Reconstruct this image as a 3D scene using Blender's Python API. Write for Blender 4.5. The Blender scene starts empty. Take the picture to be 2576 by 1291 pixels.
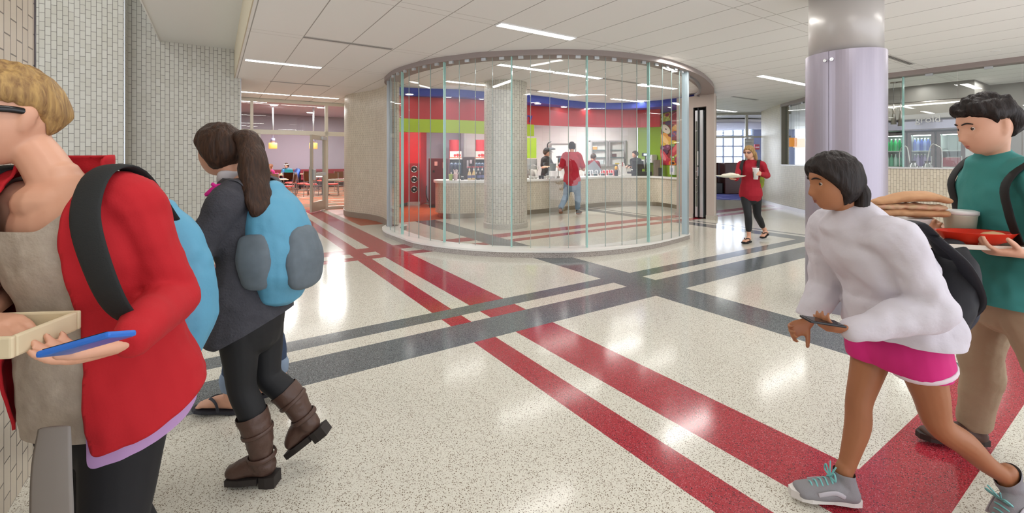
import bpy, bmesh, math, random
from mathutils import Vector, Matrix, noise
R = random.Random(7)
scene = bpy.context.scene
COL = scene.collection
PI = math.pi
# ---------------------------------------------------------------- camera model
F, CX, HY, H = 1127.0, 1288.0, 402.0, 1.414          # focal length in pixels, principal column, horizon row, eye height
AX = Vector((-.5525, .8335)); BX = Vector((.8335, .5525))   # the two directions of the floor pattern
ZC = 3.043                                            # ceiling height
def at(px, py, z=0.0):
    Y = F * (z - H) / (HY - py)
    return Vector(((px - CX) / F * Y, Y, z))
def W(px, py, Y):
    return Vector(((px - CX) / F * Y, Y, H - (py - HY) / F * Y))
def UV(u, v, z=0.0):
    p = BX * u + AX * v
    return Vector((p.x, p.y, z))
def XY(px, Y):
    return ((px - CX) / F * Y, Y)
cam_d = bpy.data.cameras.new('camera'); cam = bpy.data.objects.new('camera', cam_d); COL.objects.link(cam)
cam.location = (0, 0, H); cam.rotation_euler = (PI / 2, 0, 0)
cam_d.sensor_width = 36; cam_d.lens = 36 * F / 2576; cam_d.shift_y = -(645.5 - HY) / 2576
cam_d.clip_start = .05; cam_d.clip_end = 200
scene.camera = cam
scene.cycles.transparent_max_bounces = 48
# ---------------------------------------------------------------- materials
def hexc(h):
    h = h.lstrip('#'); o = []
    for i in (0, 2, 4):
        c = int(h[i:i + 2], 16) / 255
        o.append(c / 12.92 if c <= .04045 else ((c + .055) / 1.055) ** 2.4)
    return (*o, 1)
MATS = {}
def mat(name, col, rough=.5, metal=0.0, spec=.5, emit=None, es=0.0, bump=None, var=None, coat=0.0):
    """bump=(scale, strength, distance); var=(scale, hex2, amount)"""
    if name in MATS: return MATS[name]
    m = bpy.data.materials.new(name); m.use_nodes = True
    nt = m.node_tree; b = nt.nodes['Principled BSDF']
    b.inputs['Base Color'].default_value = hexc(col); b.inputs['Roughness'].default_value = rough
    b.inputs['Metallic'].default_value = metal; b.inputs['Specular IOR Level'].default_value = spec
    b.inputs['Coat Weight'].default_value = coat
    if emit: b.inputs['Emission Color'].default_value = hexc(emit); b.inputs['Emission Strength'].default_value = es
    tc = None
    if bump or var:
        tc = nt.nodes.new('ShaderNodeTexCoord')
    if var:
        n = nt.nodes.new('ShaderNodeTexNoise'); n.inputs['Scale'].default_value = var[0]; n.inputs['Detail'].default_value = 3
        mx = nt.nodes.new('ShaderNodeMix'); mx.data_type = 'RGBA'
        mx.inputs[6].default_value = hexc(col); mx.inputs[7].default_value = hexc(var[1])
        mm = nt.nodes.new('ShaderNodeMath'); mm.operation = 'MULTIPLY'; mm.inputs[1].default_value = var[2]
        nt.links.new(tc.outputs['Object'], n.inputs['Vector']); nt.links.new(n.outputs['Fac'], mm.inputs[0])
        nt.links.new(mm.outputs[0], mx.inputs[0]); nt.links.new(mx.outputs[2], b.inputs['Base Color'])
    if bump:
        n = nt.nodes.new('ShaderNodeTexNoise'); n.inputs['Scale'].default_value = bump[0]; n.inputs['Detail'].default_value = 4
        bp = nt.nodes.new('ShaderNodeBump'); bp.inputs['Strength'].default_value = bump[1]; bp.inputs['Distance'].default_value = bump[2]
        nt.links.new(tc.outputs['Object'], n.inputs['Vector']); nt.links.new(n.outputs['Fac'], bp.inputs['Height'])
        nt.links.new(bp.outputs['Normal'], b.inputs['Normal'])
    MATS[name] = m
    return m
def nodes(name):
    m = bpy.data.materials.new(name); m.use_nodes = True; MATS[name] = m
    nt = m.node_tree; return m, nt, nt.nodes['Principled BSDF']
def N(nt, typ, **kw):
    n = nt.nodes.new(typ)
    for k, v in kw.items():
        if k.startswith('_'): setattr(n, k[1:], v)
        else: n.inputs[k.replace('~', ' ')].default_value = v
    return n
def mth(nt, op, a, b=None, c=None):
    n = nt.nodes.new('ShaderNodeMath'); n.operation = op
    for i, x in enumerate((a, b, c)):
        if x is None: continue
        if isinstance(x, (int, float)): n.inputs[i].default_value = x
        else: nt.links.new(x, n.inputs[i])
    return n.outputs[0]
def mixc(nt, fac, a, b):
    n = nt.nodes.new('ShaderNodeMix'); n.data_type = 'RGBA'
    for i, x in ((0, fac), (6, a), (7, b)):
        if isinstance(x, (int, float, tuple)): n.inputs[i].default_value = x
        else: nt.links.new(x, n.inputs[i])
    return n.outputs[2]
def terrazzo(name, base, chip1, chip2, p1, p2, rough=.13):
    m, nt, b = nodes(name)
    tc = N(nt, 'ShaderNodeTexCoord'); v = N(nt, 'ShaderNodeTexVoronoi', Scale=125.0); v2 = N(nt, 'ShaderNodeTexVoronoi', Scale=230.0)
    nz = N(nt, 'ShaderNodeTexNoise', Scale=40.0, Detail=2.0)
    off = nt.nodes.new('ShaderNodeMixRGB'); off.blend_type = 'ADD'; off.inputs[0].default_value = .012
    nt.links.new(tc.outputs['Object'], nz.inputs['Vector']); nt.links.new(tc.outputs['Object'], off.inputs[1]); nt.links.new(nz.outputs['Color'], off.inputs[2])
    nt.links.new(off.outputs[0], v.inputs['Vector']); nt.links.new(off.outputs[0], v2.inputs['Vector'])
    s = N(nt, 'ShaderNodeSeparateColor'); nt.links.new(v.outputs['Color'], s.inputs[0])
    s2 = N(nt, 'ShaderNodeSeparateColor'); nt.links.new(v2.outputs['Color'], s2.inputs[0])
    near = mth(nt, 'LESS_THAN', v.outputs['Distance'], .33); near2 = mth(nt, 'LESS_THAN', v2.outputs['Distance'], .40)
    f1 = mth(nt, 'MULTIPLY', mth(nt, 'LESS_THAN', s.outputs[0], p1), near)
    f2 = mth(nt, 'MULTIPLY', mth(nt, 'LESS_THAN', s2.outputs[1], p2), near2)
    c = mixc(nt, f2, hexc(base), hexc(chip2)); c = mixc(nt, f1, c, hexc(chip1))
    nt.links.new(c, b.inputs['Base Color']); b.inputs['Roughness'].default_value = rough; b.inputs['Specular IOR Level'].default_value = .45
    return m
def tile(name, col, col2, grout, w=.068, h=.142, gw=.0032, rough=.35):
    m, nt, b = nodes(name)
    uv = N(nt, 'ShaderNodeUVMap'); sp = N(nt, 'ShaderNodeSeparateXYZ'); cb = N(nt, 'ShaderNodeCombineXYZ')
    nt.links.new(uv.outputs[0], sp.inputs[0]); nt.links.new(sp.outputs[1], cb.inputs[0]); nt.links.new(sp.outputs[0], cb.inputs[1])
    br = nt.nodes.new('ShaderNodeTexBrick'); br.offset = .5; br.offset_frequency = 2
    for k, x in (('Scale', 1.0), ('Mortar Size', gw), ('Brick Width', h), ('Row Height', w), ('Mortar Smooth', .1), ('Bias', 0.0)): br.inputs[k].default_value = x
    br.inputs['Color1'].default_value = hexc(col); br.inputs['Color2'].default_value = hexc(col2); br.inputs['Mortar'].default_value = hexc(grout)
    nt.links.new(cb.outputs[0], br.inputs['Vector']); nt.links.new(br.outputs['Color'], b.inputs['Base Color'])
    bp = N(nt, 'ShaderNodeBump', Strength=.5, Distance=.002); bp.invert = True
    nt.links.new(br.outputs['Fac'], bp.inputs['Height']); nt.links.new(bp.outputs[0], b.inputs['Normal'])
    b.inputs['Roughness'].default_value = rough
    return m
def glass(name, tint=(.985, .996, .992, 1), refl=1.0):
    m, nt, b = nodes(name); nt.nodes.remove(b); o = nt.nodes['Material Output']
    t = N(nt, 'ShaderNodeBsdfTransparent', Color=tint); g = N(nt, 'ShaderNodeBsdfGlossy', Roughness=0.0)
    lw = N(nt, 'ShaderNodeLayerWeight', Blend=.5); mx = nt.nodes.new('ShaderNodeMixShader')
    fr = mth(nt, 'ADD', mth(nt, 'MULTIPLY', mth(nt, 'POWER', lw.outputs['Facing'], 5.0), .55), .035)
    nt.links.new(mth(nt, 'MULTIPLY', fr, refl), mx.inputs[0]); nt.links.new(t.outputs[0], mx.inputs[1]); nt.links.new(g.outputs[0], mx.inputs[2])
    nt.links.new(mx.outputs[0], o.inputs[0])
    return m
# ---------------------------------------------------------------- objects
def tag(o, label, cat, group=None):
    o['label'] = label; o['category'] = cat
    if group: o['group'] = group
    return o
def link(name, me, mats, parent=None, smooth=False, kind=None):
    o = bpy.data.objects.new(name, me); COL.objects.link(o)
    for m in (mats if isinstance(mats, (list, tuple)) else [mats]): me.materials.append(m)
    if smooth:
        for p in me.polygons: p.use_smooth = True
    if parent is not None:
        o.parent = parent
        if parent.type == 'EMPTY' and not parent.get('_local'): me.transform(Matrix.LocRotScale(parent.location, parent.rotation_euler, parent.scale).inverted())
        elif parent.type == 'MESH':
            g = parent.parent
            if g is not None and g.type == 'EMPTY' and not g.get('_local'): me.transform(Matrix.LocRotScale(g.location, g.rotation_euler, g.scale).inverted())
    if kind: o['kind'] = kind
    return o
def obj(name, bm, mats, parent=None, smooth=False, kind=None):
    me = bpy.data.meshes.new(name)
    bm.to_mesh(me); bm.free()
    return link(name, me, mats, parent, smooth, kind)
def struct(name, bm, mats, parent=None, smooth=False):
    return obj(name, bm, mats, parent, smooth, 'structure' if parent is None else None)
def thing(name, label, cat, loc=(0, 0, 0), rz=0.0, group=None, local=False):
    """local=True: children are modelled about the base; otherwise they are modelled in the room's own coordinates"""
    e = bpy.data.objects.new(name, None); COL.objects.link(e); e.empty_display_size = .1
    e.location = loc; e.rotation_euler = (0, 0, rz); tag(e, label, cat, group)
    if local: e['_local'] = 1
    return e
def dup(root, loc, rz, label, group=None):
    r = root.copy(); COL.objects.link(r); r.location = loc; r.rotation_euler = (0, 0, rz); r['label'] = label
    if group: r['group'] = group
    for ch in list(root.children):
        c = ch.copy(); COL.objects.link(c); c.parent = r
        for g in list(ch.children):
            d = g.copy(); COL.objects.link(d); d.parent = c
    return r
def box(bm, lo, hi, M=None, bev=0.0, mi=0):
    r = bmesh.ops.create_cube(bm, size=1.0); vs = r['verts']
    lo = Vector(lo); hi = Vector(hi); c = (lo + hi) / 2; d = hi - lo
    for v in vs: v.co = Vector((v.co.x * d.x, v.co.y * d.y, v.co.z * d.z)) + c
    fs = list({f for v in vs for f in v.link_faces})
    if bev > 0:
        es = list({e for v in vs for e in v.link_edges})
        r = bmesh.ops.bevel(bm, geom=es + vs, offset=bev, segments=2, affect='EDGES', profile=.6)
        vs = list({v for f in r['faces'] for v in f.verts} | {v for v in vs if v.is_valid}); fs = list({f for v in vs for f in v.link_faces})
    if M is not None: bmesh.ops.transform(bm, matrix=M, verts=vs)
    for f in fs: f.material_index = mi
    return vs
def cyl(bm, p0, p1, r0, r1=None, n=20, mi=0, caps=True):
    p0 = Vector(p0); p1 = Vector(p1); r1 = r0 if r1 is None else r1
    d = p1 - p0; L = d.length
    M = Matrix.Translation((p0 + p1) / 2) @ d.to_track_quat('Z', 'Y').to_matrix().to_4x4()
    r = bmesh.ops.create_cone(bm, cap_ends=caps, cap_tris=False, segments=n, radius1=r0, radius2=r1, depth=L, matrix=M)
    for f in {f for v in r['verts'] for f in v.link_faces}: f.material_index = mi
    return r['verts']
def lathe(bm, prof, c=(0, 0, 0), n=24, mi=0, sx=1.0, sy=1.0):
    """prof: list of (r, z)"""
    c = Vector(c); rows = []
    for r, z in prof:
        rows.append([bm.verts.new(c + Vector((sx * r * math.cos(2 * PI * i / n), sy * r * math.sin(2 * PI * i / n), z))) for i in range(n)])
    for a, b in zip(rows, rows[1:]):
        for i in range(n):
            f = bm.faces.new((a[i], a[(i + 1) % n], b[(i + 1) % n], b[i])); f.material_index = mi
    for row, flip in ((rows[0], True), (rows[-1], False)):
        f = bm.faces.new(row[::-1] if flip else row); f.material_index = mi
def cr(pts, k=6):
    """Catmull-Rom through points (any dimension, as Vectors)"""
    P = [Vector(p) for p in pts]; o = []
    Q = [P[0] * 2 - P[1]] + P + [P[-1] * 2 - P[-2]]
    for i in range(1, len(Q) - 2):
        p0, p1, p2, p3 = Q[i - 1:i + 3]
        for j in range(k):
            t = j / k
            o.append(.5 * ((2 * p1) + (p2 - p0) * t + (2 * p0 - 5 * p1 + 4 * p2 - p3) * t * t + (3 * p1 - p0 - 3 * p2 + p3) * t ** 3))
    o.append(P[-1]); return o
def offset2(pts, d):
    """offset a 2D polyline to its left by d"""
    o = []
    for i, p in enumerate(pts):
        a = pts[max(0, i - 1)]; b = pts[min(len(pts) - 1, i + 1)]
        t = Vector((b[0] - a[0], b[1] - a[1])).normalized()
        o.append(Vector((p[0] - t.y * d, p[1] + t.x * d)))
    return o
def ribbon(bm, front, back, z0, z1, mi=0, zf=None):
    """closed solid band between two parallel 2D polylines, with a UV layer in metres on its faces"""
    uvl = bm.loops.layers.uv.verify()
    s = [0.0]
    for a, b in zip(front, front[1:]): s.append(s[-1] + (Vector(b) - Vector(a)).length)
    n = len(front)
    V = lambda p, z: bm.verts.new((p[0], p[1], z))
    fb = [V(p, z0) for p in front]; ft = [V(p, z1) for p in front]; bb = [V(p, z0) for p in back]; bt = [V(p, z1) for p in back]
    def face(vs, uvs):
        f = bm.faces.new(vs); f.material_index = mi
        for l, uv in zip(f.loops, uvs): l[uvl].uv = uv
    for i in range(n - 1):
        a, b = s[i], s[i + 1]
        face((fb[i], fb[i + 1], ft[i + 1], ft[i]), ((a, z0), (b, z0), (b, z1), (a, z1)))
        face((bb[i + 1], bb[i], bt[i], bt[i + 1]), ((b, z0), (a, z0), (a, z1), (b, z1)))
        face((ft[i], ft[i + 1], bt[i + 1], bt[i]), ((a, 0), (b, 0), (b, .1), (a, .1)))
        face((fb[i + 1], fb[i], bb[i], bb[i + 1]), ((b, 0), (a, 0), (a, .1), (b, .1)))
    face((fb[0], ft[0], bt[0], bb[0]), ((0, z0), (0, z1), (.1, z1), (.1, z0)))
    face((fb[-1], bb[-1], bt[-1], ft[-1]), ((0, z0), (.1, z0), (.1, z1), (0, z1)))
def wallband(bm, pts, z0, z1, th, mi=0):
    pts = [Vector(p[:2]) for p in pts]
    ribbon(bm, pts, offset2(pts, th), z0, z1, mi)
def slab(bm, poly, z0, z1, mi=0):
    lo = [bm.verts.new((p[0], p[1], z0)) for p in poly]; hi = [bm.verts.new((p[0], p[1], z1)) for p in poly]
    n = len(poly)
    for f in [bm.faces.new(lo[::-1]), bm.faces.new(hi)] + [bm.faces.new((lo[i], lo[(i + 1) % n], hi[(i + 1) % n], hi[i])) for i in range(n)]: f.material_index = mi
    bmesh.ops.recalc_face_normals(bm, faces=bm.faces)
def frame_M(p, x, y, z):
    M = Matrix.Identity(4)
    for i, a in enumerate((x, y, z)):
        a = Vector(a)
        for j in range(3): M[j][i] = a[j]
    M.translation = Vector(p); return M
MB = frame_M((0, 0, 0), (BX.x, BX.y, 0), (AX.x, AX.y, 0), (0, 0, 1))   # pattern coordinates (u, v, z) -> room
def tubemesh(bm, pts, rad, side=None, n=12, k=4, mi=0, cap=True):
    """smooth tube through pts; rad entries r or (a, b): a along side, b across"""
    q = [Vector((*p, (r if isinstance(r, (int, float)) else r[0]), (r if isinstance(r, (int, float)) else r[1]))) for p, r in zip(pts, rad)]
    q = cr(q, k) if k > 1 else q
    P = [Vector(x[:3]) for x in q]; ra = [max(.001, x[3]) for x in q]; rb = [max(.001, x[4]) for x in q]
    if cap:                                               # rounded ends
        d0 = (P[0] - P[1]).normalized(); d1 = (P[-1] - P[-2]).normalized(); m0 = min(ra[0], rb[0]); m1 = min(ra[-1], rb[-1])
        P = [P[0] + d0 * m0 * .85, P[0] + d0 * m0 * .55] + P + [P[-1] + d1 * m1 * .55, P[-1] + d1 * m1 * .85]
        ra = [ra[0] * .45, ra[0] * .82] + ra + [ra[-1] * .82, ra[-1] * .45]; rb = [rb[0] * .45, rb[0] * .82] + rb + [rb[-1] * .82, rb[-1] * .45]
    rows = []; s = Vector(side) if side is not None else None
    for i, p in enumerate(P):
        t = (P[min(i + 1, len(P) - 1)] - P[max(i - 1, 0)]).normalized()
        if s is None: s = t.orthogonal()
        sx = s - t * s.dot(t)
        if sx.length < 1e-4: sx = t.orthogonal()
        sx.normalize(); w = t.cross(sx)
        if side is None: s = sx
        rows.append([bm.verts.new(p + sx * (ra[i] * math.cos(2 * PI * j / n)) + w * (rb[i] * math.sin(2 * PI * j / n))) for j in range(n)])
    for a, b in zip(rows, rows[1:]):
        for j in range(n):
            f = bm.faces.new((a[j], a[(j + 1) % n], b[(j + 1) % n], b[j])); f.material_index = mi
    bm.faces.new(rows[0][::-1]).material_index = mi; bm.faces.new(rows[-1]).material_index = mi
WORK = bpy.data.scenes.new('work')
def remeshed(bm, voxel, smooth=2):
    """one continuous surface out of overlapping closed shapes"""
    bmesh.ops.recalc_face_normals(bm, faces=bm.faces)
    me = bpy.data.meshes.new('tmp'); bm.to_mesh(me); bm.free()
    o = bpy.data.objects.new('tmp', me); WORK.collection.objects.link(o)
    md = o.modifiers.new('r', 'REMESH'); md.mode = 'VOXEL'; md.voxel_size = voxel; md.adaptivity = 0.0
    if smooth:
        sm = o.modifiers.new('s', 'SMOOTH'); sm.iterations = smooth; sm.factor = .5
    with bpy.context.temp_override(scene=WORK, view_layer=WORK.view_layers[0]):
        dg = bpy.context.evaluated_depsgraph_get(); r = bpy.data.meshes.new_from_object(o.evaluated_get(dg))
    bpy.data.objects.remove(o); bpy.data.meshes.remove(me)
    return r
def text_mesh(txt, size, depth):
    c = bpy.data.curves.new('t', 'FONT'); c.body = txt; c.size = size; c.extrude = depth; c.align_x = 'CENTER'; c.align_y = 'CENTER'
    o = bpy.data.objects.new('t', c); COL.objects.link(o)
    dg = bpy.context.evaluated_depsgraph_get(); me = bpy.data.meshes.new_from_object(o.evaluated_get(dg))
    bpy.data.objects.remove(o); bpy.data.curves.remove(c); return me
# ================================================================ materials
T_CREAM = terrazzo('terrazzo_cream', '#dedbcf', '#7a6c5a', '#a9a091', .62, .42)
T_GREY = terrazzo('terrazzo_grey', '#666b6e', '#2c3033', '#a3a7a8', .5, .4)
T_RED = terrazzo('terrazzo_red', '#a8303c', '#43262e', '#c9707a', .58, .34)
T_CURB = terrazzo('terrazzo_curb', '#a39a94', '#47413f', '#d6d0ca', .6, .4, .25)
TILE = tile('wall_tile', '#c6c3b8', '#bcb8ab', '#5f5952')
TILE_W = tile('wall_tile_warm', '#d6ccb8', '#cbc0ab', '#8a7f6e', .0425, .108, .0024)
TILE_C = tile('column_tile', '#d2cdc0', '#c6c1b3', '#79726a', .057, .134, .0028)
TILE_D = tile('wall_tile_near', '#cbbfae', '#c3b7a6', '#6a6058')
CEIL_PLAIN = mat('ceiling_paint', '#e4e4e0', .8)
BEIGE = mat('beige_metal_panel', '#b9ada3', .5)
TAUPE = mat('taupe_soffit', '#968a86', .55)
ALU = mat('brushed_aluminium', '#b9bcc0', .28, 1.0)
ALU_P = mat('anodised_aluminium', '#c4c8cb', .4, .7)
FRAME = mat('storefront_frame', '#d9d4c6', .4, .15)
STEEL = mat('stainless_steel', '#bdb9b4', .25, 1.0, bump=(60, .05, .001))
STEEL_D = mat('toe_kick_steel', '#a39a8c', .3, 1.0)
QUARTZ = mat('white_quartz', '#e9e7e2', .3)
BLACK = mat('black_plastic', '#17181a', .4)
BLACKM = mat('black_matte', '#0d0d0e', .7)
WHITE = mat('white_paint', '#e6e4e0', .5)
WHITEP = mat('white_plastic', '#eeeeec', .3)
RED_P = mat('red_paint', '#c4212b', .4)
RED_D = mat('red_door_paint', '#b01c2a', .3)
LIME = mat('lime_paint', '#b4cf1e', .5)
GREEN = mat('green_paint', '#86a81c', .5)
BLUE = mat('blue_paint', '#2a44b4', .45)
BLUE_U = mat('violet_blue_paint', '#4d3bae', .5)
GLASS = glass('clear_glass'); GLASS_E = mat('glass_edge', '#a6d3cc', .15, 0, .6)
GLASS_G = glass('grey_green_glass', (.93, .96, .945, 1), 1.2)
LAMP = mat('lamp_diffuser', '#ffffff', .5, emit='#fffdf8', es=14.0)
LAMP_W = mat('warm_shade', '#f2b060', .5, emit='#ffb255', es=.75)
WHITE_TILE = tile('white_wall_tile', '#e4dfda', '#ddd8d2', '#cfc8c1', .30, .30, .003)

def ceiling_mat():
    m, nt, b = nodes('ceiling_panels')
    tc = N(nt, 'ShaderNodeTexCoord'); sp = N(nt, 'ShaderNodeSeparateXYZ'); nt.links.new(tc.outputs['UV'], sp.inputs[0])
    a = mth(nt, 'FRACT', mth(nt, 'DIVIDE', mth(nt, 'ADD', sp.outputs[0], 60.96 - .369), .6096))
    la = mth(nt, 'LESS_THAN', mth(nt, 'ABSOLUTE', mth(nt, 'SUBTRACT', a, .5)), .49)      # 1 inside panel, 0 on the joint
    c = mth(nt, 'FRACT', mth(nt, 'DIVIDE', mth(nt, 'ADD', sp.outputs[1], 194.0 - 4.56 - .075), 1.94))
    lc = mth(nt, 'LESS_THAN', mth(nt, 'ABSOLUTE', mth(nt, 'SUBTRACT', c, .5)), .4975)
    lc2 = mth(nt, 'GREATER_THAN', mth(nt, 'ABSOLUTE', mth(nt, 'SUBTRACT', c, .9227)), .0025)
    col = mixc(nt, la, hexc('#a9a7a2'), hexc('#f3f3f0')); col = mixc(nt, lc, hexc('#cfcdc8'), col); col = mixc(nt, lc2, hexc('#cfcdc8'), col)
    nt.links.new(col, b.inputs['Base Color']); b.inputs['Roughness'].default_value = .6; b.inputs['Specular IOR Level'].default_value = .3
    return m
CEIL = ceiling_mat()
def stripes_mat(name, base, line1, line2, s=.27):
    m, nt, b = nodes(name)
    tc = N(nt, 'ShaderNodeTexCoord'); mp = N(nt, 'ShaderNodeMapping'); mp.inputs['Rotation'].default_value = (0, 0, -math.atan2(BX.y, BX.x))
    nt.links.new(tc.outputs['Object'], mp.inputs[0]); sp = N(nt, 'ShaderNodeSeparateXYZ'); nt.links.new(mp.outputs[0], sp.inputs[0])
    row = mth(nt, 'DIVIDE', sp.outputs[1], s); fr = mth(nt, 'FRACT', mth(nt, 'ADD', row, 100.0)); fl = mth(nt, 'FLOOR', row)
    on = mth(nt, 'LESS_THAN', fr, .22)
    cb = N(nt, 'ShaderNodeCombineXYZ'); nt.links.new(mth(nt, 'MULTIPLY', sp.outputs[0], .45), cb.inputs[0]); nt.links.new(mth(nt, 'MULTIPLY', fl, 7.31), cb.inputs[1])
    nz = N(nt, 'ShaderNodeTexNoise', Scale=1.0, Detail=0.0); nt.links.new(cb.outputs[0], nz.inputs['Vector'])
    f1 = mth(nt, 'MULTIPLY', on, mth(nt, 'GREATER_THAN', nz.outputs['Fac'], .47)); f2 = mth(nt, 'MULTIPLY', on, mth(nt, 'LESS_THAN', nz.outputs['Fac'], .36))
    c = mixc(nt, f2, mixc(nt, f1, hexc(base), hexc(line1)), hexc(line2)); nt.links.new(c, b.inputs['Base Color']); b.inputs['Roughness'].default_value = .95
    b.inputs['Specular IOR Level'].default_value = .1
    return m
CARPET = stripes_mat('striped_carpet', '#745c4c', '#cf5a38', '#cfc3b4')
CARPET_B = stripes_mat('blue_lit_carpet', '#5b5fa0', '#8d90c4', '#494c86', .4)  # blue light falling on the far carpet is put into its colours
QUARRY = tile('quarry_tile', '#b4562f', '#a84d2a', '#9c4a2c', .15, .15, .004, .3)
# ================================================================ floor: one slab, cut along the edges of its inlaid bands
S = 1.0246
sc = lambda *a: tuple(x * S for x in a)
A_RED = [sc(1.63, 1.82), sc(2.01, 2.39)]; A_GREY = [sc(3.73, 4.21)]; A_FAR = [sc(8.40, 8.79), sc(8.95, 9.06)]
B_GREY = [sc(2.98, 3.37), sc(3.56, 3.76)]; B_RED = [sc(6.28, 6.50), sc(6.74, 7.08)]; B_NEAR = [sc(.51, .81), sc(.10, .34)]
VQ = 9.79
inr = lambda x, L: any(a < x < b for a, b in L)
def floor_mat(u, v):
    if v > 13.62 and u < 6.8: return 3
    if v > VQ and 2.6 < u < 5.6: return 4
    if inr(v, B_GREY) and u < 8.95 * S: return 1
    if inr(u, A_GREY) and .81 * S < v < VQ: return 1
    if inr(u, A_RED) and v < 13.62: return 2
    if inr(v, B_RED) and -3 < u < 16: return 2
    if inr(v, B_NEAR) and u > 2.39 * S: return 2
    if inr(u, A_FAR) and 2.98 * S < v < 12: return 1
    return 0
us = sorted({-14, 30, 2.6, 5.6, 6.8, -3, 16, 8.95 * S, *[x for p in A_RED + A_GREY + A_FAR for x in p]})
vs_ = sorted({-3, 40, 13.62, VQ, 12, .81 * S, *[x for p in B_GREY + B_RED + B_NEAR for x in p]})  # floor stops just behind the camera so world light reaches the ceiling
bm = bmesh.new(); uvl = bm.loops.layers.uv.verify()
gv = [[bm.verts.new(UV(u, v)) for v in vs_] for u in us]
for i in range(len(us) - 1):
    for j in range(len(vs_) - 1):
        f = bm.faces.new((gv[i][j], gv[i + 1][j], gv[i + 1][j + 1], gv[i][j + 1]))
        f.material_index = floor_mat((us[i] + us[i + 1]) / 2, (vs_[j] + vs_[j + 1]) / 2)
        for l in f.loops: l[uvl].uv = (l.vert.co.x, l.vert.co.y)
struct('floor', bm, [T_CREAM, T_GREY, T_RED, CARPET, QUARRY])
# ================================================================ ceilings
def uvslab(name, u0, u1, v0, v1, z0, z1, m):
    bm = bmesh.new(); box(bm, (u0, v0, z0), (u1, v1, z1)); uvl = bm.loops.layers.uv.verify()
    for f in bm.faces:
        for l in f.loops: l[uvl].uv = (l.vert.co.x, l.vert.co.y)
    bmesh.ops.transform(bm, matrix=MB, verts=bm.verts)
    return struct(name, bm, m)
UE = .33
uvslab('ceiling', UE, 26, -9, 13.66, ZC, ZC + .12, CEIL)
uvslab('ceiling_soffit', -.84, UE - .012, -9, 10.55, 3.61, 3.75, CEIL_PLAIN)
uvslab('trim_1', UE - .012, UE, -9, 13.6, ZC - .004, 3.75, mat('ceiling_edge_trim', '#cbbfa4', .5))
uvslab('trim_2', -.86, -.84, -9, 10.55, 3.60, 5.6, CEIL_PLAIN)
uvslab('ceiling_high', -14, -.86, -9, 11, 5.6, 5.7, CEIL_PLAIN)
uvslab('ceiling_dining', -4, 7.2, 13.66, 26.2, 3.73, 3.83, mat('dining_ceiling', '#c9bcc6', .7))
# ================================================================ left tiled walls
def plane_wall(name, u0, u1, v, z0, z1, th, m, along='u'):
    if along == 'u': pts = [UV(u0, v).xy, UV(u1, v).xy]
    else: pts = [UV(v, u0).xy, UV(v, u1).xy]
    bm = bmesh.new(); wallband(bm, pts, z0, z1, th, 0); return struct(name, bm, m)
vL = 10.5; uR = .43
def uv_of(px, v):                                # u where the column px meets the plane v
    r = (px - CX) / F; Y = v / (-.5525 * r + .8335); return (r * .8335 + .5525) * Y
u_p = uv_of(313, 10.1)
plane_wall('wall_left', u_p - .02, uR, vL, 0, 5.6, .3, TILE)
plane_wall('wall_left_end', vL + .3, 13.62, uR, 0, ZC, .3, TILE, 'v')
bm = bmesh.new(); wallband(bm, [UV(-9, 10.1).xy, UV(u_p, 10.1).xy, UV(u_p, vL + .02).xy], 0, 5.6, .3); struct('wall_left_pier', bm, TILE)
bm = bmesh.new(); box(bm, (u_p - .004, 10.094, 0), (u_p + .008, 10.106, 5.59), MB); struct('trim_3', bm, ALU)
bm = bmesh.new(); box(bm, (uR - .004, vL - .006, 0), (uR + .008, vL + .006, 3.60), MB); struct('trim_4', bm, ALU)
pe = Vector(XY(86, 2.06)); uN, vN = pe.dot(BX), pe.dot(AX)
bm = bmesh.new(); wallband(bm, [UV(uN, -3).xy, UV(uN, vN).xy], 0, 5.6, .25); struct('wall_near_left', bm, TILE_D)
bm = bmesh.new(); box(bm, (uN - .012, vN, 0), (uN + .004, vN + .012, 5.59), MB); struct('trim_5', bm, mat('tile_edge_trim', '#4a4650', .3, .6))
# curved tile wall between the dining room door and the glass front
CW = cr([(-4.70, 13.35), (-4.62, 12.5), (-4.40, 11.75), (-4.12, 11.2), (-3.76, 10.88), (-3.37, 10.58), (-2.98, 10.13), (-2.70, 9.62), (-2.50, 9.05), (-2.47, 8.86)], 6)
bm = bmesh.new(); wallband(bm, CW, .13, ZC, .22); struct('wall_curved_left', bm, TILE_W)
bm = bmesh.new(); wallband(bm, offset2(CW, -.02), 0, .13, .22); struct('baseboard_left', bm, mat('terrazzo_base', '#a89c8c', .4, var=(120, '#6f655a', 1.0)))
# ================================================================ glass front
GP = [(975, 568.7), (982, 579), (993, 584.5), (1008, 590), (1029, 595), (1053.5, 600), (1083, 605.4), (1115, 610.4), (1155.4, 614), (1195.7, 617.5), (1239, 620), (1286, 622.5),
      (1334.8, 624), (1383, 624.5), (1430, 624.5), (1478, 623.7), (1523, 620.5), (1564.6, 617), (1602, 614), (1635, 610), (1666, 605), (1689, 600), (1709, 595), (1722, 590)]
GL = [at(x, y, .1025).xy for x, y in GP]
GL[0] = Vector((-2.40, 8.78)); ZG = 2.965
gs = cr([(-2.45, 9.0)] + GL, 4)
CURB = cr([(-2.42, 9.25), (-2.53, 8.98), (-2.50, 8.66), (-2.30, 8.2), (-1.93, 7.68), (-1.51, 7.14), (-.82, 6.70), (-.22, 6.51), (.30, 6.465), (.91, 6.48), (1.55, 6.69), (2.20, 7.08), (2.75, 7.56), (3.17, 7.99)], 6)
bm = bmesh.new(); ribbon(bm, CURB, offset2(CURB, .30), 0, .075)
struct('curb', bm, T_CURB)
bm = bmesh.new(); c2 = offset2(CURB, -.012); ribbon(bm, c2, offset2(c2, .33), .075, .104)
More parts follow.
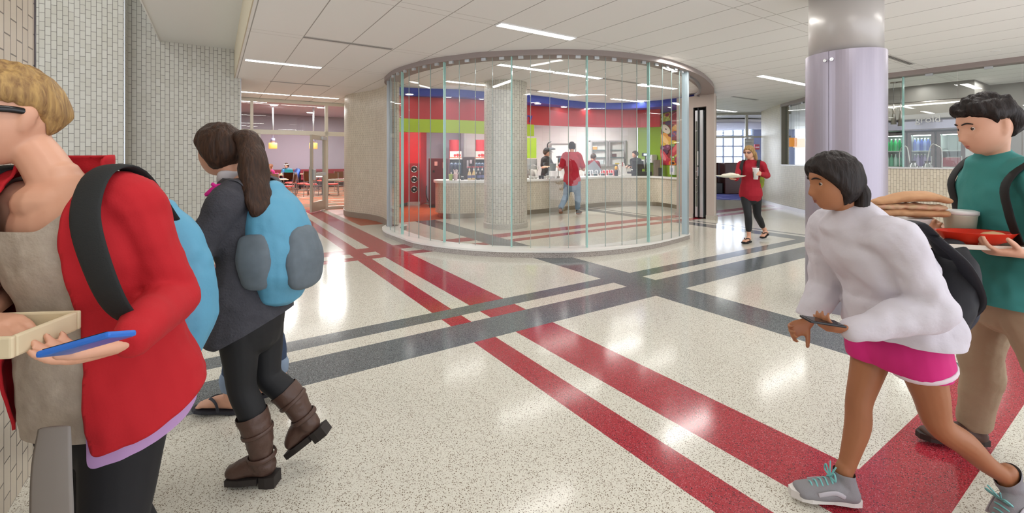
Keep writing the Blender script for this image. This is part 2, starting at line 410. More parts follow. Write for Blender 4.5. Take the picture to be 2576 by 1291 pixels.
struct('sill_1', bm, QUARTZ)
win = bpy.data.objects.new('window_1', None); COL.objects.link(win); win['kind'] = 'structure'; win.location = (.5, 6.7, 0)
for i in range(len(GL) - 1):
    a, b = GL[i], GL[i + 1]; t = (b - a).normalized(); g = .005
    a2, b2 = a + t * g, b - t * g; nrm = Vector((-t.y, t.x)) * .006
    bm = bmesh.new(); ribbon(bm, [a2 - nrm, b2 - nrm], [a2 + nrm, b2 + nrm], .104, ZG); obj('glass_pane', bm, GLASS, win)
for i in range(1, len(GL) - 1):
    a = GL[i]; t = (GL[i + 1] - GL[i - 1]).normalized(); nrm = Vector((-t.y, t.x))
    M = frame_M((a.x, a.y, 0), (t.x, t.y, 0), (nrm.x, nrm.y, 0), (0, 0, 1))
    bm = bmesh.new()
    if i in (3, 7, 11, 15, 19): box(bm, (-.009, .008, .104), (.009, .055, ZG), M); obj('glass_fin', bm, GLASS_E, win)
    else: box(bm, (-.003, -.0065, .104), (.003, .0065, ZG), M); obj('joint_seal', bm, mat('joint_seal', '#98a6a2', .3), win)
    if i % 1 == 0:
        m_ = (GL[i] + GL[i + 1]) / 2; bm = bmesh.new()
        box(bm, (-.038, -.018, ZG - .045), (.038, .018, ZG + .004), frame_M((m_.x, m_.y, 0), (t.x, t.y, 0), (nrm.x, nrm.y, 0), (0, 0, 1)), .004); obj('clamp', bm, ALU_P, win)
e = GL[-1]; t = (GL[-1] - GL[-2]).normalized()
bm = bmesh.new(); box(bm, (0, -.05, .104), (.085, .05, ZG + .02), frame_M((e.x, e.y, 0), (t.x, t.y, 0), (-t.y, t.x, 0), (0, 0, 1)), .004); obj('end_post', bm, mat('post_aluminium', '#b5c3ca', .35, .6), win)
e = GL[0]; t = (GL[1] - GL[0]).normalized()
bm = bmesh.new(); box(bm, (-.10, -.05, .104), (0, .05, ZG + .02), frame_M((e.x, e.y, 0), (t.x, t.y, 0), (-t.y, t.x, 0), (0, 0, 1)), .004); obj('jamb_post', bm, mat('jamb_aluminium', '#a9adb0', .35, .7), win)
# soffit ring carrying the glass, running on to the folding panel pocket
SOF = cr([(-2.62, 9.4), (-2.56, 8.98), (-2.42, 8.62), (-2.05, 7.97), (-1.38, 7.27), (-.79, 6.92), (-.38, 6.74), (.55, 6.59), (1.13, 6.63), (1.75, 6.80), (2.55, 7.26), (3.38, 8.13), (4.0, 9.05), (4.42, 9.80), (4.74, 10.52), (4.86, 10.95)], 6)
bm = bmesh.new(); ribbon(bm, SOF, offset2(SOF, .30), ZG - .004, ZC); struct('trim_6', bm, TAUPE, smooth=False)
# ring soffit lip inside the open end + sliding track
TR = cr([e_ for e_ in ((3.05, 7.92), (3.62, 8.75), (4.05, 9.6), (4.30, 10.25), (4.36, 10.60), (4.52, 10.80))], 6)
bm = bmesh.new(); ribbon(bm, [Vector(p) for p in TR], offset2(TR, .05), ZG - .035, ZG - .004); struct('trim_7', bm, ALU)
# pocket pier with folded panel stack
P0, P1 = at(1729, 546).xy, at(1799, 554).xy
d = (P1 - P0).normalized(); nb = Vector((-d.y, d.x)); nb = nb if nb.y > 0 else -nb
Lp = (P1 - P0).length
def MP(z=0): return frame_M((P0.x, P0.y, 0), (d.x, d.y, 0), (nb.x, nb.y, 0), (0, 0, 1))
bm = bmesh.new()
def pslab(pts, z0, z1): slab(bm, [(MP() @ Vector((x, y, 0))).xy for x, y in pts], z0, z1)
for pts, z0, z1 in ((((-.30, 0), (.16, 0), (.16, .45), (-.30, .45)), .10, ZG), (((.50, 0), (Lp - .03, 0), (Lp, .03), (Lp - .27, .45), (.50, .45)), .10, ZG), (((.16, .36), (.50, .36), (.50, .45), (.16, .45)), .10, ZG), (((.16, 0), (.50, 0), (.50, .36), (.16, .36)), ZG - .28, ZG)): pslab(pts, z0, z1)
struct('wall_pocket', bm, BEIGE)
bm = bmesh.new(); box(bm, (-.32, -.02, 0), (.16, .4, .10), MP()); box(bm, (.50, -.02, 0), (Lp + .01, .10, .10), MP()); struct('baseboard_pocket', bm, mat('pale_terrazzo_base', '#cfc8bd', .4, var=(90, '#8d857a', .9)))
bm = bmesh.new(); box(bm, (.161, .005, .002), (.185, .34, ZG - .281), MP()); box(bm, (.475, .005, .002), (.499, .34, ZG - .281), MP()); box(bm, (.185, .30, .002), (.475, .34, ZG - .281), MP()); struct('trim_8', bm, BLACKM)
st = thing('folding_panel_stack', 'folded stack of aluminium framed door panels parked in the black wall pocket', 'folding door', (P0.x, P0.y, 0))
bm = bmesh.new(); box(bm, (.225, -.03, .03), (.30, .27, ZG - .36), MP(), .004); obj('panel', bm, ALU_P, st)
bm = bmesh.new(); box(bm, (.33, -.015, .03), (.42, .27, ZG - .36), MP(), .004); obj('panel', bm, ALU_P, st)
bm = bmesh.new(); box(bm, (.305, -.05, .03), (.325, .05, ZG - .30), MP(), .003); obj('edge_seal', bm, BLACK, st)
bm = bmesh.new(); box(bm, (.24, -.034, .28), (.285, -.03, ZG - .62), MP()); obj('glass_edge', bm, mat('dark_glass_edge', '#6b7268', .2), st)
bm = bmesh.new(); box(bm, (.285, -.06, 1.02), (.325, -.03, 1.24), MP(), .004); cyl(bm, MP() @ Vector((.30, -.06, 1.13)), MP() @ Vector((.30, -.10, 1.13)), .014); obj('lock', bm, ALU, st)
for z in (.62, .78, .95, 2.1):
    bm = bmesh.new(); box(bm, (.245, -.045, z), (.295, -.03, z + .02), MP(), .003); obj('hinge', bm, ALU, st)
bm = bmesh.new(); box(bm, (.307, -.056, 1.28), (.323, -.05, 1.62), MP()); obj('sticker', bm, WHITEP, st)
# ================================================================ tiled column inside
cc = Vector(XY(1272, 9.50)); rc = .455
ring = [cc + Vector((math.cos(a), math.sin(a))) * rc for a in [2 * PI * i / 48 for i in range(49)]]
bm = bmesh.new(); ribbon(bm, ring, offset2(ring, .1), .10, ZC); struct('column_tiled', bm, TILE_C)
bm = bmesh.new(); lathe(bm, [(rc + .018, 0), (rc + .018, .10), (rc + .006, .112)], (cc.x, cc.y, 0), 48); struct('baseboard_column', bm, MATS['pale_terrazzo_base'])
# ================================================================ clad column on the right
c0 = Vector((3.195, 4.30)); rr = .319
CLAD = mat('column_cladding', '#a59eab', .34, .45, .5)
bm = bmesh.new(); lathe(bm, [(.293, 2.35), (.293, ZC)], (c0.x, c0.y, 0), 64); struct('column_clad', bm, mat('column_paint', '#b4afab', .35, .15), smooth=True)
a0 = math.atan2(-c0.y, -c0.x) ; a_s = a0 - math.radians(22)          # seam angle
col = thing('column_cladding', 'lavender metal cladding with vertical seam wrapped around the big round column', 'cladding', (c0.x, c0.y, 0))
for k, (s0, s1) in enumerate(((a_s + .006, a_s + PI), (a_s + PI, a_s + 2 * PI - .006))):
    seg = [c0 + Vector((math.cos(s0 + (s1 - s0) * i / 40), math.sin(s0 + (s1 - s0) * i / 40))) * rr for i in range(41)]
    bm = bmesh.new(); ribbon(bm, seg, offset2(seg, .02), .15, 2.416); obj('panel', bm, CLAD, col, smooth=False)
bm = bmesh.new(); lathe(bm, [(rr - .004, 0), (rr - .004, .145)], (c0.x, c0.y, 0), 64); obj('plinth', bm, mat('column_plinth', '#928c97', .35, .35), col)
for da in (-.085, .085):
    p = c0 + Vector((math.cos(a_s + da), math.sin(a_s + da))) * rr; n_ = (p - c0).normalized(); n3 = Vector((n_.x, n_.y, 0))
    bm = bmesh.new(); q = Vector((p.x, p.y, 2.335)); cyl(bm, q, q + n3 * .014, .017, .015); cyl(bm, q + n3 * .014, q + n3 * .02, .010, .006); obj('screw', bm, mat('bright_chrome', '#d8d8da', .12, 1.0), col, smooth=False)
# ================================================================ shop fascia: blue band, recess with downlights, red band, lime band
C1 = cr([(-2.60, 10.02), (-2.15, 10.2), (-1.27, 10.37), (-.68, 10.68), (.42, 11.26), (1.0, 11.69), (1.55, 12.24), (2.16, 12.66), (2.76, 12.84), (3.3, 12.75), (3.87, 12.41), (4.33, 11.84), (4.48, 11.5), (4.56, 11.1)], 6)
C2 = cr([XY(984, 10.2), XY(1004, 10.3), XY(1057, 10.5), XY(1130, 10.72), XY(1216, 11.1), XY(1330, 12.1), XY(1400, 12.55), XY(1500, 13.1), XY(1600, 13.25), XY(1660, 12.95)], 6)
bm = bmesh.new(); ribbon(bm, C1, offset2(C1, .10), 2.87, ZC); struct('trim_9', bm, BLUE)
bm = bmesh.new()
n1, n2 = len(C1), len(C2)
up = [C1[min(n1 - 1, int(i * (n1 - 1) / 60))] for i in range(61)]; dn = [Vector(XY(CX + F * p.x / p.y, 16.2)) for p in up]
ribbon(bm, up, dn, 2.885, 2.90); struct('ceiling_shop_recess', bm, BLUE_U)
bm = bmesh.new(); ribbon(bm, C2, offset2(C2, .12), 2.37, 2.885); struct('trim_10', bm, RED_P)
k1 = max(i for i, p in enumerate(C2) if CX + F * p.x / p.y < 1350)
bm = bmesh.new(); ribbon(bm, offset2(C2[:k1 + 1], -.006), offset2(C2[:k1 + 1], .124), 2.06, 2.37); struct('trim_11', bm, LIME)
for i, (x, y) in enumerate(((1030, 237), (1129, 243), (1213, 248), (1353, 260.5), (1419, 268.5), (1477, 273.5))):
    p = at(x, y, 2.885)
    dl = thing('downlight', 'round recessed downlight in the violet ceiling recess, %s from the left' % ('first', 'second', 'third', 'fourth', 'fifth', 'sixth')[i], 'downlight', (p.x, p.y, 2.885), 0, 'downlights along the blue fascia', local=True)
    bm = bmesh.new(); lathe(bm, [(.085, -.006), (.10, -.004), (.10, 0)], (0, 0, 0), 24); obj('rim', bm, WHITEP, dl)
    bm = bmesh.new(); lathe(bm, [(.08, -.009), (.08, -.006)], (0, 0, 0), 24); obj('lens', bm, LAMP, dl)
# red walls with the door and the three round grilles
RW = [Vector(p) for p in ((-2.72, 10.42), (-3.44, 12.56), (-3.39, 13.06), (-3.24, 13.9), (-2.86, 13.98), (-2.82, 14.9))]
bm = bmesh.new(); wallband(bm, RW, 0, 2.4, .1); struct('wall_shop_left', bm, RED_P)
bm = bmesh.new(); wallband(bm, offset2([Vector((-3.20, 11.6)), *RW[1:4]], -.015), 0, .09, .02); struct('baseboard_shop', bm, mat('grey_base', '#63605f', .5))
dr = thing('door_1', 'red flush door with a lever handle at the left end of the shop', 'door', (-3.4, 12.4, 0)); dr['kind'] = 'structure'
Dp = [Vector((-3.19, 11.6)), Vector((-3.395, 12.45))]
bm = bmesh.new(); ribbon(bm, offset2(Dp, -.02), offset2(Dp, .01), .01, 2.03); obj('door_leaf', bm, RED_D, dr)
bm = bmesh.new(); q = Vector((-3.35, 12.36, 1.02)); box(bm, (-.02, -.03, -.1), (.02, .03, .1), Matrix.Translation(q), .005); cyl(bm, q + Vector((0, 0, .03)), q + Vector((.06, -.02, .03)), .01); obj('handle', bm, STEEL, dr)
dv = (RW[4] - RW[3]).normalized(); nv = Vector((dv.y, -dv.x))
MV = frame_M((RW[3].x, RW[3].y, 0), (dv.x, dv.y, 0), (-nv.x, -nv.y, 0), (0, 0, 1))
pn = thing('grille_panel', 'dark red panel with three steel ringed round openings beside the red door', 'panel', (RW[3].x, RW[3].y, 0))
bm = bmesh.new(); box(bm, (.03, -.03, .12), (.37, -.004, 1.30), MV); obj('panel', bm, mat('dark_red_panel', '#8e1d27', .4), pn)
bm = bmesh.new(); box(bm, (.0, -.05, 0), (.38, -.006, .11), MV); obj('steel_base', bm, STEEL, pn)
for zz in (1.12, .80, .49):
    c = MV @ Vector((.2, -.03, zz)); n3 = Vector((nv.x, nv.y, 0))
    bm = bmesh.new(); tubemesh(bm, [c + (MV.to_3x3() @ Vector((math.cos(a) * .098, 0, math.sin(a) * .098))) for a in [2 * PI * i / 24 for i in range(25)]], [.017] * 25, n3, 8, 1); g = obj('ring', bm, STEEL, pn, True)
    bm = bmesh.new(); cyl(bm, c, c + n3 * .012, .092, .085, 28); obj('opening', bm, BLACKM, g)
    bm = bmesh.new(); cyl(bm, c + n3 * .012, c + n3 * .022, .034, .028, 20); obj('hub', bm, STEEL, g)
# back walls of the shop
BK = [Vector(XY(1040, 15.2)), Vector(XY(1345, 16.0)), Vector(XY(1604, 15.6))]
bm = bmesh.new(); wallband(bm, BK, 0, 2.9, .1); struct('wall_shop_back', bm, WHITE_TILE)
GW = [Vector(XY(1604.5, 15.55)), Vector(XY(1660, 14.35)), Vector(XY(1748, 12.15))]
bm = bmesh.new(); wallband(bm, GW, 0, 2.9, .1); struct('wall_shop_right', bm, GREEN)
bm = bmesh.new(); a, b = Vector(XY(1322, 14.1)), Vector(XY(1349.5, 14.1)); wallband(bm, [a, b], 1.0, 2.1, .12); struct('wall_green_return', bm, GREEN)
# ================================================================ dining room: storefront, walls
VS = 13.6
plane_wall('wall_dining_back', -4, 7.2, 25.6, 0, 3.74, .15, mat('mauve_wall', '#9b929b', .7))
plane_wall('wall_dining_left', 13.7, 25.6, -3.9, 0, 3.74, .1, MATS['mauve_wall'], 'v')
plane_wall('wall_dining_right', 13.7, 25.6, 7.1, 0, 3.74, .1, MATS['mauve_wall'], 'v')
bm = bmesh.new(); box(bm, (-3.9, VS + .05, ZC - .02), (7.1, VS + .15, 3.80), MB); struct('trim_12', bm, mat('maroon_bulkhead', '#6b4a52', .6))
bm = bmesh.new(); box(bm, (5.0, VS + .30, 0), (7.1, VS + .40, 3.74), MB); struct('wall_dining_front', bm, MATS['mauve_wall'])
bm = bmesh.new(); box(bm, (-.5, 25.55, 0), (6, 25.598, .12), MB); struct('baseboard_dining', bm, BLACKM)
u = lambda px: uv_of(px, VS)
win2 = bpy.data.objects.new('window_2', None); COL.objects.link(win2); win2['kind'] = 'structure'; win2.location = UV(2, VS)
ZT0, ZT1 = H + (HY - 339) / F * 12.2, H + (HY - 328) / F * 12.2
def fr(u0, u1, z0, z1, nm='frame_bar', m=FRAME, t0=-.05, t1=.06, par=win2):
    bm = bmesh.new(); box(bm, (u0, VS + t0, z0), (u1, VS + t1, z1), MB); return obj(nm, bm, m, par)
uA0, uA1, uB0, uB1, uEnd = u(629.5), u(637), u(817.5), u(824.5), u(885)
fr(uR, uEnd, ZC - .085, ZC - .006); fr(uA0, uA1, 0, ZC - .085); fr(uB0, uB1, 0, ZC - .085); fr(uR, uEnd, ZT0, ZT1); fr(uR, uR + .05, 0, ZC - .085)
fr(uB1, uEnd, .80, .86); fr(uB1, uEnd, 0, .08); fr(uR + .05, uA0, 0, .08)
for a, b in ((uR + .05, uA0), (uA1, uB0), (uB1, uEnd)):
    fr(a, b, ZT1, ZC - .085, 'glass_pane', GLASS_G, -.004, .004)
fr(uR + .05, uA0, .08, ZT0, 'glass_pane', GLASS_G, -.004, .004); fr(uB1, uEnd, .86, ZT0, 'glass_pane', GLASS_G, -.004, .004); fr(uB1, uEnd, .08, .80, 'glass_pane', GLASS_G, -.004, .004)
def leaf(name, hinge, ang, w, label):
    """an open glazed door leaf, hinge in room coordinates, ang = direction of the leaf"""
    t = thing(name, label, 'door', (hinge.x, hinge.y, 0)); t['kind'] = 'structure'
    M = frame_M((hinge.x, hinge.y, 0), (math.cos(ang), math.sin(ang), 0), (-math.sin(ang), math.cos(ang), 0), (0, 0, 1)); zt = ZT0 - .02
    bm = bmesh.new()
    for lo, hi in (((0, -.025, .02), (.10, .025, zt)), ((w - .10, -.025, .02), (w, .025, zt)), ((.10, -.025, .02), (w - .10, .025, .28)), ((.10, -.025, zt - .12), (w - .10, .025, zt))): box(bm, lo, hi, M)
    obj('leaf_frame', bm, mat('door_frame_metal', '#c6bfb3', .35, .4), t)
    bm = bmesh.new(); box(bm, (.10, -.004, .28), (w - .10, .004, zt - .12), M); obj('glass_pane', bm, GLASS_G, t)
    bm = bmesh.new(); tubemesh(bm, [M @ Vector(p) for p in ((w - .12, -.03, .78), (w - .12, -.085, .80), (w - .12, -.085, 1.2), (w - .12, -.03, 1.22))], [.013] * 4, None, 8, 4); obj('pull_handle', bm, ALU_P, t, True)
    bm = bmesh.new(); box(bm, (.08, .026, .98), (w - .06, .075, 1.06), M, .005); box(bm, (w - .12, .026, .88), (w - .03, .09, 1.16), M, .005); obj('push_bar', bm, ALU_P, t)
    bm = bmesh.new(); box(bm, (.02, .026, zt - .11), (.32, .08, zt - .02), M, .005); obj('door_closer', bm, ALU_P, t)
    return t
hr = UV(uB0 - .02, VS - .06); hl = UV(uA1 + .02, VS - .06)
leaf('door_2', hr, math.atan2(-.93, .02), .92, 'glazed door leaf standing open at the right side of the dining room entrance')
leaf('door_3', hl, math.atan2(-.83, .62), .92, 'glazed door leaf standing open at the left side of the dining room entrance')
# ================================================================ right side: long glazed wall, bulging tiled wall, far glazing
uW = 10.6
RWp = cr([UV(uW, -4).xy, UV(uW, -1).xy, UV(uW, 1.2).xy, UV(uW, 2.6).xy, UV(uW, 3.6).xy, Vector((7.18, 9.1)), Vector((7.42, 10.4)), Vector((7.66, 11.72)), Vector((7.75, 12.25)), Vector((7.92, 13.28)), Vector((8.12, 14.1)), Vector((8.4, 15.1))], 6)
RWp = RWp[::-1]                                            # far to near: the room lies on its right-hand side
RWp = [p for p in RWp]
def split(px0, px1): return [p for p in RWp if px0 <= CX + F * p.x / max(p.y, .05) <= px1 or (p.y < .5 and px1 > 5000)]
i0 = min(range(len(RWp)), key=lambda i: abs(CX + F * RWp[i].x / max(RWp[i].y, .05) - 1966) + (0 if RWp[i].y > 10 else 999))
bm = bmesh.new(); wallband(bm, RWp[:i0 + 1], .1, ZC, -.0 + .2); struct('wall_right_curved', bm, TILE_W)
LOW = RWp[i0:]
bm = bmesh.new(); wallband(bm, LOW, .1, 1.25, .2); struct('wall_right', bm, TILE_W)
bm = bmesh.new(); b2 = offset2(RWp, -.015); ribbon(bm, b2, offset2(b2, .2), 0, .1); struct('baseboard_right', bm, mat('metal_base', '#a9a5a8', .3, .6))
bm = bmesh.new(); b2 = offset2(LOW, -.02); ribbon(bm, b2, offset2(b2, .24), 1.25, 1.275); struct('sill_2', bm, mat('sill_metal', '#c9c7c6', .35, .4))
bm = bmesh.new(); b2 = offset2(LOW, -.03); ribbon(bm, b2, offset2(b2, .26), ZC - .085, ZC); struct('trim_13', bm, TAUPE)
win3 = bpy.data.objects.new('window_3', None); COL.objects.link(win3); win3['kind'] = 'structure'; win3.location = (7.2, 9, 1.27)
LW = offset2(LOW, .08); acc = [0.0]
for a, b in zip(LW, LW[1:]): acc.append(acc[-1] + (b - a).length)
def along(L, A_, s):
    for i in range(len(A_) - 1):
        if A_[i + 1] >= s:
            k = (s - A_[i]) / (A_[i + 1] - A_[i]); return L[i].lerp(L[i + 1], k)
    return L[-1]
pw = .74; nP = int(min(acc[-1], 15) / pw)
for i in range(nP):
    a, b = along(LW, acc, i * pw + .004), along(LW, acc, (i + 1) * pw - .004); t = (b - a).normalized(); n_ = Vector((-t.y, t.x)) * .006
    bm = bmesh.new(); ribbon(bm, [a - n_, b - n_], [a + n_, b + n_], 1.275, ZC - .085); obj('glass_pane', bm, GLASS_G, win3)
    M = frame_M((b.x, b.y, 0), (t.x, t.y, 0), (-t.y, t.x, 0), (0, 0, 1)); bm = bmesh.new()
    if i % 4 == 2: box(bm, (-.008, .008, 1.276), (.008, .06, ZC - .085), M); obj('glass_fin', bm, GLASS_E, win3)
    m_ = (a + b) / 2; bm = bmesh.new(); box(bm, (-.05, -.02, ZC - .125), (.05, .02, ZC - .08), frame_M((m_.x, m_.y, 0), (t.x, t.y, 0), (-t.y, t.x, 0), (0, 0, 1)), .003); obj('clamp', bm, ALU_P, win3)
a = along(LW, acc, 0); t = (along(LW, acc, .2) - a).normalized()
bm = bmesh.new(); box(bm, (-.06, -.10, 1.275), (.04, .06, ZC - .085), frame_M((a.x, a.y, 0), (t.x, t.y, 0), (-t.y, t.x, 0), (0, 0, 1)), .004); obj('jamb_post', bm, mat('taupe_frame', '#8f8a80', .4, .3), win3)
# far glazed screen and what lies behind it
FA, FB = Vector((6.6, 15.95)), Vector((9.3, 15.25)); fd = (FB - FA).normalized()
MF = frame_M((FA.x, FA.y, 0), (fd.x, fd.y, 0), (-fd.y, fd.x, 0), (0, 0, 1))
def fx(px):
    r = (px - CX) / F; k = (FA.x - r * FA.y) / (r * fd.y - fd.x); return k
win4 = bpy.data.objects.new('window_4', None); COL.objects.link(win4); win4['kind'] = 'structure'; win4.location = (FA.x, FA.y, 0)
GREYF = mat('grey_frame', '#a7a69f', .4, .3)
def fz(py): return H + (HY - py) / F * 15.6
for a, b, z0, z1 in ((fx(1780), fx(1990), fz(290), ZC - .005), (fx(1780), fx(1990), fz(347), fz(343)), (fx(1875), fx(1881), fz(343), fz(290)), (fx(1919), fx(1925), 0, fz(290)), (fx(1929), fx(1934), 0, fz(290)), (fx(1790), fx(1800), 0, fz(290)), (fx(1925), fx(1990), 0, .08)):
    bm = bmesh.new(); box(bm, (a, -.05, z0), (b, .06, z1), MF); obj('frame_bar', bm, GREYF, win4)
for a, b, z0, z1 in ((fx(1800), fx(1875), fz(343), fz(290)), (fx(1881), fx(1919), fz(343), fz(290)), (fx(1897), fx(1919), .02, fz(347)), (fx(1934), fx(1985), .08, fz(347))):
    bm = bmesh.new(); box(bm, (a, -.004, z0), (b, .004, z1), MF); obj('glass_pane', bm, GLASS, win4)
dl = thing('door_4', 'pale door leaf with a closer standing open in the far glazed screen', 'door', (FA.x, FA.y, 0)); dl['kind'] = 'structure'
bm = bmesh.new(); box(bm, (fx(1874), .02, .02), (fx(1897), .07, fz(348)), MF); obj('door_leaf', bm, mat('pale_grey_door', '#c9c9cc', .4), dl)
bm = bmesh.new(); box(bm, (fx(1876), -.06, fz(358)), (fx(1890), .018, fz(353)), MF); obj('door_closer', bm, ALU, dl)
plane = bmesh.new(); q = [Vector((6.2, 16.1)), Vector((9.6, 15.3)), Vector((16, 27)), Vector((9, 27))]; slab(plane, q, .001, .008); struct('floor_far_carpet', plane, CARPET_B)
bm = bmesh.new(); q0 = Vector((5.5, 17.0)); slab(bm, [(4, 16.1), (9.8, 15.3), (18, 27.2), (4, 27.2)], 3.3, 3.4); struct('ceiling_far', bm, CEIL_PLAIN)
bm = bmesh.new(); lathe(bm, [(2.6, 2.86), (2.75, 2.90), (2.75, 3.0)], (8.9, 20.2, 0), 40); struct('ceiling_far_disc', bm, mat('disc_ceiling', '#d8d4da', .6))
# window wall far away, sun-bright outside
def window_wall(name, p, dvec, w, z0, z1, nx, nz, m):
    e = bpy.data.objects.new(name, None); COL.objects.link(e); e['kind'] = 'structure'; e.location = (p[0], p[1], 0)
    dvec = Vector(dvec).normalized(); M = frame_M((p[0], p[1], 0), (dvec.x, dvec.y, 0), (-dvec.y, dvec.x, 0), (0, 0, 1)); bm = bmesh.new()
    for i in range(nx + 1): box(bm, (w * i / nx - .04, -.05, z0), (w * i / nx + .04, .05, z1), M)
    for j in range(nz + 1): box(bm, (0, -.045, z0 + (z1 - z0) * j / nz - .035), (w, .045, z0 + (z1 - z0) * j / nz + .035), M)
    obj('frame', bm, m, e); bm = bmesh.new(); box(bm, (0, -.004, z0), (w, .004, z1), M); obj('glass_pane', bm, GLASS, e)
    return e
BLUEG = mat('bluish_grey_frame', '#a9b4c8', .5)
window_wall('window_5', XY(1770, 24.0), (1, 0), (1868 - 1770) / F * 24, 1.02, 3.25, 4, 4, BLUEG)
window_wall('window_6', XY(1880, 23.8), (1, 0), (1893 - 1880) / F * 24, 1.02, 3.25, 1, 4, BLUEG)
bm = bmesh.new(); x0 = XY(1760, 24.0)[0]
box(bm, (x0, 24.06, 0), (15, 24.2, 1.02)); box(bm, (x0, 24.06, 3.25), (15, 24.2, 3.4)); box(bm, (XY(1893, 24)[0], 24.06, 1.02), (15.2, 24.2, 3.25)); struct('wall_far', bm, mat('blue_grey_wall', '#8289ac', .7))
SKY = mat('daylight_sky', '#ffffff', .9, emit='#e9f2ff', es=5.0)
bm = bmesh.new(); box(bm, (x0 - 4, 26.0, -.5), (16, 26.1, 6)); o = struct('backdrop_sky', bm, SKY)
# ================================================================ ceiling lights (4 ft strips set in the joints)
def strip(u0, u1, v, label, group='strip lights in the main ceiling', z=ZC):
    c = UV((u0 + u1) / 2, v); w = (u1 - u0) / 2
    t = thing('ceiling_light', label, 'ceiling light', (c.x, c.y, z), math.atan2(BX.y, BX.x), group, local=True)
    bm = bmesh.new()
    for lo, hi in (((-w, -.075, -.012), (w, -.062, 0)), ((-w, .062, -.012), (w, .075, 0)), ((-w, -.062, -.012), (-w + .012, .062, 0)), ((w - .012, -.062, -.012), (w, .062, 0))): box(bm, lo, hi)
    obj('housing', bm, WHITEP, t)
    bm = bmesh.new(); box(bm, (-w + .013, -.061, -.010), (w - .013, .061, -.002)); obj('diffuser', bm, LAMP, t)
    return t
V1, V2, V3, V4 = 4.56, 6.475, 8.45, 12.45
strip(2.82, 4.01, V1, 'strip light set in the ceiling in front of the curved glass, nearest the viewer')
strip(.40, 1.57, V3, 'strip light beside the tiled wall end, nearer of the two rows by the dining room')
strip(.45, 1.57, V4, 'left half of the long light line just before the dining room glazing')
strip(1.60, 2.74, V4, 'right half of the long light line just before the dining room glazing')
strip(4.01, 5.20, V2, 'left half of the long light line above the tiled column inside the glass')
strip(5.23, 6.42, V2, 'right half of the long light line above the tiled column inside the glass')
strip(3.96, 5.16, V3, 'strip light inside the shop left of the tiled column top')
strip(6.35, 7.57, V3, 'strip light inside the shop just right of the tiled column, over the counter')
strip(7.57, 8.79, V2, 'strip light inside the glass near its right end post')
strip(8.76, 10.0, V3, 'strip light deep inside the shop before the blue fascia')
strip(8.74, 9.95, V1, 'strip light left of the clad column in the corridor')
strip(9.98, 11.2, V1, 'strip light partly behind the clad column top')
strip(13.3, 14.7, V3, 'strip light far down the corridor before the glazed screen')
def slot(u0, u1, v, label):
    c = UV((u0 + u1) / 2, v); w = (u1 - u0) / 2
    t = thing('air_slot', label, 'air vent', (c.x, c.y, ZC), math.atan2(BX.y, BX.x), 'linear air slots', local=True)
    bm = bmesh.new(); box(bm, (-w, -.045, -.005), (w, -.022, 0)); box(bm, (-w, .022, -.005), (w, .045, 0)); box(bm, (-w, -.004, -.005), (w, .004, 0)); obj('trim_ring', bm, mat('slot_trim', '#b5b2ad', .5), t)
    bm = bmesh.new(); box(bm, (-w, -.022, -.003), (w, .022, -.0005)); obj('dark_gap', bm, mat('slot_dark', '#3b3a3a', .7), t)
slot(.98, 2.17, V2, 'dark linear air slot in the ceiling left of the curved soffit, the longer looking one')
slot(.95, 2.12, 10.5, 'dark linear air slot in the ceiling closer to the dining room')
slot(6.45, 7.55, V2, 'thin air slot continuing the light line inside the glass')
slot(5.2, 6.33, V3, 'thin air slot beside the top of the tiled column')
slot(11.1, 12.3, V2, 'linear air slot in the corridor ceiling before the far screen')
slot(8.75, 9.9, 2.6, 'green tinted air slot by the top of the clad column')
for (px, py), lb in (((2504, 128), 'small flat white disc on the ceiling above the teal shirt'), ):
    p = at(px, py, ZC); t = thing('ceiling_disc', lb, 'sprinkler', (p.x, p.y, ZC), 0, None, True); bm = bmesh.new(); lathe(bm, [(.05, -.006), (.06, 0)], (0, 0, 0), 20); obj('cover', bm, WHITEP, t)
# ================================================================ service counter
K1 = cr([(-1.90, 11.75), (-1.93, 11.3), (-1.83, 10.93), (-1.62, 10.74), (-1.31, 10.69), (-.69, 10.91), (.41, 11.46), (1.46, 12.35), (2.3, 13.17), (2.85, 13.62), (3.37, 13.84), (3.9, 13.87), (4.32, 13.70), (4.55, 13.3), (4.66, 12.9), (4.72, 12.35)], 8)
sct = thing('service_counter', 'long curved serving counter faced in cream vertical tiles behind the glass', 'counter', (1, 12, 0))
bm = bmesh.new(); ribbon(bm, offset2(K1, .07), offset2(K1, .13), 0, .125); obj('toe_kick', bm, STEEL_D, sct)
bm = bmesh.new(); ribbon(bm, K1, offset2(K1, .12), .125, .855); obj('tiled_front', bm, TILE_W, sct)
nk_ = len(K1); wd_k = [.62 if i < nk_ * .72 else .62 - .47 * min(1, (i - nk_ * .72) / (nk_ * .12)) for i in range(nk_)]
def backs(): return [offset2(K1, wd_k[i])[i] for i in range(nk_)]
ctp = tag(struct('countertop', (lambda b: (ribbon(b, offset2(K1, -.045), backs(), .856, .91), b)[1])(bmesh.new()), QUARTZ), 'white stone worktop running along the whole curved counter', 'countertop'); ctp['kind'] = 'thing'
ZT = .911
def on_counter(px, py_hint_Y): return Vector((*XY(px, py_hint_Y), ZT))
def cup(label, p, r0, r1, h, m, group=None, name='cup'):
    t = thing(name, label, 'cup', p, 0, group, True); bm = bmesh.new(); lathe(bm, [(r0, 0), (r1, h), (r1 + .004, h), (r1 + .004, h + .008), (r1 - .004, h + .008), (r1 - .008, h * .9), (r0 - .006, .01)], (0, 0, 0), 20); obj('body', bm, m, t, True); return t
cup('lime green paper cup standing on the counter end', on_counter(1134, 10.95), .040, .052, .14, mat('lime_cup', '#a9c04a', .5))
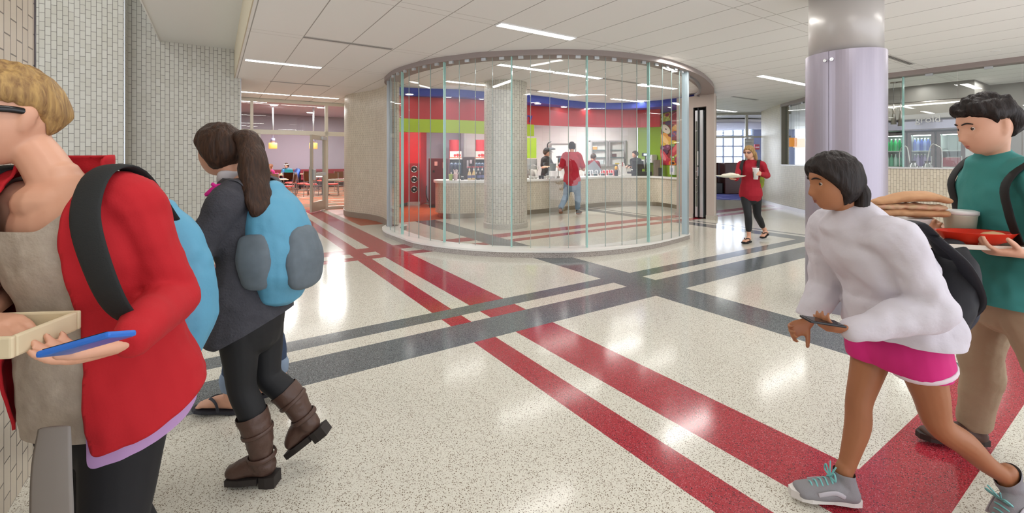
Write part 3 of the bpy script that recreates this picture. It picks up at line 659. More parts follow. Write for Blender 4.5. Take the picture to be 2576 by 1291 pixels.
t = cup('pale pink cup full of drinking straws on the counter end', on_counter(1146, 11.0), .042, .056, .15, mat('pink_cup', '#f0cdd0', .5))
for i in range(9):
    a = i * .7; p = Vector((math.cos(a) * .02, math.sin(a) * .02, .02)); bm = bmesh.new(); cyl(bm, p, Vector((math.cos(a) * .05, math.sin(a) * .05, .25 + .01 * (i % 3))), .0045, n=8); obj('straw', bm, mat('straw', '#f6e4e4', .4), t)
t = thing('card_holder', 'small black box on the counter beside the straw cup', 'box', on_counter(1163, 11.1), 0, None, True); bm = bmesh.new(); box(bm, (-.035, -.03, 0), (.035, .03, .075), None, .004); obj('body', bm, BLACK, t); bm = bmesh.new(); box(bm, (-.03, -.02, .075), (.03, .02, .09)); obj('cards', bm, WHITEP, t)
for i, (px, Y, cm, lb) in enumerate(((1181, 11.05, '#e5cf9d', 'cream syrup bottle with red pump, left of the two pale ones'), (1192, 11.2, '#e3c98f', 'cream syrup bottle with red pump, right of the two pale ones'), (1203, 11.2, '#2a1a16', 'dark syrup bottle with red pump beside the pale bottles'), (1213, 11.35, '#1d1718', 'dark syrup bottle half behind the tiled column'))):
    t = thing('syrup_bottle', lb, 'bottle', on_counter(px, Y), 0, 'syrup bottles on the counter', True); b_ = mat('syrup_' + cm[1:], cm, .2)
    bm = bmesh.new(); lathe(bm, [(.045, 0), (.048, .01), (.048, .13), (.03, .19), (.018, .22), (.018, .24)], (0, 0, 0), 20); obj('body', bm, b_, t, True)
    bm = bmesh.new(); lathe(bm, [(.0485, .05), (.0488, .052), (.0488, .115), (.0485, .118)], (0, 0, 0), 20); obj('label_band', bm, mat('syrup_label', '#5a5f8c', .5), t)
    bm = bmesh.new(); lathe(bm, [(.02, .235), (.018, .27), (.006, .28), (.006, .315)], (0, 0, 0), 12); obj('pump_stem', bm, WHITEP, t)
    bm = bmesh.new(); box(bm, (-.06, -.014, .31), (.03, .014, .335), None, .005); obj('pump_head', bm, mat('pump_red', '#c41f2a', .35), t)
# row of small white cups and tubs, dividers
for i in range(9):
    px = 1334 + i * 7.3; Y = 11.75 + .035 * i
    if i in (3, 4): continue
    cup('small white paper tub in the row beside the worker, %s from the tiled column' % ('first', 'second', 'third', '', '', 'fourth', 'fifth', 'sixth', 'seventh')[i], on_counter(px, Y), .032, .042, .055 + .02 * (i % 3 == 0), WHITE, 'white tubs on the counter', 'paper_tub')
for i, px in enumerate((1358, 1365)):
    t = thing('napkin_box', 'small black box among the white tubs, %s of two' % ('left', 'right')[i], 'box', on_counter(px, 11.85), 0, None, True); bm = bmesh.new(); box(bm, (-.03, -.03, 0), (.03, .03, .085), None, .004); obj('body', bm, mat('slate_plastic', '#33353f', .4), t)
t = thing('glass_screen', 'pair of clear sneeze guard panes on a bronze post by the red polo shirt', 'sneeze guard', on_counter(1404, 12.25), 0, None, True)
bm = bmesh.new(); cyl(bm, (0, 0, 0), (0, 0, .56), .014); box(bm, (-.04, -.04, 0), (.04, .04, .05), None, .005); obj('post', bm, mat('bronze_post', '#7d765a', .35, .8), t)
bm = bmesh.new(); box(bm, (-.05, -.03, .56), (.05, .03, .60), None, .004); obj('cap', bm, mat('dark_maroon', '#4a1f26', .5), t)
bm = bmesh.new(); box(bm, (.02, -.005, .03), (.42, .005, .43)); obj('pane', bm, GLASS, t)
bm = bmesh.new(); box(bm, (-.42, -.005, .03), (-.02, .005, .43)); obj('pane', bm, GLASS, t)
# ice bin, wells, tongs racks
t = thing('blender', 'grey blender jug on the back counter beside the capped worker', 'blender', Vector((*XY(1391, 12.25), ZT)), 0, None, True)
bm = bmesh.new(); box(bm, (-.10, -.10, 0), (.10, .10, .20), None, .02); obj('base', bm, WHITEP, t); bm = bmesh.new(); lathe(bm, [(.07, .2), (.095, .40), (.10, .40)], (0, 0, 0), 18); obj('jug', bm, mat('grey_green_jug', '#5b665d', .3), t)
t = thing('white_machine', 'white boxy drinks machine behind the counter by the red polo shirt', 'machine', Vector((*XY(1424, 12.85), ZT)), 0, None, True)
bm = bmesh.new(); box(bm, (-.22, -.14, 0), (.22, .14, .42), None, .02); obj('body', bm, WHITEP, t); bm = bmesh.new(); box(bm, (.0, -.16, .24), (.2, -.141, .38), None, .004); obj('control_panel', bm, mat('grey_panel', '#aeb2b6', .4), t)
for i, (px, Y) in enumerate(((1477, 13.35), (1495, 13.5), (1514, 13.7), (1534, 13.88))):
    t = thing('topping_rack', 'white wire topping rack on the counter, %s from the left' % ('first', 'second', 'third', 'fourth')[i], 'rack', on_counter(px, Y), 0, 'topping racks', True)
    bm = bmesh.new(); box(bm, (-.085, -.12, 0), (.085, .12, .02)); box(bm, (-.085, -.12, .09), (.085, -.11, .10)); obj('tray', bm, WHITEP, t)
    for x in (-.08, .06):
        bm = bmesh.new(); tubemesh(bm, [(x, .1, .02), (x - .02, .1, .16), (x + .03, .02, .18), (x + .02, -.11, .09), (x + .02, -.11, 0)], [.008] * 5, None, 6, 4); obj('wire', bm, WHITEP, t, True)
    for k, hc in enumerate(('#5e2a22', '#4f6a6d', '#3f4a52')):
        bm = bmesh.new(); box(bm, (-.08 + k * .053, -.08, .021), (-.035 + k * .053, .0, .085), None, .008); obj('tub', bm, mat('tub_' + hc[1:], hc, .4), t)
t = thing('menu_lid', 'tilted grey clear lid standing open over the topping racks', 'lid', Vector((*XY(1482, 13.75), ZT + .1)), 0, None, True); bm = bmesh.new(); box(bm, (-.2, -.01, 0), (.2, .01, .36), Matrix.Rotation(.9, 4, 'Y')); obj('pane', bm, mat('grey_lid', '#8f959c', .25), t)
t = thing('pump_bottle', 'dark jar with an orange top on the counter before the cashier', 'jar', on_counter(1550, 13.95), 0, None, True)
bm = bmesh.new(); lathe(bm, [(.06, 0), (.06, .17), (.05, .18)], (0, 0, 0), 20); obj('jar', bm, mat('navy_jar', '#1d2030', .35), t, True); bm = bmesh.new(); lathe(bm, [(.02, .18), (.045, .22), (.045, .27), (.02, .31)], (0, 0, 0), 16); obj('top', bm, mat('orange_top', '#eba53a', .4), t, True)
t = thing('red_tray', 'red tray stacked behind the topping racks', 'tray', Vector((*XY(1528, 14.5), ZT)), 0, None, True); bm = bmesh.new(); box(bm, (-.2, -.15, 0), (.2, .15, .16), None, .01); obj('tray', bm, mat('tray_red', '#c8323c', .4), t)
# till
t = thing('till_monitor', 'black touch screen till turned toward the cashier', 'till', on_counter(1607, 14.1), .25, None, True)
bm = bmesh.new(); box(bm, (-.30, -.16, 0), (.36, .2, .13), None, .01); obj('cash_drawer', bm, BLACK, t)
bm = bmesh.new(); box(bm, (-.06, -.03, .13), (.1, .07, .24), None, .01); obj('neck', bm, BLACK, t)
bm = bmesh.new(); box(bm, (-.2, -.02, .21), (.2, .05, .47), Matrix.Translation((0, 0, 0)) @ Matrix.Rotation(-.15, 4, 'X'), .012); obj('screen', bm, mat('till_shell', '#23262b', .35), t)
bm = bmesh.new(); cyl(bm, (.27, .05, .13), (.27, .05, .62), .02); obj('pole', bm, BLACK, t)
bm = bmesh.new(); box(bm, (.13, 0, .61), (.41, .05, .72), None, .01); g = obj('customer_display', bm, BLACK, t)
bm = bmesh.new(); box(bm, (.17, -.006, .635), (.37, 0, .695)); obj('display_glass', bm, mat('display_lit', '#dff3ff', .4, emit='#cfefff', es=1.2), g)
t = thing('card_terminal', 'white slanted terminal back on the counter left of the black till', 'terminal', on_counter(1569, 13.95), 0, None, True)
bm = bmesh.new(); box(bm, (-.09, -.03, 0), (.12, .03, .36), Matrix.Translation((0, 0, .02)) @ Matrix.Rotation(-.28, 4, 'Y'), .012); obj('shell', bm, mat('off_white_shell', '#e5e3dd', .4), t); bm = bmesh.new(); box(bm, (-.02, -.1, 0), (.22, .1, .07), None, .01); obj('foot', bm, mat('off_white_shell', '#e5e3dd', .4), t)
t = thing('red_marker_sign', 'thin red plastic tag standing on the counter by the white terminal', 'sign', Vector((*XY(1566, 13.8), ZT + .30)), 0, None, True); bm = bmesh.new(); box(bm, (-.015, -.008, 0), (.015, .008, .13)); obj('tag', bm, mat('pump_red', '#c41f2a', .35), t)
t = thing('drink_dispenser', 'tall brown and steel dispenser under the fruit mural', 'dispenser', Vector((*XY(1654, 13.9), ZT)), 0, None, True)
bm = bmesh.new(); box(bm, (-.1, -.1, 0), (.06, .1, .50), None, .01); obj('body', bm, mat('taupe_steel', '#8a7a6c', .35, .5), t); bm = bmesh.new(); box(bm, (-.0, -.14, 0), (.1, -.06, .26), None, .01); obj('front_box', bm, BLACK, t)
# items on the green wall
def on_wall(px, py, L, Y):
    return Vector((*XY(px, Y), H + (HY - py) / F * Y))
GWd = (GW[1] - GW[0]).normalized(); GWn = Vector((GWd.y, -GWd.x)); GWn = GWn if GWn.y < 0 else -GWn
GWd2 = (GW[2] - GW[1]).normalized(); GWn2 = Vector((GWd2.y, -GWd2.x)); GWn2 = GWn2 if GWn2.y < 0 else -GWn2
def wallM(px, py, a, b):
    r = (px - CX) / F; dd = (b - a).normalized(); k = (a.x - r * a.y) / (r * dd.y - dd.x); p = a + dd * k; n_ = Vector((dd.y, -dd.x)); n_ = n_ if n_.y < 0 else -n_
    return frame_M((p.x, p.y, H + (HY - py) / F * p.y), (dd.x, dd.y, 0), (-n_.x, -n_.y, 0), (0, 0, 1))
M = wallM(1646, 400, GW[0], GW[1])
t = thing('towel_dispenser', 'white paper towel dispenser on the green wall behind the till', 'dispenser', M.translation); bm = bmesh.new(); box(bm, (-.18, -.22, -.13), (.18, -.005, .14), M, .04); obj('cover', bm, WHITEP, t); bm = bmesh.new(); box(bm, (-.12, -.226, -.03), (.12, -.2205, -.01), M); obj('slot', bm, mat('slot_grey', '#8d8d88', .5), t)
M = wallM(1624, 412, GW[0], GW[1])
t = thing('soap_dispenser', 'small white soap dispenser left of the towel dispenser', 'dispenser', M.translation); bm = bmesh.new(); box(bm, (-.10, -.12, -.14), (.10, -.005, .14), M, .02); obj('cover', bm, WHITEP, t); bm = bmesh.new(); box(bm, (-.04, -.126, -.02), (.04, -.1205, .02), M, .003); obj('button', bm, BLACK, t)
# fruit mural: a flat printed panel of generic fruit
M0 = wallM(1664.5, 415, GW[1], GW[2]); M1 = wallM(1722, 415, GW[1], GW[2]); wM = (M1.translation - M0.translation).xy.length; hM = 2.86 - M0.translation.z
mu = thing('fruit_mural', 'tall printed mural of cut fruit on the wall at the right of the shop', 'mural', M0.translation)
bm = bmesh.new(); box(bm, (0, -.02, 0), (wM, -.002, hM), M0); obj('panel', bm, mat('mural_ground', '#8a2230', .4), mu)
FR = lambda n, h: mat('fruit_' + n, h, .35)
def disc(bm, x, z, rx, rz, y, n=26, rot=0, mi=0):
    vs = []
    for i in range(n):
        a = 2 * PI * i / n; p = Vector((rx * math.cos(a), 0, rz * math.sin(a))); p = Matrix.Rotation(rot, 3, 'Y') @ p
        vs.append((x + p.x, z + p.z))
    vs = [(min(wM - .002, max(.002, a)), min(hM - .002, max(.002, b))) for a, b in vs]
    lo = [bm.verts.new(M0 @ Vector((a, -.0195, b))) for a, b in vs]; hi = [bm.verts.new(M0 @ Vector((a, y, b))) for a, b in vs]
    bm.faces.new(hi[::-1]).material_index = mi
    for i in range(n): bm.faces.new((lo[i], lo[(i + 1) % n], hi[(i + 1) % n], hi[i])).material_index = mi
def fruit(nm, items):
    bm = bmesh.new(); ms = []
    for it in items:
        x, z, rx, rz, c = it[:5]; rot = it[5] if len(it) > 5 else 0
        m_ = FR(c[1:], c)
        if m_ not in ms: ms.append(m_)
        fruit.k += 1; disc(bm, x * wM, z * hM, rx * wM, rz * hM, -.0205 - .00025 * (fruit.k % 200), rot=rot, mi=ms.index(m_))
    obj(nm, bm, ms, mu)
fruit.k = 0
fruit('grapefruit', [(.74, .86, .34, .115, '#d9776a'), (.74, .86, .31, .10, '#b8323a'), (.74, .86, .05, .02, '#e2a08e')])
fruit('grapes', [(.06 + .09 * (i % 4) + .04 * (i // 4 % 2), .97 - .035 * (i // 4), .065, .026, ('#b9c94a', '#9eb93a', '#cbd763')[i % 3]) for i in range(16)])
fruit('fig', [(.35, .80, .16, .045, '#4a2b58'), (.30, .96, .14, .045, '#d3b34a'), (.30, .96, .09, .03, '#a03a4a')])
fruit('apple_half', [(.22, .69, .24, .085, '#8fae2e', .3), (.23, .69, .21, .075, '#f2e9cf', .3), (.24, .69, .035, .014, '#5a3a24', .3)])
fruit('orange', [(.74, .66, .26, .09, '#e8922e'), (.68, .69, .14, .04, '#f6c46a'), (.14, .56, .2, .06, '#f0a53a'), (.2, .47, .3, .09, '#f4b13e'), (.2, .48, .22, .06, '#ffd685', .5)])
fruit('blueberries', [(.55 + .08 * (i % 4), .55 + .03 * (i // 4), .05, .019, ('#5a4d96', '#8d3a6b', '#c05a6a')[i % 3]) for i in range(12)])
for (x, z, r_) in ((.86, .56, .16), (.84, .42, .15), (.58, .15, .14)):
    fruit('kiwi', [(x, z, r_, r_ * .42, '#6b8f2a'), (x, z, r_ * .85, r_ * .36, '#a6c93c'), (x, z, r_ * .28, r_ * .13, '#eef0c4')] + [(x + r_ * .45 * math.cos(a), z + r_ * .19 * math.sin(a), .015, .008, '#2b2a18') for a in [k * .7 for k in range(9)]])
fruit('lemon', [(.55, .42, .18, .04, '#e6c52e'), (.82, .20, .16, .05, '#d9c83a'), (.14, .40, .1, .03, '#e5be36')])
fruit('plums', [(.12, .32, .16, .055, '#5c1f4e'), (.30, .33, .17, .06, '#7a2050'), (.20, .25, .16, .055, '#4a1844'), (.14, .33, .05, .02, '#a56a9c'), (.34, .35, .05, .02, '#b46a96')])
fruit('strawberry', [(.72, .30, .26, .085, '#c81f30', -.5), (.70, .32, .16, .05, '#e55a5f', -.5), (.56, .37, .1, .025, '#6f9a3a')])
fruit('watermelon', [(.22, .12, .32, .10, '#d63a4c', .6), (.28, .06, .26, .06, '#b92a3e', -.2), (.15, .16, .14, .05, '#ee7f85', .5)])
fruit('papaya', [(.56, .04, .17, .05, '#e58a33'), (.56, .04, .09, .026, '#3a2218'), (.84, .07, .17, .06, '#8c2444'), (.80, .12, .15, .05, '#b23a55')])
M = wallM(1698, 428, GW[1], GW[2])
bm = bmesh.new(); box(bm, (0, -.012, .0), (wM, -.004, M0.translation.z - .8), frame_M((M0.translation.x, M0.translation.y, .8), M0.col[0].xyz, M0.col[1].xyz, (0, 0, 1))); struct('wall_lime_panel', bm, mat('lime_panel', '#8cba2c', .4))
t = thing('hand_sanitiser', 'white hand sanitiser box on the lime wall beneath the mural', 'dispenser', M.translation); bm = bmesh.new(); box(bm, (-.15, -.10, -.14), (.15, -.014, .14), M, .02); obj('cover', bm, WHITEP, t); bm = bmesh.new(); box(bm, (-.06, -.105, -.05), (.05, -.101, .06), M); obj('badge', bm, mat('badge_blue', '#8b8fd0', .4), t)
# sign on the red fascia: the last letters show beside the column
p = at(1336.5, 296, 2.6); Yr = 12.0; q = Vector((*XY(1336.5, Yr), H + (HY - 294.5) / F * Yr)); i_ = min(range(len(C2)), key=lambda i: abs(CX + F * C2[i].x / C2[i].y - 1336))
q = Vector((C2[i_].x, C2[i_].y, H + (HY - 294.5) / F * C2[i_].y)); td = (C2[i_ + 1] - C2[i_ - 1]).normalized()
me = text_mesh('ry', .27, .012); me.transform(frame_M(q + Vector((td.y, -td.x, 0)) * .02, (td.x, td.y, 0), (0, 0, 1), (td.y, -td.x, 0)))
o = link('sign_lettering', me, BLUE); tag(o, 'blue lettering on the red fascia just right of the tiled column', 'sign')
p = at(1708.5, 539); t = thing('steel_post', 'slim steel post standing inside the glass before the fruit mural', 'post', p, 0, None, True); zt = H + (HY - 410) / F * p.y
bm = bmesh.new(); cyl(bm, (0, 0, .015), (0, 0, zt), .018); obj('pole', bm, STEEL, t, True); bm = bmesh.new(); lathe(bm, [(.12, 0), (.12, .012), (.03, .02)], (0, 0, 0), 24); obj('foot', bm, STEEL, t)
bm = bmesh.new(); box(bm, (-.03, -.02, zt - .16), (.03, .02, zt + .02), None, .004); obj('holder', bm, ALU_P, t)
# glass-door warmer on the back wall
M = frame_M((*XY(1483, 15.6), 0), (1, 0, 0), (0, 1, 0), (0, 0, 1)); w = (1576 - 1483) / F * 15.6; z0, z1 = H + (HY - 418) / F * 15.6, H + (HY - 354) / F * 15.6
t = thing('display_cooler', 'stainless cabinet with two glass doors built into the white back wall', 'cabinet', M.translation)
bm = bmesh.new(); box(bm, (0, .30, z0), (w, .34, z1), M); box(bm, (0, -.0, z0 - .0), (.03, .3, z1), M); box(bm, (w - .03, 0, z0), (w, .3, z1), M); box(bm, (0, 0, z1 - .03), (w, .3, z1), M); box(bm, (0, 0, z0), (w, .3, z0 + .03), M); obj('body', bm, mat('cooler_inside', '#e3e8e6', .4), t)
for k in (0, 1):
    a, b = .03 + k * (w / 2 - .02), .03 + k * (w / 2 - .02) + w / 2 - .05
    bm = bmesh.new()
    for lo, hi in (((a, -.04, z0), (a + .06, 0, z1)), ((b - .06, -.04, z0), (b, 0, z1)), ((a + .06, -.04, z0), (b - .06, 0, z0 + .06)), ((a + .06, -.04, z1 - .06), (b - .06, 0, z1))): box(bm, lo, hi, M)
    d_ = obj('door', bm, STEEL, t); bm = bmesh.new(); box(bm, (a + .06, -.02, z0 + .06), (b - .06, -.014, z1 - .06), M); obj('glass_pane', bm, GLASS, d_)
    for zz in (.33, .62): bm = bmesh.new(); box(bm, (a + .02, .02, z0 + (z1 - z0) * zz), (b - .02, .29, z0 + (z1 - z0) * zz + .02), M); obj('shelf', bm, mat('shelf_steel', '#5f7a7a', .3, .6), t)
zs = [z0 + (z1 - z0) * .62 + .021, z0 + (z1 - z0) * .33 + .021, z0 + .031]
for k, (x, zi, wd, ht, hc, lb) in enumerate(((.2, 0, .16, .13, '#eba030', 'orange tub on the upper left shelf of the display cooler'), (.88, 1, .16, .14, '#6b4038', 'brown box on the middle right shelf of the display cooler'), (1.1, 1, .07, .2, '#5a2c3a', 'dark bottle shaped pack on the middle right shelf of the display cooler'), (.35, 2, .3, .18, '#c9d2d2', 'pale bin at the bottom left of the display cooler'), (1.0, 2, .18, .1, '#d9c25a', 'yellow tub at the bottom right of the display cooler'))):
    c = M @ Vector((x, .15, zs[zi])); t = thing('food_tub', lb, 'tub', c, 0, None, True); bm = bmesh.new(); box(bm, (-wd / 2, -.08, 0), (wd / 2, .08, ht), None, .012); obj('body', bm, mat('tub_' + hc[1:], hc, .4), t); bm = bmesh.new(); box(bm, (-wd / 2 - .004, -.084, ht - .02), (wd / 2 + .004, .084, ht + .004), None, .004); obj('lid', bm, WHITEP, t)
# white door with steel frame in the back wall + steel stand left
M = frame_M((*XY(1384, 15.84), 0), (1, -.03, 0), (.03, 1, 0), (0, 0, 1)); w = (1449 - 1384) / F * 15.8
dw = bpy.data.objects.new('door_5', None); COL.objects.link(dw); dw['kind'] = 'structure'; dw.location = M.translation
zt = H + (HY - 361) / F * 15.8
bm = bmesh.new(); box(bm, (0, -.04, 0), (.05, -.002, zt), M); box(bm, (w - .05, -.04, 0), (w, -.002, zt), M); box(bm, (.05, -.04, zt - .05), (w - .05, -.002, zt), M); obj('door_frame', bm, mat('frame_steel', '#8c8781', .35, .6), dw)
bm = bmesh.new(); box(bm, (.05, -.02, .01), (w - .05, -.003, zt - .05), M); obj('door_leaf', bm, WHITE, dw)
bm = bmesh.new(); box(bm, (.28, -.03, 1.0), (.55, -.021, 1.55), M); obj('vision_pane', bm, mat('dark_pane', '#51606a', .1), dw)
t = thing('surgical_lamp', 'dark gooseneck lamp with a flat round head above the capped worker', 'lamp', (*XY(1383, 13.4), ZT)); z_ = lambda py: H + (HY - py) / F * 13.4
bm = bmesh.new(); tubemesh(bm, [(*XY(1377, 13.4), ZT), (*XY(1377, 13.4), z_(380)), (*XY(1378, 13.4), z_(362)), (*XY(1386, 13.4), z_(357))], [.016] * 4, None, 8, 5); obj('neck', bm, BLACK, t, True)
bm = bmesh.new(); lathe(bm, [(.03, .03), (.11, .0), (.11, -.03), (.03, -.05)], (*XY(1388, 13.4), z_(374)), 24); obj('head', bm, mat('lamp_grey', '#4f5356', .4), t)
t = thing('ice_bucket', 'steel bucket on the counter right behind the tiled column', 'bucket', Vector((*XY(1341, 12.3), ZT)), 0, None, True); bm = bmesh.new(); lathe(bm, [(.10, 0), (.115, .24), (.125, .245), (.105, .23)], (0, 0, 0), 24); obj('pail', bm, STEEL, t, True); bm = bmesh.new(); tubemesh(bm, [(-.12, 0, .2), (-.15, 0, .3), (0, 0, .36), (.15, 0, .3), (.12, 0, .2)], [.006] * 5, None, 6, 4); obj('handle', bm, STEEL, t)
M = frame_M((*XY(1325, 13.98), 0), (1, 0, 0), (0, 1, 0), (0, 0, 1)); t = thing('steel_cabinet', 'stainless steel cabinet under the dark lime wall beside the column', 'cabinet', M.translation); bm = bmesh.new(); box(bm, (0, -.1, 0), (.32, .1, H + .05), M, .008); obj('body', bm, STEEL, t); bm = bmesh.new(); box(bm, (.03, -.115, .1), (.29, -.101, 1.0), M, .004); obj('door', bm, STEEL, t)
# drink machines at the left of the column
MRN = mat('maroon_cabinet', '#54232b', .4); MRN2 = mat('brown_cabinet', '#3d2a2a', .45)
def cab(label, px0, px1, Y, ztop, depth, m, name='cooler', z0=0.0):
    x0, x1 = XY(px0, Y)[0], XY(px1, Y)[0]; t = thing(name, label, 'cabinet', ((x0 + x1) / 2, Y + depth / 2, z0), 0, None, True); w = (x1 - x0) / 2; zt = ztop - z0
    bm = bmesh.new(); box(bm, (-w, -depth / 2, .06), (w, depth / 2, zt), None, .008); obj('body', bm, m, t); bm = bmesh.new(); box(bm, (-w + .02, -depth / 2 + .02, 0), (w - .02, depth / 2 - .02, .06)); obj('plinth', bm, BLACK, t)
    bm = bmesh.new(); box(bm, (-w + .015, -depth / 2 - .02, .10), (w - .015, -depth / 2 - .001, zt - .02), None, .005); d_ = obj('door', bm, m, t); return t, w, zt, d_
t, w, zt, d_ = cab('tall dark red cabinet standing against the white tiled wall', 1078, 1126, 13.2, 1.46, .7, MRN)
bm = bmesh.new(); box(bm, (-w * .35, -.385, zt - .22), (-w * .05, -.371, zt - .1)); obj('notice', bm, mat('notice_pink', '#c08a80', .6), t); bm = bmesh.new(); box(bm, (w * .5, -.385, zt - .3), (w * .8, -.371, zt - .12)); obj('notice', bm, mat('notice_pink', '#c08a80', .6), t)
bm = bmesh.new(); box(bm, (-w * .55, -.385, zt - .42), (-w * .35, -.371, zt - .36)); obj('handle', bm, BLACK, t)
t, w, zt, d_ = cab('brown cabinet between the two drink machines', 1163, 1192, 13.3, 1.50, .6, MRN2)
bm = bmesh.new(); box(bm, (-w * .2, -.335, zt - .34), (w * .1, -.321, zt - .1)); obj('notice', bm, mat('notice_grey', '#b9aeb4', .6), t); bm = bmesh.new(); box(bm, (w * .3, -.335, zt - .2), (w * .7, -.321, zt - .09)); obj('notice', bm, mat('notice_grey', '#b9aeb4', .6), t)
for i, (a, b, lb) in enumerate(((1131, 1160, 'black drink machine with a strawberry picture header, left of the brown cabinet'), (1195, 1219, 'black drink machine with a strawberry picture header, partly behind the tiled column'))):
    t, w, zt, d_ = cab('brown base cabinet carrying %s' % ('the left drink machine', 'the right drink machine')[i], a, b, 13.0, .96, .6, MRN2, 'base_cabinet')
    x0, x1 = XY(a, 13.0)[0], XY(b, 13.0)[0]; w = (x1 - x0) / 2
    t = thing('drink_machine', lb, 'drink machine', ((x0 + x1) / 2, 13.3, .962), 0, 'drink machines', True)
    bm = bmesh.new(); box(bm, (-w, -.25, 0), (w, .25, .46), None, .015); obj('body', bm, mat('machine_black', '#141519', .2), t)
    bm = bmesh.new(); box(bm, (-w, -.27, .46), (w, .25, .50), None, .004); obj('tray_top', bm, WHITEP, t)
    for k in (0, 1, 2):
        xx = -w + (k + .5) * 2 * w / 3; bm = bmesh.new(); lathe(bm, [(.055, .06), (.06, .30), (.05, .36)], (xx, -.30, 0), 14); obj('mixing_bowl', bm, mat('smoky_bowl', '#3a4a60', .1), t, True)
        bm = bmesh.new(); box(bm, (xx - .02, -.37, .03), (xx + .02, -.33, .09), None, .006); obj('tap', bm, ALU_P, t)
    bm = bmesh.new(); box(bm, (-w, -.24, .50), (w, -.20, .70), None, .004); hd = obj('header_sign', bm, mat('header_white', '#f1e6e2', .4), t)
    bm = bmesh.new()
    for xx, zz, r_ in ((-.02, .575, .04), (.06, .58, .045), (w * .7, .575, .04)): lathe(bm, [(r_ * .2, -r_), (r_ * .8, -r_ * .3), (r_, .3 * r_), (r_ * .5, r_)], (xx, -.24, zz), 12, 0, 1, .08)
    obj('strawberry_picture', bm, mat('strawberry_red', '#d22a2a', .4), hd)
    bm = bmesh.new(); box(bm, (-w, -.243, .502), (w, -.241, .525)); obj('header_stripe', bm, mat('header_orange', '#e5602a', .4), hd)
cb = bmesh.new(); tubemesh(cb, [(*XY(1073, 14.75), .55), (*XY(1072, 14.6), .3), (*XY(1076, 14.4), .12), (*XY(1083, 14.2), .05), (*XY(1090, 13.95), .03)], [.014] * 5, None, 8, 4); o = obj('power_cord', cb, BLACK); tag(o, 'black power cord hanging from the wall outlet beside the dark red cabinet', 'cord')
t = thing('wall_outlet', 'black outlet box on the white wall left of the dark red cabinet', 'outlet', (*XY(1073, 15.1), .6), 0, None, True); bm = bmesh.new(); box(bm, (-.07, -.06, -.1), (.09, .08, .12), None, .01); obj('cover', bm, BLACK, t)
cols = [('#c3202e', 1143), ('#c3202e', 1208)]
for i, (hc, px) in enumerate(cols):
    x, y = XY(px, 14.6); bm = bmesh.new(); lathe(bm, [(.17, 0), (.17, 2.06)], (x, y, 0), 28); o = struct('column_red', bm, mat('red_column', '#c3202e', .35)); 
# ================================================================ right hand station behind the glazed wall
uF = 13.2
def uvM(u, v, z=0): return frame_M(UV(u, v, z), (-AX.x, -AX.y, 0), (BX.x, BX.y, 0), (0, 0, 1))    # local x runs to the right in the photo, y away
def v_of(px, u_):
    r = (px - CX) / F; Y = u_ / (.8335 * r + .5525); return Y * (-.5525 * r + .8335)
bm = bmesh.new(); box(bm, (uF + .9, -4, 0), (uF + 1.0, 4.9, ZC), MB); struct('wall_station_back', bm, mat('station_wall', '#8a8480', .5))
bm = bmesh.new(); box(bm, (12.55, 4.9, 0), (uF + .9, 5.0, ZC), MB); struct('wall_station_side', bm, mat('station_wall', '#8a8480', .5))
HOOD = mat('hood_steel', '#a89e98', .28, .9)
va, vb = v_of(2225, uF - .35), v_of(2452, uF - .35)
ho = thing('extract_hood', 'long stainless steel panelled hood above the bottle coolers behind the right glazing', 'hood', UV(uF, (va + vb) / 2, 2.4))
bm = bmesh.new(); box(bm, (uF - .35, vb, 2.30), (uF + .85, va + 1.2, ZC - .35), MB, .02); obj('upper_panel', bm, HOOD, ho)
bm = bmesh.new(); box(bm, (uF - .28, vb, 2.06), (uF + .85, va + 1.2, 2.29), MB, .03); obj('lower_rail', bm, mat('hood_lilac_steel', '#aaa2b4', .25, .8), ho)
bm = bmesh.new(); box(bm, (uF - .37, vb, 2.60), (uF - .351, va + 1.2, 2.63), MB); obj('light_rail', bm, mat('rail_bright', '#f4efe6', .3, emit='#fff6e8', es=1.5), ho)
bm = bmesh.new(); box(bm, (uF - .36, vb, ZC - .349), (uF + .9, va + 1.2, ZC), MB); struct('trim_14', bm, mat('station_bulkhead', '#7c7672', .5))
me = text_mesh('grold', .20, .004); c = UV(uF - .362, v_of(2334, uF - .36), H + (HY - 306) / F * 10.2); me.transform(frame_M(c, (-AX.x, -AX.y, 0), (0, 0, 1), (-BX.x, -BX.y, 0)))
o = link('etched_lettering', me, mat('etched_pale', '#b9b0aa', .3, .75), ho)
ranges = ((2205, 2279), (2283, 2351), (2356, 2427)); fc = 0
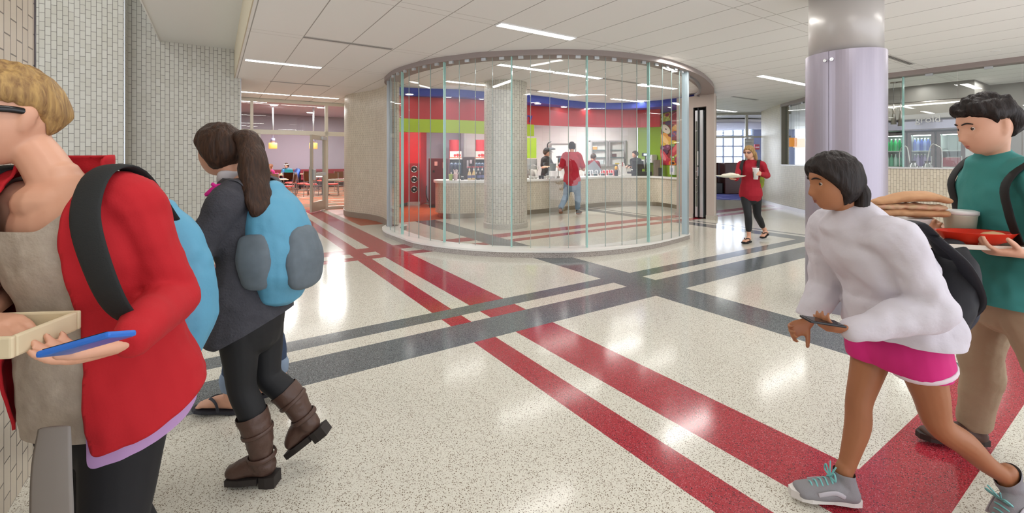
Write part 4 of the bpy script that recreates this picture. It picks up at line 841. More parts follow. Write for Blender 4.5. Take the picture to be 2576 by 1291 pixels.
for k, (pa, pb) in enumerate(ranges):
    v0, v1 = v_of(pa, uF), v_of(pb, uF); w = v0 - v1; M = uvM(uF, v0); zt = 2.03
    t = thing('bottle_cooler', 'glass door cooler behind the right glazing, %s' % ('left one with green bottles', 'middle one with blue and purple bottles', 'right one holding red baskets')[k], 'cooler', UV(uF, (v0 + v1) / 2))
    bm = bmesh.new(); box(bm, (0, .05, 0), (.03, .75, zt), M); box(bm, (w - .03, .05, 0), (w, .75, zt), M); box(bm, (.03, .72, 0), (w - .03, .75, zt), M); box(bm, (.03, .05, zt - .05), (w - .03, .72, zt), M); box(bm, (.03, .05, 0), (w - .03, .72, .3), M); obj('body', bm, mat('cooler_white', '#d9dedd', .4), t)
    bm = bmesh.new()
    for lo, hi in (((0, 0, .25), (.06, .045, zt)), ((w - .06, 0, .25), (w, .045, zt)), ((.06, 0, zt - .06), (w - .06, .045, zt)), ((.06, 0, .25), (w - .06, .045, .33))): box(bm, lo, hi, M)
    d_ = obj('door', bm, mat('cooler_frame', '#6d5f60', .35, .5), t); bm = bmesh.new(); box(bm, (.06, .018, .33), (w - .06, .024, zt - .06), M); obj('glass_pane', bm, GLASS, d_)
    bm = bmesh.new(); box(bm, (w - .05, -.04, .9), (w - .03, 0, 1.5), M, .006); obj('handle', bm, STEEL, d_)
    bm = bmesh.new(); box(bm, (.08, .08, zt - .075), (w - .08, .14, zt - .055), M); obj('lamp_tube', bm, mat('cooler_lamp', '#ffffff', .5, emit='#f2fff6', es=9.0), t)
    tops = (1.62, 1.26, .92)
    for zz in tops: bm = bmesh.new(); box(bm, (.035, .08, zz - .02), (w - .035, .70, zz), M); obj('shelf', bm, mat('wire_shelf', '#dfe3e3', .4), t)
    if k < 2:
        pal = ((('#1fae62', '#27c06e'), ('#7cc9a8', '#c9e6dc'), ('#4d6a6a', '#6d8a88')), (('#4a62c4', '#8fa2e6'), ('#6a4a8c', '#a88fc0'), ('#5a2c4e', '#7c3a62')))[k]
        for r_, zz in enumerate(tops):
            for j in range(6):
                hc = pal[r_][j % 2]; c = M @ Vector((.085 + j * (w - .17) / 5, .17, zz + .001)); fc += 1
                bt = thing('drink_bottle', '%s bottle, %s shelf of the %s cooler, %s from left' % ((('green', 'pale green', 'dark grey green'), ('blue', 'purple', 'dark purple'))[k][r_], ('top', 'second', 'third')[r_], ('left', 'middle')[k], ('first', 'second', 'third', 'fourth', 'fifth', 'sixth', 'seventh', 'eighth')[j]), 'bottle', c, 0, 'bottles in the %s cooler' % ('left', 'middle')[k], True)
                bm = bmesh.new(); lathe(bm, [(.034, 0), (.036, .01), (.036, .18), (.014, .235), (.014, .26)], (0, 0, 0), 12); obj('body', bm, mat('bottle_' + hc[1:], hc, .15), bt, True)
                bm = bmesh.new(); lathe(bm, [(.016, .26), (.016, .285)], (0, 0, 0), 10); obj('cap', bm, WHITEP, bt)
    else:
        for j, (x0, zz) in enumerate(((.06, tops[1]), (.06, tops[2]))):
            c = M @ Vector((w / 2, .34, zz + .002)); bt = thing('red_basket', 'red plastic basket on the %s shelf of the right cooler' % ('upper', 'lower')[j], 'basket', c, math.atan2(-AX.y, -AX.x), None, True)
            bm = bmesh.new(); bw = w / 2 - .07; box(bm, (-bw, -.22, 0), (bw, .22, .02)); 
            for q in (-1, 1): box(bm, (-bw, q * .22 - .01, .02), (bw, q * .22 + .01, .2)); box(bm, (q * bw - .01, -.21, .02), (q * bw + .01, .21, .2))
            obj('shell', bm, mat('basket_red', '#b5303c', .45, bump=(90, .6, .01)), bt)
            bm = bmesh.new(); box(bm, (-bw + .03, -.18, .03), (bw - .03, .18, .215), None, .03); obj('paper_liner', bm, mat('liner', '#f0ebe4', .6), bt)
# counter with domed lids, bent steel arms, cone pendants
bm = bmesh.new(); box(bm, (11.6, -2, .0), (12.2, 3.3, 1.08), MB); o = struct('station_counter', bm, STEEL); tag(o, 'steel prep counter just behind the right glazed wall', 'counter'); o['kind'] = 'thing'
for i, (pc, pw_) in enumerate(((2297, 26), (2334, 26))):
    v_ = v_of(pc, 11.85); c = UV(11.85, v_, 1.081)
    t = thing('domed_lid', 'polished steel domed lid on the prep counter, %s of two' % ('left', 'right')[i], 'lid', c, 0, 'domed lids', True)
    bm = bmesh.new(); lathe(bm, [(.11, 0), (.115, .10), (.09, .19), (.05, .26), (.04, .29)], (0, 0, 0), 24); obj('dome', bm, mat('polished_steel', '#cfcfd2', .08, 1.0), t, True)
    bm = bmesh.new(); lathe(bm, [(.05, .29), (.05, .31)], (0, 0, 0), 16); obj('knob', bm, mat('dark_brown_knob', '#3a2f2c', .5), t)
for i, (pa, pb, py) in enumerate(((2263, 2289, 370), (2331, 2369, 367))):
    a = UV(11.8, v_of(pa, 11.8), 1.08); b = UV(11.8, v_of(pb, 11.8), 1.30); zt = H + (HY - py) / F * 9.1; m_ = (a + b) / 2
    t = thing('steel_gooseneck', 'bent steel tube arching beside the domed lids, %s of two' % ('left', 'right')[i], 'tube', a); bm = bmesh.new()
    L_ = [a, Vector((a.x, a.y, zt - .12)), Vector((a.x, a.y, 0)).lerp(Vector((b.x, b.y, 0)), .3) + Vector((0, 0, zt)), Vector((a.x, a.y, 0)).lerp(Vector((b.x, b.y, 0)), .75) + Vector((0, 0, zt - .02)), Vector((b.x, b.y, 1.34))]
    if i == 1: L_ = [Vector((b.x, b.y, 1.08)), Vector((b.x, b.y, zt - .12)), L_[3] , L_[2], Vector((a.x, a.y, 1.34))]
    tubemesh(bm, L_, [.011] * 5, None, 8, 5); obj('tube', bm, STEEL, t, True); bm = bmesh.new(); cyl(bm, L_[0] , L_[0] + Vector((0, 0, .02)), .03); obj('base', bm, STEEL, t)
for i, px in enumerate((2248, 2266)):
    c = UV(11.9, v_of(px, 11.9)); t = thing('cone_pendant', 'slim steel cone pendant lamp behind the right glazing, %s of two' % ('left', 'right')[i], 'pendant lamp', (c.x, c.y, ZC), 0, 'cone pendants', True); Yc = c.y
    zb = H + (HY - (313, 317)[i]) / F * Yc; za = H + (HY - 262) / F * Yc
    bm = bmesh.new(); lathe(bm, [(.05, zb - ZC), (.006, za - ZC)], (0, 0, 0), 20); obj('shade', bm, HOOD, t, True); bm = bmesh.new(); cyl(bm, (0, 0, za - ZC), (0, 0, 0), .003, n=6); obj('cord', bm, BLACK, t); bm = bmesh.new(); lathe(bm, [(.06, -.02), (.06, 0)], (0, 0, 0), 20); obj('ceiling_rose', bm, HOOD, t)
t = thing('fire_alarm', 'small red fire alarm box on the blue grey wall behind the far glazing', 'alarm', (*XY(1905, 23.9), 0), 0, None, True)
bm = bmesh.new(); z_ = H + (HY - 370) / F * 23.9; box(bm, (-.13, -.0, z_ - .14), (.13, .158, z_ + .14), None, .01); obj('box', bm, mat('alarm_red', '#a8233a', .4), t); bm = bmesh.new(); box(bm, (-.1, -.006, z_ - .04), (.1, 0, z_ + .02)); obj('label_strip', bm, mat('alarm_pale', '#e5c9cf', .4), t)
# brown booth seen through the far glazing
bx0, bx1, bY = XY(1768, 18.4)[0], XY(1884, 18.4)[0], 18.4
t = thing('booth', 'dark brown high backed booth behind the far glazed screen', 'booth', ((bx0 + bx1) / 2, bY, 0)); BRN = mat('booth_brown', '#4a231f', .35)
bm = bmesh.new(); box(bm, (XY(1824, bY)[0], bY, .01), (bx1, bY + .7, 1.29), None, .02); obj('end_panel', bm, BRN, t)
bm = bmesh.new(); box(bm, (bx0, bY + .55, .01), (XY(1823, bY)[0], bY + .75, 1.29), None, .02); obj('backrest', bm, mat('booth_leather', '#5f3a33', .4), t)
bm = bmesh.new(); box(bm, (bx0, bY + .1, .01), (XY(1822, bY)[0], bY + .54, .46), None, .03); obj('seat', bm, BLACK, t)
bm = bmesh.new(); box(bm, (bx0, bY - .02, .70), (XY(1822, bY)[0], bY + .4, .74), None, .006); obj('table_ledge', bm, mat('ledge_blue', '#9aa2c8', .3), t)
for i, (px, py, hc) in enumerate(((1990, 358, '#e08a2c'), (2010, 360, '#f0d9bc'))):
    Y = 13.2; x, y = XY(px, Y); z = H + (HY - py) / F * Y; t = thing('box_pendant', 'square %s lamp shade seen through the window in the bulging tiled wall' % ('orange', 'cream')[i], 'pendant lamp', (x, y, z), 0, None, True)
    bm = bmesh.new(); box(bm, (-.11, -.11, -.13), (.11, .11, .13), None, .01); obj('shade', bm, mat('shade_' + hc[1:], hc, .5, emit=hc, es=.7), t); bm = bmesh.new(); cyl(bm, (0, 0, .13), (0, 0, ZC - z), .006, n=6); obj('rod', bm, ALU, t)
# ================================================================ dining room furniture
PY = mat('chair_plywood', '#6a4226', .45, var=(9, '#55341d', .8)); CH = mat('chair_steel', '#9a938c', .35, .85); SEAT = mat('seat_coral', '#d2453c', .6)
def make_chair(label, p, rz, group='dining chairs'):
    t = thing('dining_chair', label, 'chair', p, rz, group, True)
    bm = bmesh.new(); lathe(bm, [(.19, .44), (.215, .45), (.215, .475), (.19, .49)], (0, 0, 0), 20, 0, 1, .95); obj('seat', bm, SEAT, t, True)
    bm = bmesh.new(); rows = []
    for j in range(6):
        z = .60 + .29 * j / 5; y = -.20 - .05 * j / 5
        rows.append([bm.verts.new((x * (.185 - .01 * (j == 0)), y - .03 * (1 - x * x), z)) for x in (-1, -.6, -.2, .2, .6, 1)])
    fs = [bm.faces.new((rows[j][i], rows[j][i + 1], rows[j + 1][i + 1], rows[j + 1][i])) for j in range(5) for i in range(5)]
    r = bmesh.ops.solidify(bm, geom=fs, thickness=.014); obj('backrest', bm, PY, t)
    for s_ in (-1, 1):
        bm = bmesh.new(); tubemesh(bm, [(s_ * .19, -.25, .0), (s_ * .195, -.20, .30), (s_ * .2, -.19, .48), (s_ * .2, -.235, .90)], [.014] * 4, None, 8, 4); obj('rear_leg', bm, CH, t, True)
        bm = bmesh.new(); tubemesh(bm, [(s_ * .2, .21, 0), (s_ * .18, .17, .44)], [.013] * 2, None, 8, 1); obj('front_leg', bm, CH, t, True)
    bm = bmesh.new()
    for a, b in (((-.19, -.19, .42), (.19, -.19, .42)), ((-.18, .17, .42), (.18, .17, .42)), ((-.19, -.19, .42), (-.18, .17, .42)), ((.19, -.19, .42), (.18, .17, .42)), ((-.19, -.2, .26), (.19, -.2, .26)), ((-.19, -.21, .22), (-.19, .19, .22)), ((.19, -.21, .22), (.19, .19, .22))): cyl(bm, a, b, .009, n=8)
    obj('stretcher', bm, CH, t, True)
    return t
def fl(px, Y): x, y = XY(px, Y); return Vector((x, y, 0))
bang = math.atan2(BX.y, BX.x)
ch = make_chair('dining chair nearest the entrance, seen from its side at the left table', fl(724, 16.0), PI / 2 + .25)
chairs = [((694, 16.5), PI + .9, 'dining chair with its back to us behind the left front table'), ((676, 19.2), .2, 'dining chair holding the brown haired person'),
          ((731, 18.6), .15, 'dining chair facing the person with the laptop'), ((761, 17.9), -PI / 2 + .3, 'dining chair turned sideways at the left of the round centre table'),
          ((783, 17.3), .05, 'dining chair with its back to us in front of the centre table'), ((780, 20.6), .1, 'dining chair at the banquette table behind the centre table'),
          ((810, 20.4), .1, 'dining chair at the banquette table hidden partly by the door leaf'), ((838, 17.6), .3, 'dining chair seen through the open glass door leaf'), ((856, 20.2), .1, 'dining chair at the far right beyond the door leaf')]
for (px, Y), rz, lb in chairs: dup(ch, fl(px, Y), rz, lb, 'dining chairs')
TT = mat('table_top_maple', '#d9b98f', .35); TT2 = mat('table_top_white', '#e8ded2', .35)
def table(label, p, w, d_, rz, m=TT):
    t = thing('dining_table', label, 'table', p, rz, 'dining tables', True)
    bm = bmesh.new(); box(bm, (-w / 2, -d_ / 2, .72), (w / 2, d_ / 2, .75), None, .006); obj('tabletop', bm, m, t)
    bm = bmesh.new(); cyl(bm, (0, 0, .02), (0, 0, .72), .04); obj('pedestal', bm, BLACK, t)
    bm = bmesh.new(); box(bm, (-.28, -.04, 0), (.28, .04, .025), None, .006); box(bm, (-.04, -.28, 0), (.04, .28, .025), None, .006); obj('base', bm, BLACK, t); return t
table('maple table at the left front of the dining room', fl(692, 15.4), .75, .75, bang)
table('white topped table in the middle of the dining room', fl(812, 18.0), .7, .7, bang, TT2)
table('table shared by the two seated people', fl(707, 19.95), .9, .5, bang)
table('empty table along the banquette, left of centre', fl(755, 21.3), .6, .55, bang)
table('empty table along the banquette at the right', fl(801, 21.5), .6, .55, bang)
BQ = mat('banquette_plaid', '#8c1f2e', .6, var=(60, '#5c1420', 1.0)); vq = 24.6
bq = thing('banquette', 'long dark red plaid banquette along the mauve wall', 'bench', UV(3, vq))
bm = bmesh.new(); box(bm, (-.5, vq + .55, .02), (6, vq + .85, .92), MB, .03); obj('backrest', bm, BQ, bq)
bm = bmesh.new(); box(bm, (-.5, vq, .38), (6, vq + .54, .48), MB, .03); obj('seat', bm, BQ, bq); bm = bmesh.new(); box(bm, (-.5, vq + .06, .01), (6, vq + .54, .375), MB); obj('plinth', bm, mat('dark_plinth', '#2a1c1e', .5), bq)
for i, (px, pt, pb, Y) in enumerate(((686.5, 359.5, 374, 19.6), (788.5, 359.5, 374.5, 19.9))):
    x, y = XY(px, Y); z1, z0 = H + (HY - pt) / F * Y, H + (HY - pb) / F * Y
    t = thing('pendant_lamp', 'orange drum pendant lamp hanging in the dining room, %s of two' % ('left', 'right')[i], 'pendant lamp', (x, y, 3.73), 0, 'dining pendants', True); b_ = lambda z: z - 3.73
    bm = bmesh.new(); lathe(bm, [(.15, b_(z0)), (.165, b_(z0) + .01), (.165, b_(z1) - .01), (.15, b_(z1))], (0, 0, 0), 28); obj('lamp_shade', bm, LAMP_W, t, True)
    bm = bmesh.new(); lathe(bm, [(.085, b_(z1)), (.085, b_(z1) + .20)], (0, 0, 0), 20); obj('collar', bm, mat('lilac_collar', '#8f8ba8', .4, .5), t, True); bm = bmesh.new(); cyl(bm, (0, 0, b_(z1) + .2), (0, 0, 0), .03, n=12); obj('stem', bm, ALU_P, t, True)
for i, (px, py, lb) in enumerate(((689, 264.5, 'left'), (807, 271, 'right'), (780, 283.5, 'lower'))):
    Y = F * (3.73 - H) / (HY - py); x, y = XY(px, Y); t = thing('dining_downlight', 'small round ceiling light above the dining room, the %s one' % lb, 'downlight', (x, y, 3.73), 0, 'dining downlights', True); bm = bmesh.new(); lathe(bm, [(.13, -.012), (.15, 0)], (0, 0, 0), 20); obj('lens', bm, LAMP, t)
for i, (u0, u1, vv, lb) in enumerate(((.6, 3.3, 16.9, 'long light line just inside the dining room glazing'), (.4, 1.75, 20.5, 'short light line at the far left of the dining room ceiling'))): strip(u0, u1, vv, lb, 'dining strip lights', 3.728)
x, y = XY(727, 19.9); lt = thing('laptop', 'open teal laptop on the shared table in the dining room', 'laptop', (x, y, .751), .1, None, True)
TEAL = mat('laptop_teal', '#1f8d93', .3)
bm = bmesh.new(); box(bm, (-.18, .0, 0), (.18, .25, .015), None, .004); obj('keyboard_base', bm, TEAL, lt)
bm = bmesh.new(); box(bm, (-.18, -.006, .0), (.18, .006, .235), Matrix.Rotation(.12, 4, 'X'), .004); sl = obj('screen_lid', bm, TEAL, lt)
bm = bmesh.new(); lathe(bm, [(.001, -.02), (.018, -.012), (.021, .004), (.012, .016), (.001, .013)], (0, -.012 - .0, .125), 14, 0, 1, .12); obj('logo', bm, WHITEP, sl)
x, y = XY(713, 19.9); t = thing('thermos', 'blue patterned bottle on the shared table beside the laptop', 'bottle', (x, y, .751), 0, None, True); bm = bmesh.new(); lathe(bm, [(.035, 0), (.038, .22), (.02, .25)], (0, 0, 0), 14); obj('body', bm, mat('blue_bottle', '#3c7fc0', .3), t, True); bm = bmesh.new(); lathe(bm, [(.022, .25), (.022, .29)], (0, 0, 0), 12); obj('cap', bm, BLACK, t)
x, y = XY(745, 19.9); t = thing('blue_backpack', 'blue and black backpack resting on a chair beside the laptop person', 'backpack', (x, y, .47), .3, None, True); bm = bmesh.new(); tubemesh(bm, [(-.05, 0, .05), (-.02, 0, .25), (.08, 0, .50)], [(.15, .13), (.17, .14), (.10, .08)], (1, 0, 0), 14, 4); obj('bag', bm, mat('navy_bag', '#1c2c5a', .6), t, True); bm = bmesh.new(); tubemesh(bm, [(.02, -.12, .1), (.06, -.14, .3), (.12, -.07, .5)], [(.06, .02)] * 3, (1, 0, 0), 10, 4); obj('front_pocket', bm, mat('bag_blue', '#2c5ec0', .5), t, True)
# ================================================================ light
wd = bpy.data.worlds.new('world'); scene.world = wd; wd.use_nodes = True; wd.node_tree.nodes['Background'].inputs[0].default_value = hexc('#f4f7ff'); wd.node_tree.nodes['Background'].inputs[1].default_value = 2.2
def area(u0, u1, v, z, pw, col=(1, .985, .95), dep=.13):  # bare area lamps added for brightness, without any fixture
    l = bpy.data.lights.new('fill_lamp', 'AREA'); l.shape = 'RECTANGLE'; l.size = abs(u1 - u0); l.size_y = dep; l.energy = pw; l.color = col
    o = bpy.data.objects.new('fill_lamp', l); COL.objects.link(o); p = UV((u0 + u1) / 2, v, z - .03); o.location = p; o.rotation_euler = (0, 0, math.atan2(BX.y, BX.x)); return o
for u0, v in ((-.6, V1 - 3.9), (2.8, V1 - 3.9), (5.4, V1 - 3.9), (8.0, V1 - 3.9), (.5, V1 - 1.95), (4.0, V1 - 1.95), (7.0, V1 - 1.95), (3, -2.2), (6, -2.2), (9, -2), (.6, V1), (5.9, V1), (11.5, 1), (11.5, 3.2), (12.3, 2.2), (12.0, -.5), (5, 9.4), (7.5, 7.4), (11.5, 9.5)):
    area(u0, u0 + 1.2, v, ZC, 13)  # unseen ceiling rows, plus lamps added over corridor, shop and station
for u0, v in ((1, 16), (3, 16), (1, 19), (3.5, 19), (2, 22), (4, 22.5)): area(u0, u0 + 1.2, v, 3.72, 150, (1, .95, .95), .9)  # added to brighten the dining room beyond its modelled lamps
for u0, v in ((7.0, 10.2), (9.3, 10.6), (5.4, 11.6), (3.4, 11.6)): area(u0, u0 + 1.2, v, 2.86, 60)  # added to lift the shop interior, no fixtures here
for u0, v in ((-3, 5), (-3, 1), (-3, 8)): area(u0, u0 + 1.2, v, 5.5, 14)
vs = scene.view_settings; vs.view_transform = 'Standard'; vs.look = 'None'; vs.gamma = 1.0; vs.use_curve_mapping = False; vs.exposure = .22
# ================================================================ people
SKIN = mat('skin_fair', '#dba98e', .5, var=(18, '#cf9479', .6)); SKIN_T = mat('skin_tan', '#a9714e', .5, var=(18, '#99623f', .6)); LIP = mat('lip', '#bd7468', .45); LIP_T = mat('lip_tan', '#8d5141', .45)
EYEW = mat('eye_white', '#cfc8c2', .2); IRIS = mat('iris', '#3a2a1e', .2)
lerp = lambda a, b, t: Vector(a) * (1 - t) + Vector(b) * t
UPV = Vector((0, 0, 1))
def head_pt(th, z, s=1.0, face=True, grow=0.0):
    """surface of a head about its centre: th 0 = face, z up; returns (x, y, z) with y forward"""
    zz = z / .118; c = max(0.0, 1 - abs(zz) ** 2.5) ** .5; dn = max(0.0, -zz)
    w = .0745 * (1 - .27 * dn ** 1.7); cs = math.cos(th)
    d = (.097 if cs > 0 else .102 * (1 - .42 * dn ** 1.1))
    x = w * math.sin(th) * c; y = d * cs * c + .014 * dn ** 1.6
    if face and cs > 0:
        g = lambda t0, st, z0, sz: math.exp(-((th - t0) / st) ** 2 - ((z - z0) / sz) ** 2)
        nz = 0.0
        if -.052 < z < .022: 
            k = (z + .052) / .074; nz = .025 * min(1, (z + .052) / .016) * (1 - max(0, (z + .036) / .058)) ** .9
        y += nz * math.exp(-(th / (.17 if z < -.02 else .13)) ** 2)
        y += .004 * g(0, .5, .034, .012) - .011 * (g(.40, .20, .008, .014) + g(-.40, .20, .008, .014)) + .004 * (g(.62, .25, -.022, .02) + g(-.62, .25, -.022, .02))
        y += .0055 * (g(0, .27, -.061, .006) + g(0, .24, -.072, .006)) - .003 * g(0, .3, -.0665, .003) - .004 * g(0, .3, -.085, .006) + .007 * g(0, .3, -.102, .012)
    v = Vector((x, y, z))
    if grow: v += Vector((x, y, z * .8)).normalized() * grow
    return v * s
def head_frame(c, fwd, tilt=0.0, s=1.0):
    f = Vector(fwd).normalized(); r = f.cross(UPV).normalized(); u = r.cross(f)
    return frame_M(c, r, f, u)
def add_head(bm, M, s, n=44, m=40):
    rows = []
    for j in range(m + 1):
        z = -.1175 + .235 * j / m; z = .1178 * math.sin(math.asin(z / .1178) if 0 else PI / 2 * (z / .1178)) if 0 else .1178 * math.sin(PI / 2 * (2 * j / m - 1) * .985)
        rows.append([bm.verts.new(M @ head_pt(2 * PI * i / n - PI, z, s)) for i in range(n)])
    for a, b in zip(rows, rows[1:]):
        for i in range(n): bm.faces.new((a[i], a[(i + 1) % n], b[(i + 1) % n], b[i]))
    bm.faces.new(rows[0][::-1]); bm.faces.new(rows[-1])
    for sg in (-1, 1):                                   # ears
        tubemesh(bm, [M @ (Vector(p) * s) for p in ((sg * .070, -.004, -.036), (sg * .078, -.012, -.012), (sg * .080, -.016, .012), (sg * .073, -.004, .022))], [(.011, .006), (.015, .007), (.014, .007), (.008, .005)], M.to_3x3() @ Vector((0, 1, 0)), 10, 4)
def hand_tubes(bm, w, d, n, side, s=1.0, curl=(.5, .55, .6, .7), thumb=.6, fine=True):
    """w wrist, d pointing direction, n palm normal, side +1/-1 picks the thumb edge"""
    d = Vector(d).normalized(); n = Vector(n); n = (n - d * n.dot(d)).normalized(); t = n.cross(d) * side
    P = lambda a, b, c: w + (d * a + t * b + n * c) * s
    tubemesh(bm, [P(-.01, 0, 0), P(.02, .004, 0), P(.06, .003, 0), P(.088, 0, 0)], [(.026 * s, .020 * s), (.032 * s, .018 * s), (.040 * s, .0145 * s), (.038 * s, .012 * s)], t, 14, 4)
    for k, (off, L, r) in enumerate(((.029, .072, .0085), (.010, .080, .009), (-.010, .074, .0085), (-.028, .058, .0075))):
        p = P(.086, off, 0); a = 0.12; pts = [p - d * .012 * s, p]
        for seg, fr_ in ((0, .44), (1, .31), (2, .25)):
            a += curl[k] * (1.0, 1.1, .8)[seg]
            dd = d * math.cos(a) + n * math.sin(a) + t * (off * 1.2)
            p = p + dd.normalized() * L * fr_ * s; pts.append(p)
        tubemesh(bm, pts, [r * s, r * s, r * .96 * s, r * .9 * s, r * .74 * s], t, 10, 3)
    p = P(.020, .024, .004); pts = [P(.012, .012, .002), p]; dd = (d * .62 + t * .72 + n * .28).normalized()
    for L, b in ((.036, 0), (.030, .35 * thumb), (.026, .6 * thumb)):
        dd = (dd + n * b * .6 + d * b * .5 - t * b * .4).normalized(); p = p + dd * L * s; pts.append(p)
    tubemesh(bm, pts, [.013 * s, .0135 * s, .0115 * s, .0105 * s, .0085 * s], n, 10, 3)
TORSO = [(-.10, .122, .095), (.0, .168, .120), (.17, .158, .112), (.36, .137, .100), (.62, .154, .115), (.82, .158, .105), (.93, .105, .082), (1.0, .062, .062)]
def spine(J, t):
    """point on the bent trunk, 0 pelvis .. 1 neck base"""
    a, m_, b = J['pelvis'], J['chest'], J['neck']
    if t <= .62: return lerp(a, m_, t / .62)
    return lerp(m_, b, (t - .62) / .38)
def torso(bm, J, g=0.0, t0=-.2, t1=1.01, wide=1.0, n=20, flare=0.0, top=None):
    side_s = (J['shR'] - J['shL']).normalized(); side_h = (J['hipR'] - J['hipL']).normalized(); s = J['s']
    pts, rad = [], []
    for t, a, b in TORSO:
        if t < t0 or t > t1: continue
        k = flare * max(0, .4 - t); pts.append(spine(J, t)); rad.append(((a * wide * J.get('w', 1) + g + k) * s, (b * J.get('w', 1) + g + k) * s))
    if top: pts.append(top[0]); rad.append(top[1])
    tubemesh(bm, pts, rad, (side_s + side_h).normalized(), n, 4)
def arm(bm, J, k, g=0.0, upto=1.0, w=1.0, cuff=None):
    s = J['s']; sh, el, wr = J['sh' + k], J['el' + k], J['wr' + k]
    L = [(lerp(J['neck'], sh, .45) - UPV * .038 * s, .050), (sh, .056), (lerp(sh, el, .5), .047), (lerp(sh, el, .76), .043), (el, .0405), (lerp(el, wr, .3), .041), (lerp(el, wr, .7), .033), (wr, .0265)]
    n_ = {.3: 3, .5: 4, 1.0: 8, .8: 7, .62: 6}[upto]
    L = L[:n_]; R_ = [(r * w + g) * s for _, r in L]
    if cuff: R_[-1] = cuff * s
    tubemesh(bm, [p for p, _ in L], R_, None, 14, 4)
def leg(bm, J, k, g=0.0, upto=1.0, w=1.0, hem=None):
    s = J['s']; h, kn, an = J['hip' + k], J['kn' + k], J['an' + k]; back = J['fwd'] * -1
    L = [(h + UPV * .05 * s, .086), (lerp(h, kn, .25), .083), (lerp(h, kn, .65), .067), (kn, .055), (lerp(kn, an, .30) + back * .014 * s, .0545), (lerp(kn, an, .65) + back * .006 * s, .043), (an + UPV * .02 * s, .034)]
    n_ = {1.0: 7, .85: 6, .55: 5, .4: 3, .3: 2}[upto]
    L = L[:n_]; R_ = [(r * w + g) * s for _, r in L]
    if hem: R_[-1] = hem * s
    tubemesh(bm, [p for p, _ in L], R_, J['fwd'], 16, 4)
def foot_axes(J, k):
    an, toe = J['an' + k], J['toe' + k]; d = (toe - an); d = (d - UPV * 0).normalized(); return an, toe, d
def foot(bm, J, k, g=0.0, toes=False):
    s = J['s']; an, toe = J['an' + k], J['toe' + k]; hl = J['heel' + k]; d = (toe - hl).normalized(); sd = d.cross(UPV).normalized(); u = sd.cross(d)
    tubemesh(bm, [an + UPV * .05 * s, an, hl + u * .035 * s + d * .025 * s], [(.034 + g) * s, (.034 + g) * s, (.03 + g) * s], sd, 12, 4)
    tubemesh(bm, [hl + d * .02 * s + u * .03 * s, hl + d * .09 * s + u * .042 * s, hl + d * .16 * s + u * .03 * s, toe - d * .03 * s + u * .02 * s], [((.030 + g) * s, (.029 + g) * s), ((.034 + g) * s, (.04 + g) * s), ((.043 + g) * s, (.027 + g) * s), ((.040 + g) * s, (.017 + g) * s)], sd, 14, 4)
    if toes:
        for i in range(5):
            o = (-.032 + .016 * i) * s; L_ = (.032, .030, .027, .023, .018)[i if toes > 0 else 4 - i] * s
            b = toe - d * .032 * s + sd * o + u * .012 * s; tubemesh(bm, [b, b + d * L_], [.0095 * s, .008 * s], None, 8, 1)
def mk_joint(f, s, **kw):
    J = {k: Vector(v) for k, v in kw.items() if not isinstance(v, (int, float))}
    J.update({k: v for k, v in kw.items() if isinstance(v, (int, float))})
    J['s'] = s; J['fwd'] = Vector(f).normalized()
    J.setdefault('chest', lerp(J['pelvis'], J['neck'], .62))
    rt = J['fwd'].cross(UPV).normalized()
    J['rt'] = rt
    for k, sg in (('R', 1), ('L', -1)):
        J.setdefault('sh' + k, J['neck'] + rt * (.165 * s * sg) - UPV * .05 * s); J.setdefault('hip' + k, J['pelvis'] + rt * (.088 * s * sg) - UPV * .03 * s)
        if 'toe' + k in J and 'heel' + k not in J:
            d = (J['toe' + k] - J['an' + k]); d = (d - UPV * d.z * .3).normalized(); J['heel' + k] = J['an' + k] - d * .045 * s - UPV * .085 * s
    return J
